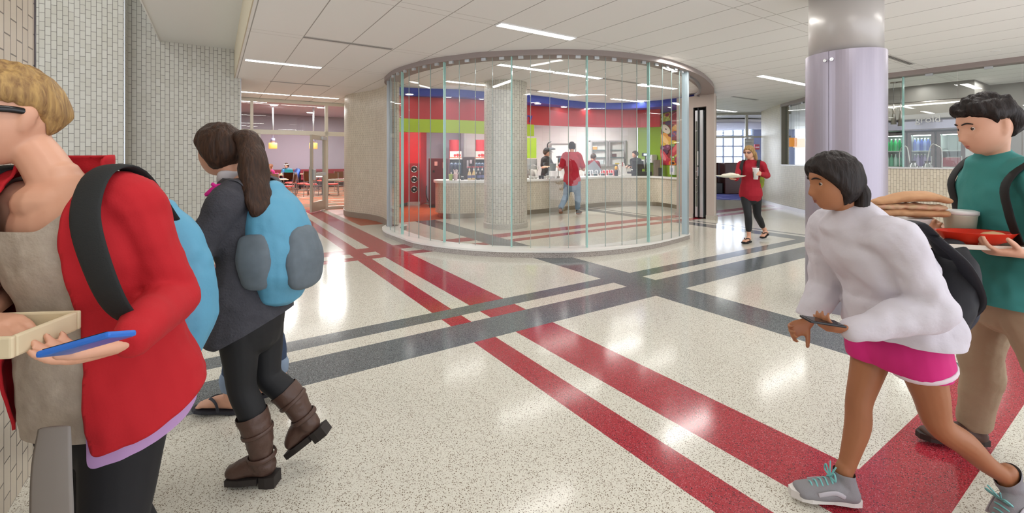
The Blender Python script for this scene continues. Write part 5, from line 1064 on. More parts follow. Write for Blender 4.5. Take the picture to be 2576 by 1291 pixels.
def person(name, label, J, hd, hf, skin=SKIN, lips=LIP, voxel=.008, hands=(), toes=0, cat='person', hs=1.0, eyes=True, base=None, inner=.006, group=None, legs=True, arms=True, feet=True):
    s = J['s']; M = head_frame(hd, hf); b = base or Vector((J['pelvis'].x, J['pelvis'].y, 0))
    t = thing(name, label, cat, b)
    bm = bmesh.new(); torso(bm, J, -inner); add_head(bm, M, s * hs)
    hb = M @ (Vector((0, -.022, -.055)) * s * hs); tubemesh(bm, [J['neck'] - UPV * .03 * s, lerp(J['neck'], hb, .5), hb], [.053 * s, .047 * s, .049 * s], None, 14, 3)
    tubemesh(bm, [lerp(J['neck'], J['shL'], .72) - UPV * .03 * s, J['neck'] - UPV * .062 * s + J['fwd'] * .035 * s, lerp(J['neck'], J['shR'], .72) - UPV * .03 * s], [.040 * s - inner * .5, .050 * s, .040 * s - inner * .5], None, 14, 4)
    for k in 'LR':
        if arms: arm(bm, J, k, -max(.004, inner))
        if legs: leg(bm, J, k, -.004)
        if legs and feet: foot(bm, J, k, 0, toes * (1 if k == 'R' else -1) if toes else 0)
    for h in hands: hand_tubes(bm, *h)
    me = remeshed(bm, voxel, 2); o = link('body', me, skin, t, True)
    bm = bmesh.new(); q = s * hs
    for z, r_, a_ in ((-.0615, .0032, .20), (-.0715, .0040, .17)): tubemesh(bm, [M @ ((head_pt(a_ * k, z + (.0025 * abs(k) if z > -.065 else .004 * abs(k)) - (.005 * abs(k) if z > -.065 else 0)) + Vector((0, -.0012 - .001 * abs(k), 0))) * q) for k in (-1, -.5, 0, .5, 1)], [r_ * .4 * q, r_ * q, r_ * q, r_ * q, r_ * .4 * q], None, 8, 4)
    obj('lips', bm, lips, t, True)
    if eyes:
        for sg in (-1, 1):
            c = M @ (head_pt(sg * .42, .008, 1.0) * s * hs + Vector((0, -.0080, .0)) * s * hs)
            bm = bmesh.new(); bmesh.ops.create_uvsphere(bm, u_segments=16, v_segments=12, radius=.0132 * s * hs)
            for f in bm.faces:
                cc_ = f.calc_center_median().normalized(); f.material_index = 1 if cc_.y > .77 else 0
            bmesh.ops.transform(bm, matrix=Matrix.Translation(c) @ M.to_3x3().to_4x4(), verts=bm.verts); obj('eye', bm, [EYEW, IRIS], t, True)
    return t, M, o
def cloth(name, build, m, t, voxel=.008, smooth=3, cut=None, wob=0.0, wsc=9.0):
    bm = bmesh.new(); build(bm); me = remeshed(bm, voxel, smooth)
    if wob:
        nrm = [v.normal.copy() for v in me.vertices]
        for v, q in zip(me.vertices, nrm):
            c = v.co.copy(); v.co = c + q * ((noise.noise(c * wsc) + .5 * noise.noise(c * wsc * 2.3 + Vector((5, 2, 1)))) * wob)
    if cut:
        bm = bmesh.new(); bm.from_mesh(me); bm.faces.ensure_lookup_table(); dead = [f for f in bm.faces if cut(f.calc_center_median())]
        bmesh.ops.delete(bm, geom=dead, context='FACES')
        for _ in range(8):                               # even out the cut edge
            bv = [(v, [e.other_vert(v).co for e in v.link_edges if e.is_boundary]) for v in bm.verts if v.is_boundary]
            bv = [(v, (L[0] + L[1]) / 2) for v, L in bv if len(L) == 2]
            for v, q in bv: v.co = v.co.lerp(q, .6)
        bm.to_mesh(me); bm.free()
    return link(name, me, m, t, True)
def hair_cap(name, t, M, s, m, line, thick=.016, n=72, mrows=40, wob=.005, low=-.10):
    """line(th) -> lowest z of the hair around the head (th 0 = face); the shell tapers into the scalp there"""
    bm = bmesh.new(); rows = []
    for j in range(mrows + 1):
        row = []
        for i in range(n):
            th = 2 * PI * i / n - PI; zl = line(th) + noise.noise(Vector((math.cos(th) * 6, math.sin(th) * 6, 3))) * .010; z = zl + (.1178 - zl) * math.sin(PI / 2 * j / mrows * .99)
            g = thick * min(1, (j / mrows) / .16) ** .6 + .001; p = head_pt(th, z, 1.0, False, g) ; p += Vector((1, 1, 1)) * 0
            w_ = (noise.noise(Vector((p.x * 60, p.y * 60, p.z * 14))) + .8 * noise.noise(Vector((p.x * 28, p.y * 28, p.z * 9 + 4)))) * wob * (g / thick); p += p.normalized() * w_
            row.append(bm.verts.new(M @ (p * s)))
        rows.append(row)
    for a, b in zip(rows, rows[1:]):
        for i in range(n): bm.faces.new((a[i], a[(i + 1) % n], b[(i + 1) % n], b[i]))
    bm.faces.new(rows[-1]); bm.faces.new(rows[0][::-1])
    return obj(name, bm, m, t, True)
def strand(name, t, pts, rad, m, side=None, wob=.006, wsc=25):
    bm = bmesh.new(); tubemesh(bm, pts, rad, side, 16, 6)
    for v in bm.verts: v.co += Vector((noise.noise(v.co * wsc), noise.noise(v.co * wsc + Vector((9, 0, 0))), 0)) * wob
    return obj(name, bm, m, t, True)
def hairmat(n, a, b):
    m, nt, bs = nodes('hair_' + n)                       # streaks running down the head
    tc = N(nt, 'ShaderNodeTexCoord'); mp = N(nt, 'ShaderNodeMapping'); mp.inputs['Scale'].default_value = (110, 110, 9); nz = N(nt, 'ShaderNodeTexNoise', Scale=1.0, Detail=4.0)
    nt.links.new(tc.outputs['Object'], mp.inputs[0]); nt.links.new(mp.outputs[0], nz.inputs['Vector'])
    f = mth(nt, 'MULTIPLY_ADD', nz.outputs['Fac'], 2.6, -.8); f = mth(nt, 'MINIMUM', mth(nt, 'MAXIMUM', f, 0.0), 1.0)
    nt.links.new(mixc(nt, f, hexc(a), hexc(b)), bs.inputs['Base Color']); bp = N(nt, 'ShaderNodeBump', Strength=.9, Distance=.006)
    nt.links.new(nz.outputs['Fac'], bp.inputs['Height']); nt.links.new(bp.outputs[0], bs.inputs['Normal']); bs.inputs['Roughness'].default_value = .55; bs.inputs['Specular IOR Level'].default_value = .3
    return m
def brows(t, M, s, m):
    for sg in (-1, 1):
        bm = bmesh.new(); tubemesh(bm, [M @ ((head_pt(sg * a, z) + Vector((0, .001, 0))) * s) for a, z in ((.17, .031), (.38, .035), (.60, .028))], [.0028 * s, .0034 * s, .002 * s], None, 8, 4); obj('eyebrow', bm, m, t, True)
def shoe(name, t, J, k, m, sole, g=.008, high=.0, sole_h=.022, voxel=.006):
    s = J['s']; an, toe, hl = J['an' + k], J['toe' + k], J['heel' + k]; d = (toe - hl).normalized(); sd = d.cross(UPV).normalized(); u = sd.cross(d); Lf = (toe - hl).length
    def b(bm):
        foot(bm, J, k, g)
        if high: tubemesh(bm, [an, lerp(an, J['kn' + k], high)], [(.04 + g) * s, (.05 + g) * s], None, 14, 1)
    top = an + u * (.035 * s)
    o = cloth(name, b, m, t, voxel, 2, (None if high else (lambda c: (c - an).dot(u) > .03 * s)))
    bm = bmesh.new(); P = [(-.012, .026), (.02, .034), (.10 / .25 * Lf, .032), (.19 / .25 * Lf, .047), (Lf - .02, .040), (Lf + .012, .015)]
    pl = [hl + d * x * (1) + sd * y * s for x, y in P] + [hl + d * x - sd * y * s for x, y in P[::-1]]
    lo = [bm.verts.new(p - u * .006 * s) for p in pl]; hi = [bm.verts.new(p + u * sole_h * s) for p in pl]; nn = len(pl)
    bm.faces.new(lo); bm.faces.new(hi[::-1])
    for i in range(nn): bm.faces.new((lo[i], hi[i], hi[(i + 1) % nn], lo[(i + 1) % nn]))
    bmesh.ops.recalc_face_normals(bm, faces=bm.faces); obj('sole', bm, sole, o)
    return o
def flipflop(t, J, k, m):
    s = J['s']; toe, hl = J['toe' + k], J['heel' + k]; d = (toe - hl).normalized(); sd = d.cross(UPV).normalized(); u = sd.cross(d); Lf = (toe - hl).length
    bm = bmesh.new(); P = [(-.02, .022), (.02, .038), (.10 / .25 * Lf, .036), (.19 / .25 * Lf, .052), (Lf - .01, .046), (Lf + .022, .018)]
    pl = [hl + d * x + sd * y * s for x, y in P] + [hl + d * x - sd * y * s for x, y in P[::-1]]; nn = len(pl)
    lo = [bm.verts.new(p - u * .018 * s) for p in pl]; hi = [bm.verts.new(p + u * .001 * s) for p in pl]; bm.faces.new(lo); bm.faces.new(hi[::-1])
    for i in range(nn): bm.faces.new((lo[i], hi[i], hi[(i + 1) % nn], lo[(i + 1) % nn]))
    bmesh.ops.recalc_face_normals(bm, faces=bm.faces); o = obj('flip_flop', bm, m, t)
    for sg in (-1, 1):
        bm = bmesh.new(); tubemesh(bm, [hl + d * (Lf - .05 * s) + u * .03 * s + sd * .006 * s, hl + d * (Lf - .09 * s) + u * .062 * s + sd * sg * .018 * s, hl + d * (Lf - .14 * s) + u * .05 * s + sd * sg * .048 * s, hl + d * (Lf - .155 * s) + u * .0 * s + sd * sg * .046 * s], [(.008 * s, .004 * s)] * 4, None, 8, 5); obj('thong_strap', bm, m, o, True)
def pack(name, label, c, f, w, h, d, m, m2=None, group=None, lean=0.0, straps=(), strapm=None, pocket=True):
    """backpack on a back: c centre, f the wearer's forward direction"""
    f = Vector(f).normalized(); r = f.cross(UPV).normalized(); t = thing(name, label, 'backpack', (c[0], c[1], c[2] - h / 2)); c = Vector(c)
    ax = (UPV - f * lean).normalized()
    pts = [c - ax * h * .46, c - ax * h * .25 - f * d * .08, c + ax * h * .1 - f * d * .04, c + ax * h * .34, c + ax * h * .47]
    o = cloth('bag', lambda bm: tubemesh(bm, pts, [(w * .40, d * .36), (w * .5, d * .5), (w * .48, d * .46), (w * .38, d * .34), (w * .2, d * .18)], r, 20, 5), m, t, .008, 3, None, .006, 12)
    if pocket:
        p2 = [p - f * d * .46 for p in (c - ax * h * .38, c - ax * h * .18, c + ax * h * .04)]
        q = cloth('front_pocket', lambda bm: tubemesh(bm, p2, [(w * .32, d * .20), (w * .36, d * .26), (w * .28, d * .18)], r, 16, 5), m2 or m, t, .008, 3, None, .002, 14)
    for S_ in straps:
        bm = bmesh.new(); tubemesh(bm, S_[0], [S_[1]] * len(S_[0]), S_[2], 10, 6); obj('shoulder_strap', bm, strapm or BLACKM, t, True)
    return t
DEN = mat('denim_blue', '#5f7488', .8, bump=(220, .3, .002), var=(7, '#788ea0', .9)); DEN_D = mat('denim_dark', '#2b3b55', .8, bump=(220, .3, .002), var=(7, '#3a4c68', .9))
LEGG = mat('black_leggings', '#15161a', .7); PANT = mat('black_trousers', '#131318', .8)
# ---------------------------------------------------------------- 1: woman in the red jacket (near left)
J = mk_joint((-.10, -1, 0), .95, pelvis=(-1.03, 1.12, .93), chest=(-1.05, 1.085, 1.18), neck=(-1.085, 1.075, 1.372), shL=(-.925, 1.075, 1.315), shR=(-1.20, 1.09, 1.32), elL=W(432, 745, 1.13), wrL=W(335, 852, .925), elR=(-1.27, 1.13, 1.08), wrR=(-1.10, .93, 1.08),
             knL=(-.95, 1.07, .50), anL=(-.93, 1.15, .09), toeL=(-.94, .97, .03), knR=(-1.12, 1.2, .50), anR=(-1.12, 1.42, .17), toeR=(-1.13, 1.28, .04))
hd = Vector((-1.182, 1.045, 1.515))
t, M, body = person('person', 'blonde woman in a red zip jacket and black glasses holding a cream tray', J, hd, (-.40, -.91, -.08), voxel=.005, inner=.016,
    hands=[(J['wrL'], (-.90, -.38, -.20), (-.1, -.15, .97), 1, .98, (.30, .35, .40, .45), .5), (J['wrR'], (.80, -.30, .02), (.1, .15, -.95), 1, .95, (.18, .2, .22, .28), .3)], hs=1.0)
HB = hairmat('blonde', '#b9975f', '#806040')
hair_cap('hair', t, M, .96, HB, lambda th: (.058 if abs(th) < .5 else .058 - .03 * (abs(th) - .5) if abs(th) < 1.25 else .0355 - .02 * min(1, (abs(th) - 1.25) / .45) if abs(th) < 1.8 else .0155 - .06 * min(1, (abs(th) - 1.8) / .5)), .017, wob=.006)
strand('hair_lock', t, [M @ Vector(p) for p in ((.055, .03, .06), (.088, .045, -.02), (.085, .07, -.10), (.07, .10, -.19), (.06, .10, -.24))], [(.018, .02), (.026, .024), (.036, .03), (.034, .028), (.012, .01)], HB)
brows(t, M, .95, mat('brow_brown', '#7a5532', .6))
bm = bmesh.new(); GM = mat('spectacle_black', '#0c0c10', .2)
for sg in (-1, 1):
    tubemesh(bm, [M @ (Vector(p) * .95) for p in ((sg * .070, .070, .016), (sg * .081, .02, .014), (sg * .082, -.02, .006))], [(.0075, .003)] * 3, M.to_3x3() @ UPV, 8, 4)
    pts = [M @ (Vector((sg * .036 + .030 * math.cos(a), .101 - .25 * (.036 + .03 * sg * math.cos(a)) ** 2 / .07 * 4, .006 + .019 * math.sin(a))) * .95) for a in [2 * PI * i / 20 for i in range(21)]]
    tubemesh(bm, pts, [.0034] * 21, None, 6, 1)
tubemesh(bm, [M @ (Vector((x, .104, .012)) * .95) for x in (-.01, 0, .01)], [.003] * 3, None, 6, 1); obj('spectacles', bm, GM, t, True)
TEE = mat('oatmeal_knit', '#c2b7a8', .9, bump=(70, .6, .004), var=(22, '#93867a', 1.0)); RJ = mat('red_fleece', '#b5121f', .85, bump=(240, .3, .002))
X0, Y0 = -1.085, 1.075
cloth('shirt', lambda bm: (torso(bm, J, .010, -.2, .94, 1.0), arm(bm, J, 'L', .002, .3), arm(bm, J, 'R', .002, .3), tubemesh(bm, [spine(J, -.36), spine(J, -.1), spine(J, .1)], [(.178, .145), (.175, .135), (.165, .125)], (1, 0, 0), 20, 2)), TEE, t, .006, 3, lambda c: c.z < .775 or c.z > 1.255 + 1.1 * max(0, abs(c.x - X0) - .06) + (.06 if c.y > Y0 + .02 else 0), .004, 14)
cloth('undershirt', lambda bm: tubemesh(bm, [spine(J, -.50), spine(J, -.2), spine(J, .1)], [(.192, .158), (.188, .150), (.17, .13)], (1, 0, 0), 22, 3), mat('lavender_jersey', '#b58fc0', .8), t, .008, 2, lambda c: c.z < .70 + .35 * (c.y - .95) or (c.x < -.95 and c.y < 1.12))
def jack(bm):
    torso(bm, J, .028, -.2, .90, 1.03); arm(bm, J, 'L', .018, 1.0, 1.0, .043); arm(bm, J, 'R', .018, 1.0, 1.0, .043)
    tubemesh(bm, [spine(J, -.48) + Vector((.012, .012, 0)), spine(J, -.2) + Vector((.010, .006, 0)), spine(J, .15)], [(.215, .180), (.205, .170), (.18, .14)], (1, 0, 0), 24, 3)
    tubemesh(bm, [J['neck'] + Vector((.01, -.0, -.08)), J['neck'] + Vector((.004, .012, .0)), J['neck'] + Vector((.004, .020, .05))], [(.125, .11), (.094, .09), (.090, .088)], (1, 0, 0), 20, 3)
def jcut(c):
    if c.z > J['neck'].z + .055 or c.z < .735 + .45 * (c.y - .95): return True
    if c.z > 1.27 and math.hypot(c.x - X0, c.y - Y0) < .070: return True
    return c.y < Y0 + .01 and -1.165 < c.x < -.972 + .08 * max(0, 1.22 - c.z)
o = cloth('jacket', jack, RJ, t, .006, 3, jcut, .009, 10); md = o.modifiers.new('thick', 'SOLIDIFY'); md.thickness = .006
cloth('trousers', lambda bm: (tubemesh(bm, [spine(J, -.38), spine(J, -.1), spine(J, .08)], [(.155, .13), (.164, .130), (.145, .11)], (1, 0, 0), 20, 3), leg(bm, J, 'L', .014), leg(bm, J, 'R', .014)), PANT, t, .009, 3)
bm = bmesh.new(); tubemesh(bm, [(-.945, .925, .86), (-.94, .915, .79), (-.945, .92, .68), (-.95, .93, .56)], [(.034, .004), (.042, .004), (.046, .004), (.042, .004)], (1, 0, 0), 10, 5); obj('hanging_strap', bm, mat('grey_webbing', '#8d8783', .8), t, True)
for k in 'LR': shoe('shoe', t, J, k, BLACKM, BLACK)
pack('backpack', 'sky blue backpack on the back of the woman in the red jacket', (-1.085, 1.36, 1.045), (0, -1, 0), .33, .46, .24, mat('blue_nylon', '#5b9fbf', .6, bump=(40, .3, .004)), mat('blue_nylon_dark', '#4788ab', .6), None, 0,
     [([(-.95, 1.24, 1.25), (-.945, 1.12, 1.385), (-.945, 1.03, 1.385), (-.915, .96, 1.30), (-.865, .935, 1.19), (-.835, .955, 1.09), (-.845, 1.04, 1.03)], (.032, .006), (1, 0, 0)), ([(-1.22, 1.24, 1.25), (-1.215, 1.12, 1.385), (-1.22, 1.03, 1.375), (-1.235, .965, 1.28), (-1.25, .96, 1.12)], (.030, .006), (1, 0, 0))], mat('strap_black', '#1e2122', .85, bump=(300, .4, .002)))
TZ = 1.05
tr = thing('serving_tray', 'cream plastic tray carried by the woman in the red jacket', 'tray', (-1.03, .86, TZ)); CRM = mat('cream_plastic', '#e3d5b4', .4)
MTr = Matrix.Translation((-1.085, .87, TZ)) @ Matrix.Rotation(.10, 4, 'Z')
bm = bmesh.new(); box(bm, (-.17, -.07, 0), (.165, .07, .008), MTr, .003); obj('base', bm, CRM, tr)
bm = bmesh.new()
for lo, hi in (((-.175, -.075, .002), (.17, -.065, .042)), ((-.175, .065, .002), (.17, .075, .042)), ((.16, -.065, .002), (.17, .065, .042)), ((-.175, -.065, .002), (-.165, .065, .042))): box(bm, lo, hi, MTr, .004)
obj('rim', bm, CRM, tr)
c_ = W(222, 864, .80); ph = thing('mobile_phone', 'slim blue mobile phone held by the cream tray', 'phone', c_); MPm = Matrix.Translation(c_) @ Matrix.Rotation(.10, 4, 'Z') @ Matrix.Rotation(-.26, 4, 'Y') @ Matrix.Rotation(-.33, 4, 'X')
bm = bmesh.new(); box(bm, (-.060, -.032, -.006), (.060, .032, .006), MPm, .005); obj('case', bm, mat('phone_blue', '#2a6fd0', .3), ph); bm = bmesh.new(); box(bm, (-.052, -.028, .0061), (.052, .028, .0068), MPm); obj('screen', bm, mat('phone_screen', '#10131c', .1), ph)
# ---------------------------------------------------------------- 2: woman with the dark knit jacket and brown boots
J = mk_joint((-.985, .12, 0), .93, pelvis=(-1.165, 2.0, .80), chest=(-1.18, 2.0, 1.09), neck=(-1.215, 2.0, 1.315), shL=(-1.165, 1.845, 1.255), shR=(-1.185, 2.16, 1.255), elL=(-1.275, 1.80, 1.01), wrL=(-1.46, 1.86, .99), elR=(-1.30, 2.2, 1.0), wrR=(-1.48, 2.1, .98),
             knL=(-1.165, 1.935, .425), anL=(-1.085, 1.955, .105), toeL=(-1.235, 1.955, .022), heelL=(-1.035, 1.955, .03), knR=(-1.12, 2.06, .42), anR=(-.955, 2.08, .21), toeR=(-1.0, 2.08, .075), heelR=(-.875, 2.08, .17))
hd = Vector((-1.295, 1.985, 1.452))
t, M, body = person('person', 'dark haired woman in charcoal knit jacket and tall brown boots walking left', J, hd, (-.97, .20, -.06), voxel=.006, hands=[(J['wrL'], (-1, .1, .05), (0, .9, .2), -1, .93), (J['wrR'], (-1, -.1, .05), (0, -.9, .2), 1, .93)], hs=.98, feet=False)
HD = hairmat('dark_brown', '#2e2019', '#4a3224')
hair_cap('hair', t, M, .94, HD, lambda th: (.058 if abs(th) < .5 else .058 - .09 * (abs(th) - .5) if abs(th) < 1.2 else -.005 - .075 * min(1, (abs(th) - 1.2) / .5)), .018)
strand('ponytail', t, [M @ Vector(p) for p in ((0, -.105, .055), (-.01, -.155, .04), (-.02, -.185, -.05), (-.03, -.20, -.16), (-.035, -.235, -.27), (-.04, -.255, -.31))], [(.03, .03), (.045, .04), (.062, .048), (.072, .05), (.062, .04), (.03, .02)], HD, M.to_3x3() @ Vector((1, 0, 0)), .012, 18)
brows(t, M, .93, HD)
KNIT = mat('charcoal_knit', '#494950', .9, bump=(120, .8, .006), var=(30, '#36363d', .9))
def jk(bm):
    torso(bm, J, .026, -.2, .93, 1.02); arm(bm, J, 'L', .022, 1.0, 1.0, .042); arm(bm, J, 'R', .022, 1.0, 1.0, .042)
    tubemesh(bm, [Vector((-1.165, 2.0, .655)), Vector((-1.165, 2.0, .74)), spine(J, .1)], [(.20, .175), (.192, .165), (.17, .135)], J['rt'], 22, 4)
    tubemesh(bm, [J['neck'] - UPV * .06, J['neck'] + Vector((-.01, 0, .02))], [(.10, .09), (.068, .066)], J['rt'], 18, 3)
cloth('jacket', jk, KNIT, t, .008, 3, lambda c: c.z > J['neck'].z + .02 or c.z < .635 + .55 * max(0, c.x + 1.2), .010, 10)
bm = bmesh.new(); tubemesh(bm, [J['neck'] + Vector((.05, 0, .02)), J['neck'] + Vector((-.04, -.06, .03)), J['neck'] + Vector((-.085, 0, .0)), J['neck'] + Vector((-.04, .06, .03)), J['neck'] + Vector((.05, 0, .02))], [(.022, .008)] * 5, UPV, 10, 6); obj('collar', bm, mat('pale_collar', '#c9c6cc', .8), t, True)
cloth('leggings', lambda bm: (tubemesh(bm, [spine(J, -.3), spine(J, -.1), spine(J, .1)], [(.14, .12), (.165, .125), (.15, .11)], J['rt'], 18, 3), leg(bm, J, 'L', .006, .85), leg(bm, J, 'R', .006, .85)), LEGG, t, .007, 3)
BOOT = mat('brown_leather', '#5a4238', .45, bump=(45, .35, .006), var=(14, '#453028', .8)); BSOLE = mat('boot_sole', '#2a2422', .6)
for k in 'LR':
    s = J['s']; an, kn, toe, hl = J['an' + k], J['kn' + k], J['toe' + k], J['heel' + k]; d = (toe - hl).normalized(); sd = d.cross(UPV).normalized(); u = sd.cross(d); tp = lerp(an, kn, .66)
    def bt(bm):
        tubemesh(bm, [an - u * .02, lerp(an, tp, .15), lerp(an, tp, .5) + d * -.012, lerp(an, tp, .85) - d * .012, tp - d * .008], [(.046, .046), (.047, .047), (.056, .056), (.063, .062), (.064, .063)], d, 20, 5)
        tubemesh(bm, [hl + d * .03 + u * .05, hl + d * .09 + u * .055, hl + d * .15 + u * .042, toe - d * .015 + u * .034], [(.038, .042), (.041, .048), (.046, .036), (.041, .026)], sd, 18, 5)
    o = cloth('boot', bt, BOOT, t, .006, 2, lambda c: (c - tp).dot((kn - an).normalized()) > -.002, .004, 22)
    bm = bmesh.new()
    for x0, x1, h0, wd_ in ((-.012, .065, -.030, .036), (.06, .205, -.008, .046)):
        P = [(x0, wd_ * .85), ((x0 + x1) / 2, wd_), (x1 - .01, wd_ * .9)]; pl = [hl + d * x + sd * y for x, y in P] + [hl + d * x - sd * y for x, y in P[::-1]]
        lo = [bm.verts.new(p + u * h0) for p in pl]; hi = [bm.verts.new(p + u * .018) for p in pl]; bm.faces.new(lo); bm.faces.new(hi[::-1])
        for i in range(6): bm.faces.new((lo[i], hi[i], hi[(i + 1) % 6], lo[(i + 1) % 6]))
    bmesh.ops.recalc_face_normals(bm, faces=bm.faces); obj('heel_and_sole', bm, BSOLE, o)
    c_ = lerp(an, tp, .10); a_ = (kn - an).normalized(); bm = bmesh.new(); e2 = a_.cross(d).normalized(); e1 = e2.cross(a_)
    tubemesh(bm, [c_ + (e1 * math.cos(q) + e2 * math.sin(q)) * .054 + a_ * .008 * math.cos(q) for q in [2 * PI * i / 20 for i in range(21)]], [(.011, .004)] * 21, a_, 8, 1); sb = obj('ankle_strap', bm, BOOT, o, True)
    bm = bmesh.new(); q = c_ - e2 * .058 * (1 if e2.y > 0 else -1) + e1 * .012; tubemesh(bm, [q + e1 * x + a_ * z for x, z in ((-.012, -.014), (.012, -.014), (.012, .014), (-.012, .014), (-.012, -.014))], [.0025] * 5, None, 6, 1); obj('buckle', bm, mat('buckle_bronze', '#6e5a45', .35, .9), sb)
    bm = bmesh.new(); c_ = lerp(an, tp, .62) - d * .012; tubemesh(bm, [c_ + (e1 * math.cos(q) + e2 * math.sin(q)) * .0625 for q in [2 * PI * i / 20 for i in range(21)]], [(.009, .003)] * 21, a_, 8, 1); obj('shaft_band', bm, BOOT, o, True)
bp = pack('backpack', 'sky blue backpack with grey pockets worn by the woman in brown boots', (-1.045, 2.0, 1.065), J['fwd'], .34, .46, .25, MATS['blue_nylon'], mat('grey_mesh_pocket', '#6d7a84', .7, var=(30, '#545f68', .8)), None, -.10,
     [([(-1.06, 1.88, 1.24), (-1.13, 1.865, 1.325), (-1.20, 1.86, 1.31), (-1.265, 1.865, 1.22), (-1.25, 1.89, 1.12)], (.024, .005), (0, 1, 0)), ([(-1.06, 2.12, 1.24), (-1.13, 2.14, 1.325), (-1.2, 2.14, 1.31), (-1.28, 2.145, 1.2), (-1.26, 2.15, 1.0)], (.024, .005), (0, 1, 0))], mat('strap_grey', '#4c4c52', .8))
o = cloth('side_pocket', lambda bm: tubemesh(bm, [Vector((-1.06, 1.855, .90)), Vector((-1.06, 1.84, 1.0)), Vector((-1.07, 1.845, 1.09))], [(.06, .03), (.075, .04), (.06, .02)], (1, 0, 0), 14, 4), MATS['grey_mesh_pocket'], bp, .007, 2)
bm = bmesh.new(); tubemesh(bm, [(-1.255, 1.835, 1.27), (-1.20, 1.83, 1.30), (-1.14, 1.83, 1.295)], [(.008, .004), (.016, .006), (.008, .004)], UPV, 8, 4); tubemesh(bm, [(-1.225, 1.83, 1.315), (-1.2, 1.828, 1.295), (-1.215, 1.828, 1.27)], [(.008, .004)] * 3, UPV, 8, 4); obj('ribbon', bm, mat('magenta_ribbon', '#e01f96', .6), bp, True)
# ---------------------------------------------------------------- 3: person in rolled jeans and flip-flops behind her
J = mk_joint((-1, .05, 0), .92, pelvis=(-1.50, 2.56, .82), chest=(-1.50, 2.56, 1.10), neck=(-1.50, 2.56, 1.32), elL=(-1.48, 2.40, 1.06), wrL=(-1.56, 2.42, .84), elR=(-1.46, 2.74, 1.06), wrR=(-1.54, 2.74, .84),
             knL=(-1.54, 2.50, .45), anL=(-1.575, 2.50, .105), toeL=(-1.755, 2.50, .035), heelL=(-1.535, 2.50, .022), knR=(-1.44, 2.63, .44), anR=(-1.36, 2.64, .14), toeR=(-1.50, 2.64, .035), heelR=(-1.31, 2.64, .07))
t, M, body = person('person', 'person in rolled dark jeans and flip-flops mostly hidden behind the woman in brown boots', J, Vector((-1.53, 2.56, 1.455)), (-1, .05, 0), voxel=.006, hands=[(J['wrL'], (-.2, 0, -1), (-1, 0, .2), 1, .9), (J['wrR'], (-.2, 0, -1), (-1, 0, .2), -1, .9)], toes=1, hs=.97)
hair_cap('hair', t, M, .92, HD, lambda th: (.058 if abs(th) < .5 else .058 - .09 * (abs(th) - .5) if abs(th) < 1.2 else -.005 - .085 * min(1, (abs(th) - 1.2) / .5)), .016)
cloth('top', lambda bm: (torso(bm, J, .014, -.2, .93), arm(bm, J, 'L', .01, .5), arm(bm, J, 'R', .01, .5)), mat('navy_top', '#2a2f4a', .85), t, .010, 3, None, .004)
cloth('jeans', lambda bm: (tubemesh(bm, [spine(J, -.3), spine(J, -.1), spine(J, .1)], [(.14, .12), (.165, .125), (.15, .11)], J['rt'], 18, 3), leg(bm, J, 'L', .016, .85), leg(bm, J, 'R', .016, .85)), DEN_D, t, .007, 2, lambda c: c.z < .15, .003, 18)
for k in 'LR':
    an, kn = J['an' + k], J['kn' + k]; a_, b_ = lerp(an, kn, .16), lerp(an, kn, .30); bm = bmesh.new(); tubemesh(bm, [a_, lerp(a_, b_, .5), b_], [.054, .060, .058], None, 18, 3); obj('rolled_cuff', bm, mat('cuff_denim', '#8496ad', .8, bump=(220, .3, .002)), t, True)
    flipflop(t, J, k, mat('flip_flop_navy', '#2b2c35', .7))
# ---------------------------------------------------------------- 9: girl in the white sweatshirt and pink shorts
J = mk_joint((-.97, .10, 0), .92, pelvis=(1.535, 1.78, .735), chest=(1.47, 1.78, .985), neck=(1.345, 1.78, 1.175), shL=(1.385, 1.62, 1.125), shR=(1.365, 1.94, 1.12), elL=(1.50, 1.58, .885), wrL=(1.235, 1.62, .80), elR=(1.40, 2.0, .86), wrR=(1.30, 1.97, .70),
             hipL=(1.53, 1.70, .715), hipR=(1.52, 1.86, .715), knR=(1.425, 1.84, .42), anR=(1.365, 1.84, .105), toeR=(1.165, 1.86, .03), heelR=(1.40, 1.825, .02), knL=(1.64, 1.72, .395), anL=(1.905, 1.72, .17), toeL=(1.885, 1.70, .03), heelL=(1.985, 1.71, .14))
hd = Vector((1.275, 1.775, 1.322))
t, M, body = person('person', 'dark haired girl in a white sweatshirt and pink shorts striding left by the clad column', J, hd, (-.97, .02, -.14), SKIN_T, LIP_T, .006, [(J['wrL'], (-1, .05, .05), (0, .5, .8), -1, .9, (.5, .55, .6, .65)), (J['wrR'], (-.9, -.1, -.4), (0, -.9, .2), 1, .9)], hs=.98)
HK = hairmat('black', '#1a1514', '#2b211e')
hair_cap('hair', t, M, .93, HK, lambda th: (.060 if abs(th) < .5 else .060 - .09 * (abs(th) - .5) if abs(th) < 1.2 else -.003 - .085 * min(1, (abs(th) - 1.2) / .5)), .020)
strand('hair_tail', t, [M @ Vector(p) for p in ((0, -.070, .0), (-.01, -.078, -.05), (-.02, -.065, -.10), (-.03, -.05, -.15), (-.03, -.045, -.18))], [(.05, .03), (.056, .034), (.05, .03), (.04, .025), (.02, .015)], HK, M.to_3x3() @ Vector((1, 0, 0)))
brows(t, M, .92, HK)
WSW = mat('white_sweatshirt', '#d9d6de', .9, bump=(60, .4, .004), var=(5, '#c9c2cc', .8))
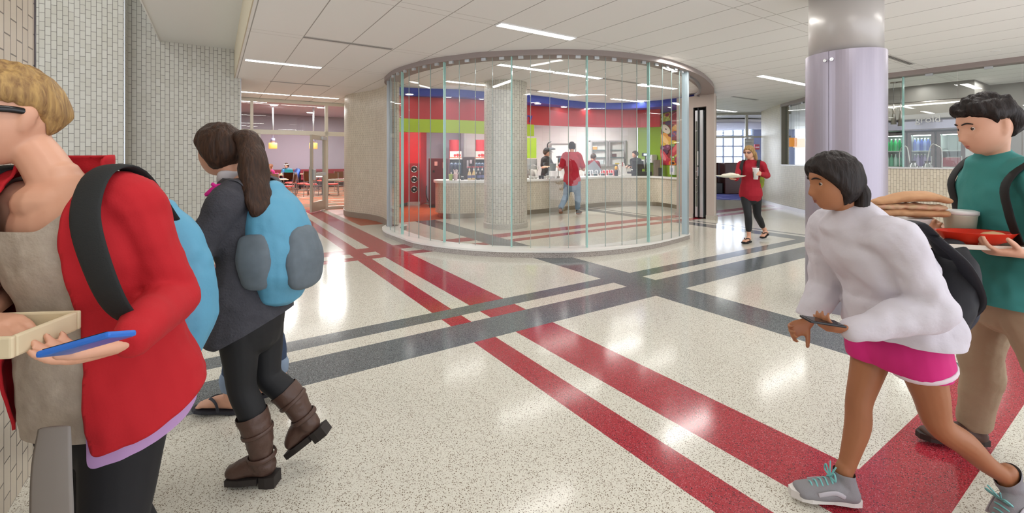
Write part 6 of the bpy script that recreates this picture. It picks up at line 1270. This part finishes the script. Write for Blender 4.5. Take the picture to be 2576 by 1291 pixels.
def ws(bm):
    torso(bm, J, .045, -.2, .93, 1.05); arm(bm, J, 'L', .030, 1.0, 1.0, .046); arm(bm, J, 'R', .030, 1.0, 1.0, .046)
    tubemesh(bm, [Vector((1.545, 1.78, .665)), Vector((1.545, 1.78, .76)), spine(J, .25)], [(.20, .165), (.205, .185), (.18, .16)], J['rt'], 22, 4)
    tubemesh(bm, [J['neck'] - Vector((-.03, 0, .07)), J['neck'] + Vector((.0, 0, .012))], [(.115, .10), (.078, .075)], J['rt'], 18, 3)
cloth('sweatshirt', ws, WSW, t, .008, 4, lambda c: c.z < .735, .014, 9)
PK = mat('pink_shorts', '#d21f7c', .7); 
cloth('shorts', lambda bm: (tubemesh(bm, [spine(J, -.28), spine(J, -.1), spine(J, .1)], [(.15, .13), (.17, .135), (.15, .12)], J['rt'], 20, 3), tubemesh(bm, [J['hipR'] + UPV * .04, lerp(J['hipR'], J['knR'], .26)], [(.096, .096), (.106, .100)], None, 18, 1), tubemesh(bm, [J['hipL'] + UPV * .04, lerp(J['hipL'], J['knL'], .26)], [(.096, .096), (.106, .100)], None, 18, 1)), PK, t, .008, 3, lambda c: c.z < .60, .004)
for k in 'L':
    c_ = lerp(J['hip' + k], J['kn' + k], .275); a_ = (J['kn' + k] - J['hip' + k]).normalized(); e2 = a_.cross(J['fwd']).normalized(); e1 = e2.cross(a_); bm = bmesh.new()
    tubemesh(bm, [c_ + e1 * (math.cos(q) * .108 * .92) + e2 * (math.sin(q) * .110 * .92) for q in [2 * PI * i / 24 for i in range(25)]], [(.010, .0045)] * 25, a_, 8, 1); obj('hem_trim', bm, mat('white_trim', '#e3d3dc', .7), t, True)
SHG = mat('grey_running_mesh', '#8b8a8e', .7, bump=(300, .4, .002)); SHS = mat('white_foam_sole', '#dad6d2', .7); MINT = mat('mint_lace', '#7cc4c4', .7)
for k in 'LR':
    o = shoe('running_shoe', t, J, k, SHG, SHS, .010, 0, .026); s = J['s']; toe, hl = J['toe' + k], J['heel' + k]; d = (toe - hl).normalized(); sd = d.cross(UPV).normalized(); u = sd.cross(d)
    bm = bmesh.new()
    for i in range(5):
        c_ = hl + d * (.10 + .018 * i) + u * (.085 - .008 * i); tubemesh(bm, [c_ - sd * .022 - u * .008, c_ + u * .004, c_ + sd * .022 - u * .008], [.0035] * 3, None, 6, 4)
    c_ = hl + d * .10 + u * .09
    for sg in (-1, 1): tubemesh(bm, [c_, c_ + sd * .03 * sg + u * .03, c_ + sd * .04 * sg + u * .006, c_ + sd * .01 * sg], [.0035] * 4, None, 6, 5); tubemesh(bm, [c_, c_ + sd * .02 * sg + u * .05 - d * .01], [.003] * 2, None, 6, 1)
    obj('laces', bm, MINT, o, True)
    bm = bmesh.new()
    for sg in (-1, 1):
        tubemesh(bm, [hl + d * .06 + sd * .036 * sg + u * .035, hl + d * .10 + sd * .042 * sg + u * .05, hl + d * .16 + sd * .046 * sg + u * .035], [(.010, .003)] * 3, u, 8, 4)
        obj('side_overlay', bm, mat('pale_overlay', '#b9b6bd', .5), o, True); bm = bmesh.new()
    bm.free()
pack('backpack', 'black backpack slung low on the girl in the white sweatshirt', (1.70, 1.81, .89), J['fwd'], .32, .40, .20, mat('black_nylon', '#1d1e24', .7, bump=(40, .3, .004)), mat('navy_nylon', '#262a38', .7), None, .42,
     [([(1.665, 1.72, 1.04), (1.54, 1.66, 1.15), (1.46, 1.64, 1.185), (1.375, 1.63, 1.12)], (.034, .006), (0, 1, 0)), ([(1.665, 1.88, 1.04), (1.54, 1.93, 1.15), (1.44, 1.93, 1.17), (1.37, 1.93, 1.11)], (.034, .006), (0, 1, 0)), ([(1.56, 1.66, 1.13), (1.66, 1.65, 1.03), (1.74, 1.68, .90), (1.73, 1.72, .82)], (.040, .010), (0, 1, .2))], MATS['black_nylon'])
t = thing('dark_phone', 'dark phone in the hand of the girl in the white sweatshirt', 'phone', (1.13, 1.62, .82)); MP_ = Matrix.Translation((1.125, 1.622, .828)) @ Matrix.Rotation(.15, 4, 'Y')
bm = bmesh.new(); box(bm, (-.065, -.032, -.004), (.065, .032, .004), MP_, .003); obj('case', bm, BLACK, t); bm = bmesh.new(); box(bm, (-.058, -.028, .0041), (.058, .028, .0048), MP_); obj('screen', bm, MATS['phone_screen'], t)
# ---------------------------------------------------------------- 10: young man in teal with a loaded tray
J = mk_joint((-.95, .30, 0), 1.0, pelvis=(2.165, 1.96, .90), chest=(2.15, 1.96, 1.18), neck=(2.10, 1.95, 1.405), shL=(2.08, 1.775, 1.345), shR=(2.19, 2.10, 1.345), elL=(2.13, 1.70, 1.06), wrL=(1.955, 1.72, 1.055), elR=(2.25, 2.16, 1.10), wrR=(2.06, 2.10, 1.085),
             hipL=(2.13, 1.87, .87), hipR=(2.19, 2.05, .87), knR=(2.215, 2.12, .50), anR=(2.285, 2.215, .105), toeR=(2.045, 2.245, .03), heelR=(2.325, 2.21, .02), knL=(2.22, 1.80, .47), anL=(2.55, 1.74, .20), toeL=(2.47, 1.75, .04), heelL=(2.62, 1.74, .15))
hd = Vector((2.035, 1.925, 1.558))
t, M, body = person('person', 'young man in a teal t-shirt and khaki trousers carrying a loaded tray', J, hd, (-.96, .10, -.26), voxel=.006, hands=[(J['wrL'], (-.95, .25, .0), (0, .3, .95), 1, 1.0, (.45, .5, .55, .6)), (J['wrR'], (-.95, -.2, -.05), (0, -.5, .85), -1, 1.0, (.45, .5, .55, .6))], hs=1.0)
hair_cap('hair', t, M, 1.0, HK, lambda th: (.064 if abs(th) < .55 else .064 - .03 * (abs(th) - .55) if abs(th) < 1.2 else .0445 - .03 * min(1, (abs(th) - 1.2) / .2) if abs(th) < 1.4 else .022 if abs(th) < 1.95 else .022 - .08 * min(1, (abs(th) - 1.95) / .3)), .026, wob=.011)
brows(t, M, 1.0, HK)
TL = mat('teal_jersey', '#3f928e', .85, bump=(30, .3, .005), var=(4, '#35827f', .9))
cloth('t_shirt', lambda bm: (torso(bm, J, .022, -.2, .93, 1.02), arm(bm, J, 'L', .020, .5), arm(bm, J, 'R', .020, .5), tubemesh(bm, [Vector((2.165, 1.96, .80)), Vector((2.165, 1.96, .90)), spine(J, .2)], [(.222, .182), (.212, .172), (.18, .143)], J['rt'], 22, 4), tubemesh(bm, [J['hipL'] + UPV * .07, J['hipL'] - UPV * .03], [.125, .13], None, 18, 1), tubemesh(bm, [J['hipR'] + UPV * .07, J['hipR'] - UPV * .03], [.125, .13], None, 18, 1), tubemesh(bm, [J['neck'] - UPV * .06, J['neck'] + UPV * .008], [(.10, .09), (.072, .070)], J['rt'], 18, 3)), TL, t, .008, 3, lambda c: c.z < .805, .010, 9)
KH = mat('khaki_cotton', '#b09c82', .85, bump=(25, .4, .006), var=(5, '#a18c72', .8))
cloth('trousers', lambda bm: (tubemesh(bm, [spine(J, -.28), spine(J, -.1), spine(J, .1)], [(.16, .13), (.175, .135), (.16, .12)], J['rt'], 20, 3), leg(bm, J, 'L', .026, 1.0, 1.0, .068), leg(bm, J, 'R', .026, 1.0, 1.0, .068)), KH, t, .008, 3, lambda c: (c - J['anR']).length < .4 and c.z < .085, .005, 12)
for k in 'LR': shoe('leather_shoe', t, J, k, mat('brown_shoe', '#4a2f26', .5), mat('brown_sole', '#2c1d18', .6), .008)
pack('backpack', 'dark backpack on the young man in the teal t-shirt', (2.37, 1.92, 1.16), J['fwd'], .34, .46, .22, mat('dark_nylon', '#23262e', .7), None, None, 0, [([(2.33, 1.86, 1.33), (2.25, 1.80, 1.40), (2.17, 1.775, 1.43), (2.07, 1.77, 1.425), (1.985, 1.80, 1.32), (1.985, 1.79, 1.2), (2.0, 1.765, 1.08)], (.026, .006), (.3, .95, 0)), ([(2.36, 1.99, 1.33), (2.30, 2.05, 1.40), (2.25, 2.07, 1.43), (2.14, 2.09, 1.425), (2.05, 2.09, 1.32), (2.05, 2.07, 1.2), (2.05, 2.06, 1.1)], (.026, .006), (.3, .95, 0))])
MT = frame_M((1.84, 1.91, 1.062), (.95, -.25, 0), (.25, .95, 0), (0, 0, 1))
tr = thing('lunch_tray', 'light wood coloured tray carried by the young man in teal', 'tray', MT.translation); TRW = mat('tray_tan', '#c9a58c', .45)
bm = bmesh.new(); box(bm, (-.25, -.17, 0), (.22, .17, .008), MT, .004); obj('base', bm, TRW, tr); bm = bmesh.new()
for lo, hi in (((-.255, -.178, .002), (.225, -.168, .02)), ((-.255, .168, .002), (.225, .178, .02)), ((-.258, -.168, .002), (-.248, .168, .02)), ((.218, -.168, .002), (.228, .168, .02))): box(bm, lo, hi, MT, .003)
obj('rim', bm, mat('tray_rim', '#d9cdbf', .4), tr)
p = MT @ Vector((.06, -.085, .009)); t = thing('red_bowl', 'shallow glossy red oval bowl at the near side of the loaded tray', 'bowl', p, math.atan2(-.25, .95), None, True); bm = bmesh.new(); lathe(bm, [(.06, 0), (.10, .02), (.125, .052), (.128, .054), (.120, .052), (.09, .022), (.04, .012)], (0, 0, 0), 36, 0, 1.05, .62); obj('bowl', bm, mat('gloss_red', '#d8331f', .12), t, True)
bm = bmesh.new(); lathe(bm, [(.02, .05), (.05, .056), (.03, .07), (.005, .075)], (.06, 0, -.02), 14, 0, 1, .7); obj('food', bm, mat('bread_crumb', '#d9b184', .7), t, True)
p = MT @ Vector((-.10, .06, .009)); t = thing('white_bowl', 'white and red bowl under the sandwich on the loaded tray', 'bowl', p, 0, None, True); bm = bmesh.new(); lathe(bm, [(.04, 0), (.05, .01), (.08, .085), (.084, .088), (.076, .085), (.04, .02)], (0, 0, 0), 28); obj('bowl', bm, WHITEP, t, True); bm = bmesh.new(); lathe(bm, [(.0485, .0), (.064, .045)], (0, 0, 0), 28); obj('red_band', bm, mat('gloss_red', '#d8331f', .12), t, True)
p = MT @ Vector((-.10, .06, .098)); t = thing('sandwich', 'large flatbread sandwich piled above the white bowl on the loaded tray', 'sandwich', p, math.atan2(-.25, .95), None, True); BRD = mat('bread', '#d3a57c', .75, var=(16, '#b98559', .9), bump=(40, .4, .006))
cloth('lower_bread', lambda bm: tubemesh(bm, [(-.15, 0, .02), (-.05, .01, .022), (.06, 0, .022), (.13, -.01, .02)], [(.04, .018), (.065, .022), (.065, .022), (.04, .016)], (0, 1, 0), 16, 4), BRD, t, .006, 2, None, .004, 20)
cloth('filling', lambda bm: tubemesh(bm, [(-.13, 0, .044), (.0, .0, .048), (.12, -.01, .044)], [(.045, .012), (.066, .014), (.045, .012)], (0, 1, 0), 16, 4), mat('salad', '#c2b98a', .7, var=(40, '#d48a7c', 1.0)), t, .006, 1, None, .006, 30)
cloth('upper_bread', lambda bm: tubemesh(bm, [(-.12, 0, .06), (-.02, .0, .088), (.07, 0, .092), (.14, -.01, .075)], [(.04, .016), (.062, .022), (.062, .022), (.035, .014)], (0, 1, 0), 16, 4), BRD, t, .006, 2, None, .004, 20)
p = MT @ Vector((.10, .07, .009)); t = thing('clear_tub', 'pale clear lidded tub at the back of the loaded tray', 'tub', p, 0, None, True); bm = bmesh.new(); lathe(bm, [(.045, 0), (.055, .10), (.058, .105)], (0, 0, 0), 24); obj('tub', bm, mat('frosted_tub', '#c9ccb8', .3), t, True); bm = bmesh.new(); lathe(bm, [(.06, .106), (.06, .12), (.05, .124)], (0, 0, 0), 24); obj('lid', bm, WHITEP, t, True)
# ---------------------------------------------------------------- 8: woman in the red sweater walking past the pocket
Y = 7.75; P = lambda px, py, dy=0: W(px, py, Y + dy)
J = mk_joint((-.62, -.78, 0), .97, pelvis=P(1888, 478), chest=P(1888, 437), neck=P(1890, 407), elR=P(1855, 440, -.05), wrR=P(1852, 451, -.28), elL=P(1930, 442, -.1), wrL=P(1915, 438, -.27),
             knR=P(1882, 543, -.1), anR=P(1884, 597.5, -.08), toeR=P(1871, 604, -.24), heelR=P(1887, 608, -.06) + Vector((0, 0, -.0)), knL=P(1905, 541, .05), anL=P(1924, 583, .25), toeL=P(1917, 597, .12), heelL=P(1930, 588, .30))
J['heelR'].z = .022; J['toeR'].z = .028
hd = P(1885, 384, -.03)
t, M, body = person('person', 'blonde woman in a crimson sweater and black leggings with a cup and a plate', J, hd, (-.80, -.60, -.12), voxel=.009, hands=[(J['wrL'], (-.80, -.55, .08), (-.78, .62, 0), 1, .97, (.55, .55, .55, .55)), (J['wrR'], (-.9, -.3, 0), (0, 0, .95), -1, .97)], toes=1)
hair_cap('hair', t, M, .97, HB, lambda th: (.058 if abs(th) < .5 else .058 - .08 * (abs(th) - .5) if abs(th) < 1.2 else .0 - .085 * min(1, (abs(th) - 1.2) / .5)), .014)
strand('hair_tail', t, [M @ Vector(p) for p in ((0, -.09, .04), (-.04, -.11, -.03), (-.06, -.10, -.12), (-.07, -.08, -.17))], [(.03, .03), (.036, .03), (.03, .026), (.012, .01)], HB)
bm = bmesh.new()
for sg in (-1, 1): tubemesh(bm, [M @ Vector((sg * .015, .100, .012)), M @ Vector((sg * .04, .096, .008)), M @ Vector((sg * .062, .078, .012))], [(.012, .004), (.019, .005), (.012, .004)], M.to_3x3() @ UPV, 10, 4); tubemesh(bm, [M @ Vector((sg * .066, .07, .014)), M @ Vector((sg * .08, -.01, .012))], [.003] * 2, None, 6, 1)
obj('sunglasses', bm, mat('sunglass_brown', '#6b4a48', .15), t, True)
CRIM = mat('crimson_sweater', '#9c0f24', .85)
sw = cloth('sweater', lambda bm: (torso(bm, J, .014, -.2, .95, .97), arm(bm, J, 'L', .012, 1.0, 1.0, .038), arm(bm, J, 'R', .012, 1.0, 1.0, .038), tubemesh(bm, [spine(J, -.2), spine(J, 0), spine(J, .2)], [(.186, .145), (.180, .138), (.160, .122)], J['rt'], 20, 3)), CRIM, t, .010, 3, None, .006, 9)
bm = bmesh.new(); c_ = P(1899, 421, -.172)
for i in range(4): a = (-.05 + .012 * i, .05 - .012 * i); box(bm, (a[0], -.004, -.012 * i), (a[1], .004, -.012 * i + .006), frame_M(c_, (.85, -.5, .05), (.5, .85, 0), (0, 0, 1)))
obj('chest_emblem', bm, mat('emblem_pink', '#c98a94', .8), sw)
cloth('leggings', lambda bm: (tubemesh(bm, [spine(J, -.3), spine(J, -.1), spine(J, .1)], [(.145, .125), (.17, .13), (.155, .115)], J['rt'], 18, 3), leg(bm, J, 'L', .006, .85), leg(bm, J, 'R', .006, .85)), LEGG, t, .010, 2)
for k in 'LR': flipflop(t, J, k, BLACKM)
pack('backpack', 'black and lime backpack on the woman in the crimson sweater', J['chest'] - J['fwd'] * .24 - UPV * .06, J['fwd'], .34, .46, .2, mat('lime_black_nylon', '#2a2d1e', .7, var=(10, '#9fae1e', 1.0)), None, None, 0, [([J['neck'] + J['rt'] * a + J['fwd'] * b + UPV * c for a, b, c in ((-.12 * sg, -.14, -.02), (-.12 * sg, -.02, .03), (-.125 * sg, .10, -.02), (-.13 * sg, .155, -.12), (-.14 * sg, .15, -.24))], (.026, .007), J['rt']) for sg in (1, -1)])
p = J['wrL'] + Vector((-.82, -.56, 0)) * .070 + Vector((-.78, .62, 0)) * .050; t = thing('paper_cup', 'white paper drink cup held by the woman in the crimson sweater', 'cup', p - UPV * .09, 0, None, True); bm = bmesh.new(); lathe(bm, [(.034, 0), (.048, .175), (.051, .178), (.051, .188), (.046, .192)], (0, 0, 0), 22); obj('cup', bm, WHITE, t, True); bm = bmesh.new(); lathe(bm, [(.036, .03), (.0448, .13)], (-.0015, .004, 0), 22, 0, .99, .99); obj('printed_band', bm, mat('cup_brown', '#5c4a3e', .5), t, True)
p = W(1838, 447, Y - .42); t = thing('food_plate', 'wide cream plate of food carried by the woman in the crimson sweater', 'plate', p, 0, None, True); bm = bmesh.new(); lathe(bm, [(.11, 0), (.20, .018), (.235, .03), (.235, .036), (.19, .026)], (0, 0, 0), 32, 0, 1, .8); obj('plate', bm, mat('plate_cream', '#e2e2cf', .35), t, True)
cloth('food', lambda bm: tubemesh(bm, [(-.12, 0, .035), (0, .01, .05), (.12, 0, .04)], [(.06, .02), (.09, .03), (.05, .02)], (0, 1, 0), 14, 4), mat('wrap_pale', '#e5dccb', .7), t, .008, 2, None, .006, 18)
# ---------------------------------------------------------------- 4: man in the red polo at the counter
Y = 11.55; P = lambda px, py, dy=0: W(px, py, Y + dy)
J = mk_joint((-.12, 1, 0), 1.05, pelvis=P(1439, 455), chest=P(1438, 419), neck=P(1438.5, 386), elL=P(1409, 427, -.02), wrL=P(1405, 421, .24), elR=P(1469, 427, -.02), wrR=P(1461, 425, .24), w=1.08,
             hipL=P(1430, 458), hipR=P(1449, 458), knL=P(1424, 492, .05), anL=P(1411, 523, -.18), toeL=P(1411, 533, -.03), heelL=P(1409, 529, -.28), knR=P(1453, 492, .05), anR=P(1453, 526, 0), toeR=P(1461, 535, .22), heelR=P(1452, 537, -.05))
J['toeR'].z = .03; J['heelR'].z = .022; J['toeL'].z = .035
t, M, body = person('person', 'man in a red polo shirt and jeans standing at the counter with his back turned', J, P(1438.5, 369.5, .03), (-.1, 1, -.1), voxel=.010, hands=[(J['wrL'], (0, 1, .1), (.6, 0, -.6), 1, 1.05), (J['wrR'], (-.2, 1, 0), (-.6, 0, -.6), -1, 1.05)], eyes=True)
hair_cap('hair', t, M, 1.05, HK, lambda th: (.062 if abs(th) < .55 else .062 - .07 * (abs(th) - .55) if abs(th) < 1.25 else .0 - .06 * min(1, (abs(th) - 1.25) / .5)), .012)
POLO = mat('red_polo', '#b01c30', .8)
sh = cloth('polo_shirt', lambda bm: (torso(bm, J, .026, -.2, .95, 1.05), arm(bm, J, 'L', .026, .5, 1.0, .075), arm(bm, J, 'R', .026, .5, 1.0, .075), tubemesh(bm, [spine(J, -.12), spine(J, .05), spine(J, .3)], [(.195, .155), (.195, .155), (.185, .145)], J['rt'], 20, 3)), POLO, t, .010, 3, None, .006, 8)
bm = bmesh.new(); tubemesh(bm, [J['neck'] + Vector((.085 * math.cos(a), .085 * math.sin(a), .012)) for a in [2 * PI * i / 16 for i in range(17)]], [(.022, .008)] * 17, UPV, 8, 1); obj('collar', bm, POLO, sh, True)
cloth('jeans', lambda bm: (tubemesh(bm, [spine(J, -.28), spine(J, -.1), spine(J, .1)], [(.16, .14), (.185, .145), (.17, .13)], J['rt'], 20, 3), leg(bm, J, 'L', .024, 1.0, 1.0, .062), leg(bm, J, 'R', .024, 1.0, 1.0, .062)), DEN, t, .010, 2, None, .004, 14)
for k in 'LR': shoe('shoe', t, J, k, mat('dark_brown_shoe', '#3e332e', .6), mat('tan_sole', '#8f5a34', .7), .008, 0, .022, .010)
# ---------------------------------------------------------------- staff behind the counter
def staff(label, px, Y, top, f, hf, shirt, hairm, s, cap=False, elL=None, wrL=None, elR=None, wrR=None, trousers=PANT, lanyard=False, long=False, visor=False):
    x, y = XY(px, Y); zt = H + (HY - top) / F * Y; nk = Vector((x, y, zt - .265 * s)); pel = Vector((x, y, zt - .265 * s - .52 * s)); rt = Vector(f).normalized().cross(UPV).normalized(); fw = Vector(f).normalized()
    kw = {}
    for k, sg, e_, w_ in (('L', -1, elL, wrL), ('R', 1, elR, wrR)):
        kw['el' + k] = nk + rt * sg * .24 * s + fw * .03 - UPV * .34 * s if e_ is None else Vector(e_); kw['wr' + k] = nk + rt * sg * .16 * s + fw * .26 - UPV * .40 * s if w_ is None else Vector(w_)
        kw['kn' + k] = Vector((x, y, .48 * pel.z / .9)) + rt * sg * .09; kw['an' + k] = Vector((x, y, .10)) + rt * sg * .10; kw['toe' + k] = kw['an' + k] + fw * .18 - UPV * .07; kw['heel' + k] = kw['an' + k] - fw * .05 - UPV * .08
    J = mk_joint(f, s, pelvis=pel, neck=nk, **kw); hc = Vector((x, y, zt - .118 * s)) + fw * .02
    t, M, body = person('person', label, J, hc, hf, voxel=.010, hands=[(J['wrL'], J['wrL'] - J['elL'], (0, 0, -1), -1, s), (J['wrR'], J['wrR'] - J['elR'], (0, 0, -1), 1, s)])
    hair_cap('hair', t, M, s, hairm, lambda th: (.060 if abs(th) < .55 else .060 - .08 * (abs(th) - .55) if abs(th) < 1.25 else .0 - .06 * min(1, (abs(th) - 1.25) / .5)), .013)
    sh = cloth('shirt', lambda bm: (torso(bm, J, .024, -.2, .95, 1.03), arm(bm, J, 'L', .020, 1.0 if long else .5), arm(bm, J, 'R', .020, 1.0 if long else .5)), shirt, t, .011, 3, None, .005, 9)
    cloth('trousers', lambda bm: (tubemesh(bm, [spine(J, -.28), spine(J, -.1), spine(J, .1)], [(.16, .13), (.178, .14), (.165, .125)], J['rt'], 18, 3), leg(bm, J, 'L', .02), leg(bm, J, 'R', .02)), trousers, t, .012, 2)
    for k in 'LR': shoe('shoe', t, J, k, BLACKM, BLACK, .008, 0, .02, .011)
    if cap:
        bm = bmesh.new(); rows = []
        for j in range(9):
            z = .045 + .105 * math.sin(PI / 2 * j / 8); rows.append([bm.verts.new(M @ (Vector((.088 * math.sin(q), .108 * math.cos(q), 0)) * math.cos(PI / 2 * j / 8 * .97) * 1.0 + Vector((0, 0, z))) ) for q in [2 * PI * i / 24 for i in range(24)]])
        for a, b in zip(rows, rows[1:]):
            for i in range(24): bm.faces.new((a[i], a[(i + 1) % 24], b[(i + 1) % 24], b[i]))
        bm.faces.new(rows[-1]); bm.faces.new(rows[0][::-1]); cp = obj('cap', bm, mat('cap_black', '#121215', .8), t, True)
        bm = bmesh.new(); tubemesh(bm, [M @ Vector((0, .08, .05)), M @ Vector((0, .135, .045)), M @ Vector((0, .175, .035))], [(.08, .008), (.075, .006), (.05, .005)], M.to_3x3() @ Vector((1, 0, 0)), 14, 4); obj('cap_peak', bm, MATS['cap_black'], cp, True)
    if visor:
        bm = bmesh.new(); tubemesh(bm, [M @ Vector((.084 * math.sin(q), .106 * math.cos(q), .045)) for q in [2 * PI * i / 20 for i in range(21)]], [(.016, .005)] * 21, UPV, 8, 1); obj('visor_band', bm, mat('visor_grey', '#3d4a46', .6), t, True)
    if lanyard:
        bm = bmesh.new(); tubemesh(bm, [nk + fw * .02 - rt * .07 + UPV * .02, nk + fw * .13 - rt * .05 - UPV * .12, nk + fw * .15 - UPV * .26, nk + fw * .13 + rt * .05 - UPV * .12, nk + fw * .02 + rt * .07 + UPV * .02], [(.009, .003)] * 5, rt, 8, 6); obj('lanyard', bm, mat('lanyard_blue', '#4a78c8', .6), sh, True)
        bm = bmesh.new(); box(bm, (-.03, -.004, -.1), (.03, .004, 0), frame_M(nk + fw * .158 - UPV * .27, rt, fw, UPV)); obj('badge', bm, WHITEP, sh)
    return t
staff('worker in a black cap and black shirt reaching over the counter beside the tiled column', 1374, 12.85, 374, (.85, -.5, 0), (.95, -.3, -.12), mat('black_shirt', '#1a1517', .85), HD, 1.0, True,
      elL=W(1391, 419, 12.75), wrL=W(1404, 419, 12.55), elR=W(1364, 421, 12.65), wrR=W(1377, 419.5, 12.5))
staff('worker in a maroon shirt with a dark visor bending before the display cooler', 1492, 14.75, 387, (.55, .8, 0), (.75, .6, -.25), mat('maroon_shirt', '#6e1a26', .85), HD, .95, visor=True)
staff('cashier in black with a blue lanyard standing behind the till', 1599, 14.75, 380, (-.85, -.5, 0), (-.97, -.2, -.08), mat('black_shirt', '#1a1517', .85), HD, .98, lanyard=True, long=True, elR=W(1590, 420, 14.5), wrR=W(1581, 418, 14.35), elL=W(1606, 422, 14.5), wrL=W(1588, 420, 14.3))
# ---------------------------------------------------------------- seated people in the dining room
def seated(label, px, Y, top, f, hf, shirt, hairm, s, longhair=False, band=False):
    x, y = XY(px, Y); zt = H + (HY - top) / F * Y; fw = Vector(f).normalized(); rt = fw.cross(UPV).normalized(); pel = Vector((x, y, .56)); nk = Vector((x, y, zt - .255 * s)) + fw * .05
    kw = {}
    for k, sg in (('L', -1), ('R', 1)):
        kw['el' + k] = nk + rt * sg * .22 - UPV * .26 + fw * .06; kw['wr' + k] = Vector((x, y, .80)) + rt * sg * .10 + fw * .36; kw['hip' + k] = pel + rt * sg * .09; kw['kn' + k] = pel + rt * sg * .10 + fw * .40 - UPV * .03; kw['an' + k] = Vector((x, y, .10)) + rt * sg * .10 + fw * .38; kw['toe' + k] = kw['an' + k] + fw * .18 - UPV * .07; kw['heel' + k] = kw['an' + k] - fw * .05 - UPV * .08
    J = mk_joint(f, s, pelvis=pel, neck=nk, **kw); hc = nk + fw * .04 + UPV * .14 * s
    t, M, body = person('person', label, J, hc, hf, voxel=.012, hands=[(J['wrL'], fw, (0, 0, -1), 1, s), (J['wrR'], fw, (0, 0, -1), -1, s)])
    hair_cap('hair', t, M, s, hairm, lambda th: (.060 if abs(th) < .5 else .060 - .08 * (abs(th) - .5) if abs(th) < 1.2 else .0 - .09 * min(1, (abs(th) - 1.2) / .5)), .018)
    if longhair: strand('long_hair', t, [M @ Vector(p) for p in ((0, -.06, .07), (0, -.09, -.04), (0, -.10, -.16), (0, -.09, -.30), (0, -.08, -.36))], [(.085, .05), (.12, .07), (.16, .08), (.17, .07), (.12, .04)], hairm, M.to_3x3() @ Vector((1, 0, 0)), .03, 14)
    if band: bm = bmesh.new(); tubemesh(bm, [M @ (Vector((.085 * math.sin(q), .104 * math.cos(q), .062 - .018 * math.cos(q) * -1))) for q in [2 * PI * i / 20 for i in range(21)]], [(.017, .006)] * 21, UPV, 8, 1); obj('headband', bm, WHITEP, t, True)
    cloth('top', lambda bm: (torso(bm, J, .022, -.2, .95), arm(bm, J, 'L', .02, 1.0), arm(bm, J, 'R', .02, 1.0)), shirt, t, .012, 3)
    cloth('trousers', lambda bm: (leg(bm, J, 'L', .02), leg(bm, J, 'R', .02), tubemesh(bm, [spine(J, -.1), spine(J, .12)], [(.18, .14), (.165, .13)], J['rt'], 18, 2)), PANT, t, .012, 2)
    for k in 'LR': shoe('shoe', t, J, k, BLACKM, BLACK, .008, 0, .02, .012)
seated('seated person with long curly brown hair seen from behind in the dining room', 676, 19.35, 413.5, (.35, .93, 0), (.4, .9, -.1), mat('magenta_top', '#a01a5c', .8), hairmat('curly_auburn', '#5e3a24', '#7d4d2e'), 1.0, True)
seated('seated person with a white headband working behind the teal laptop', 723, 20.75, 411, (.1, -1, 0), (-.15, -.9, -.35), mat('patterned_green_top', '#2b4a4c', .8, var=(20, '#5a86a0', .8)), HD, .98, False, True)

bpy.data.scenes.remove(WORK)
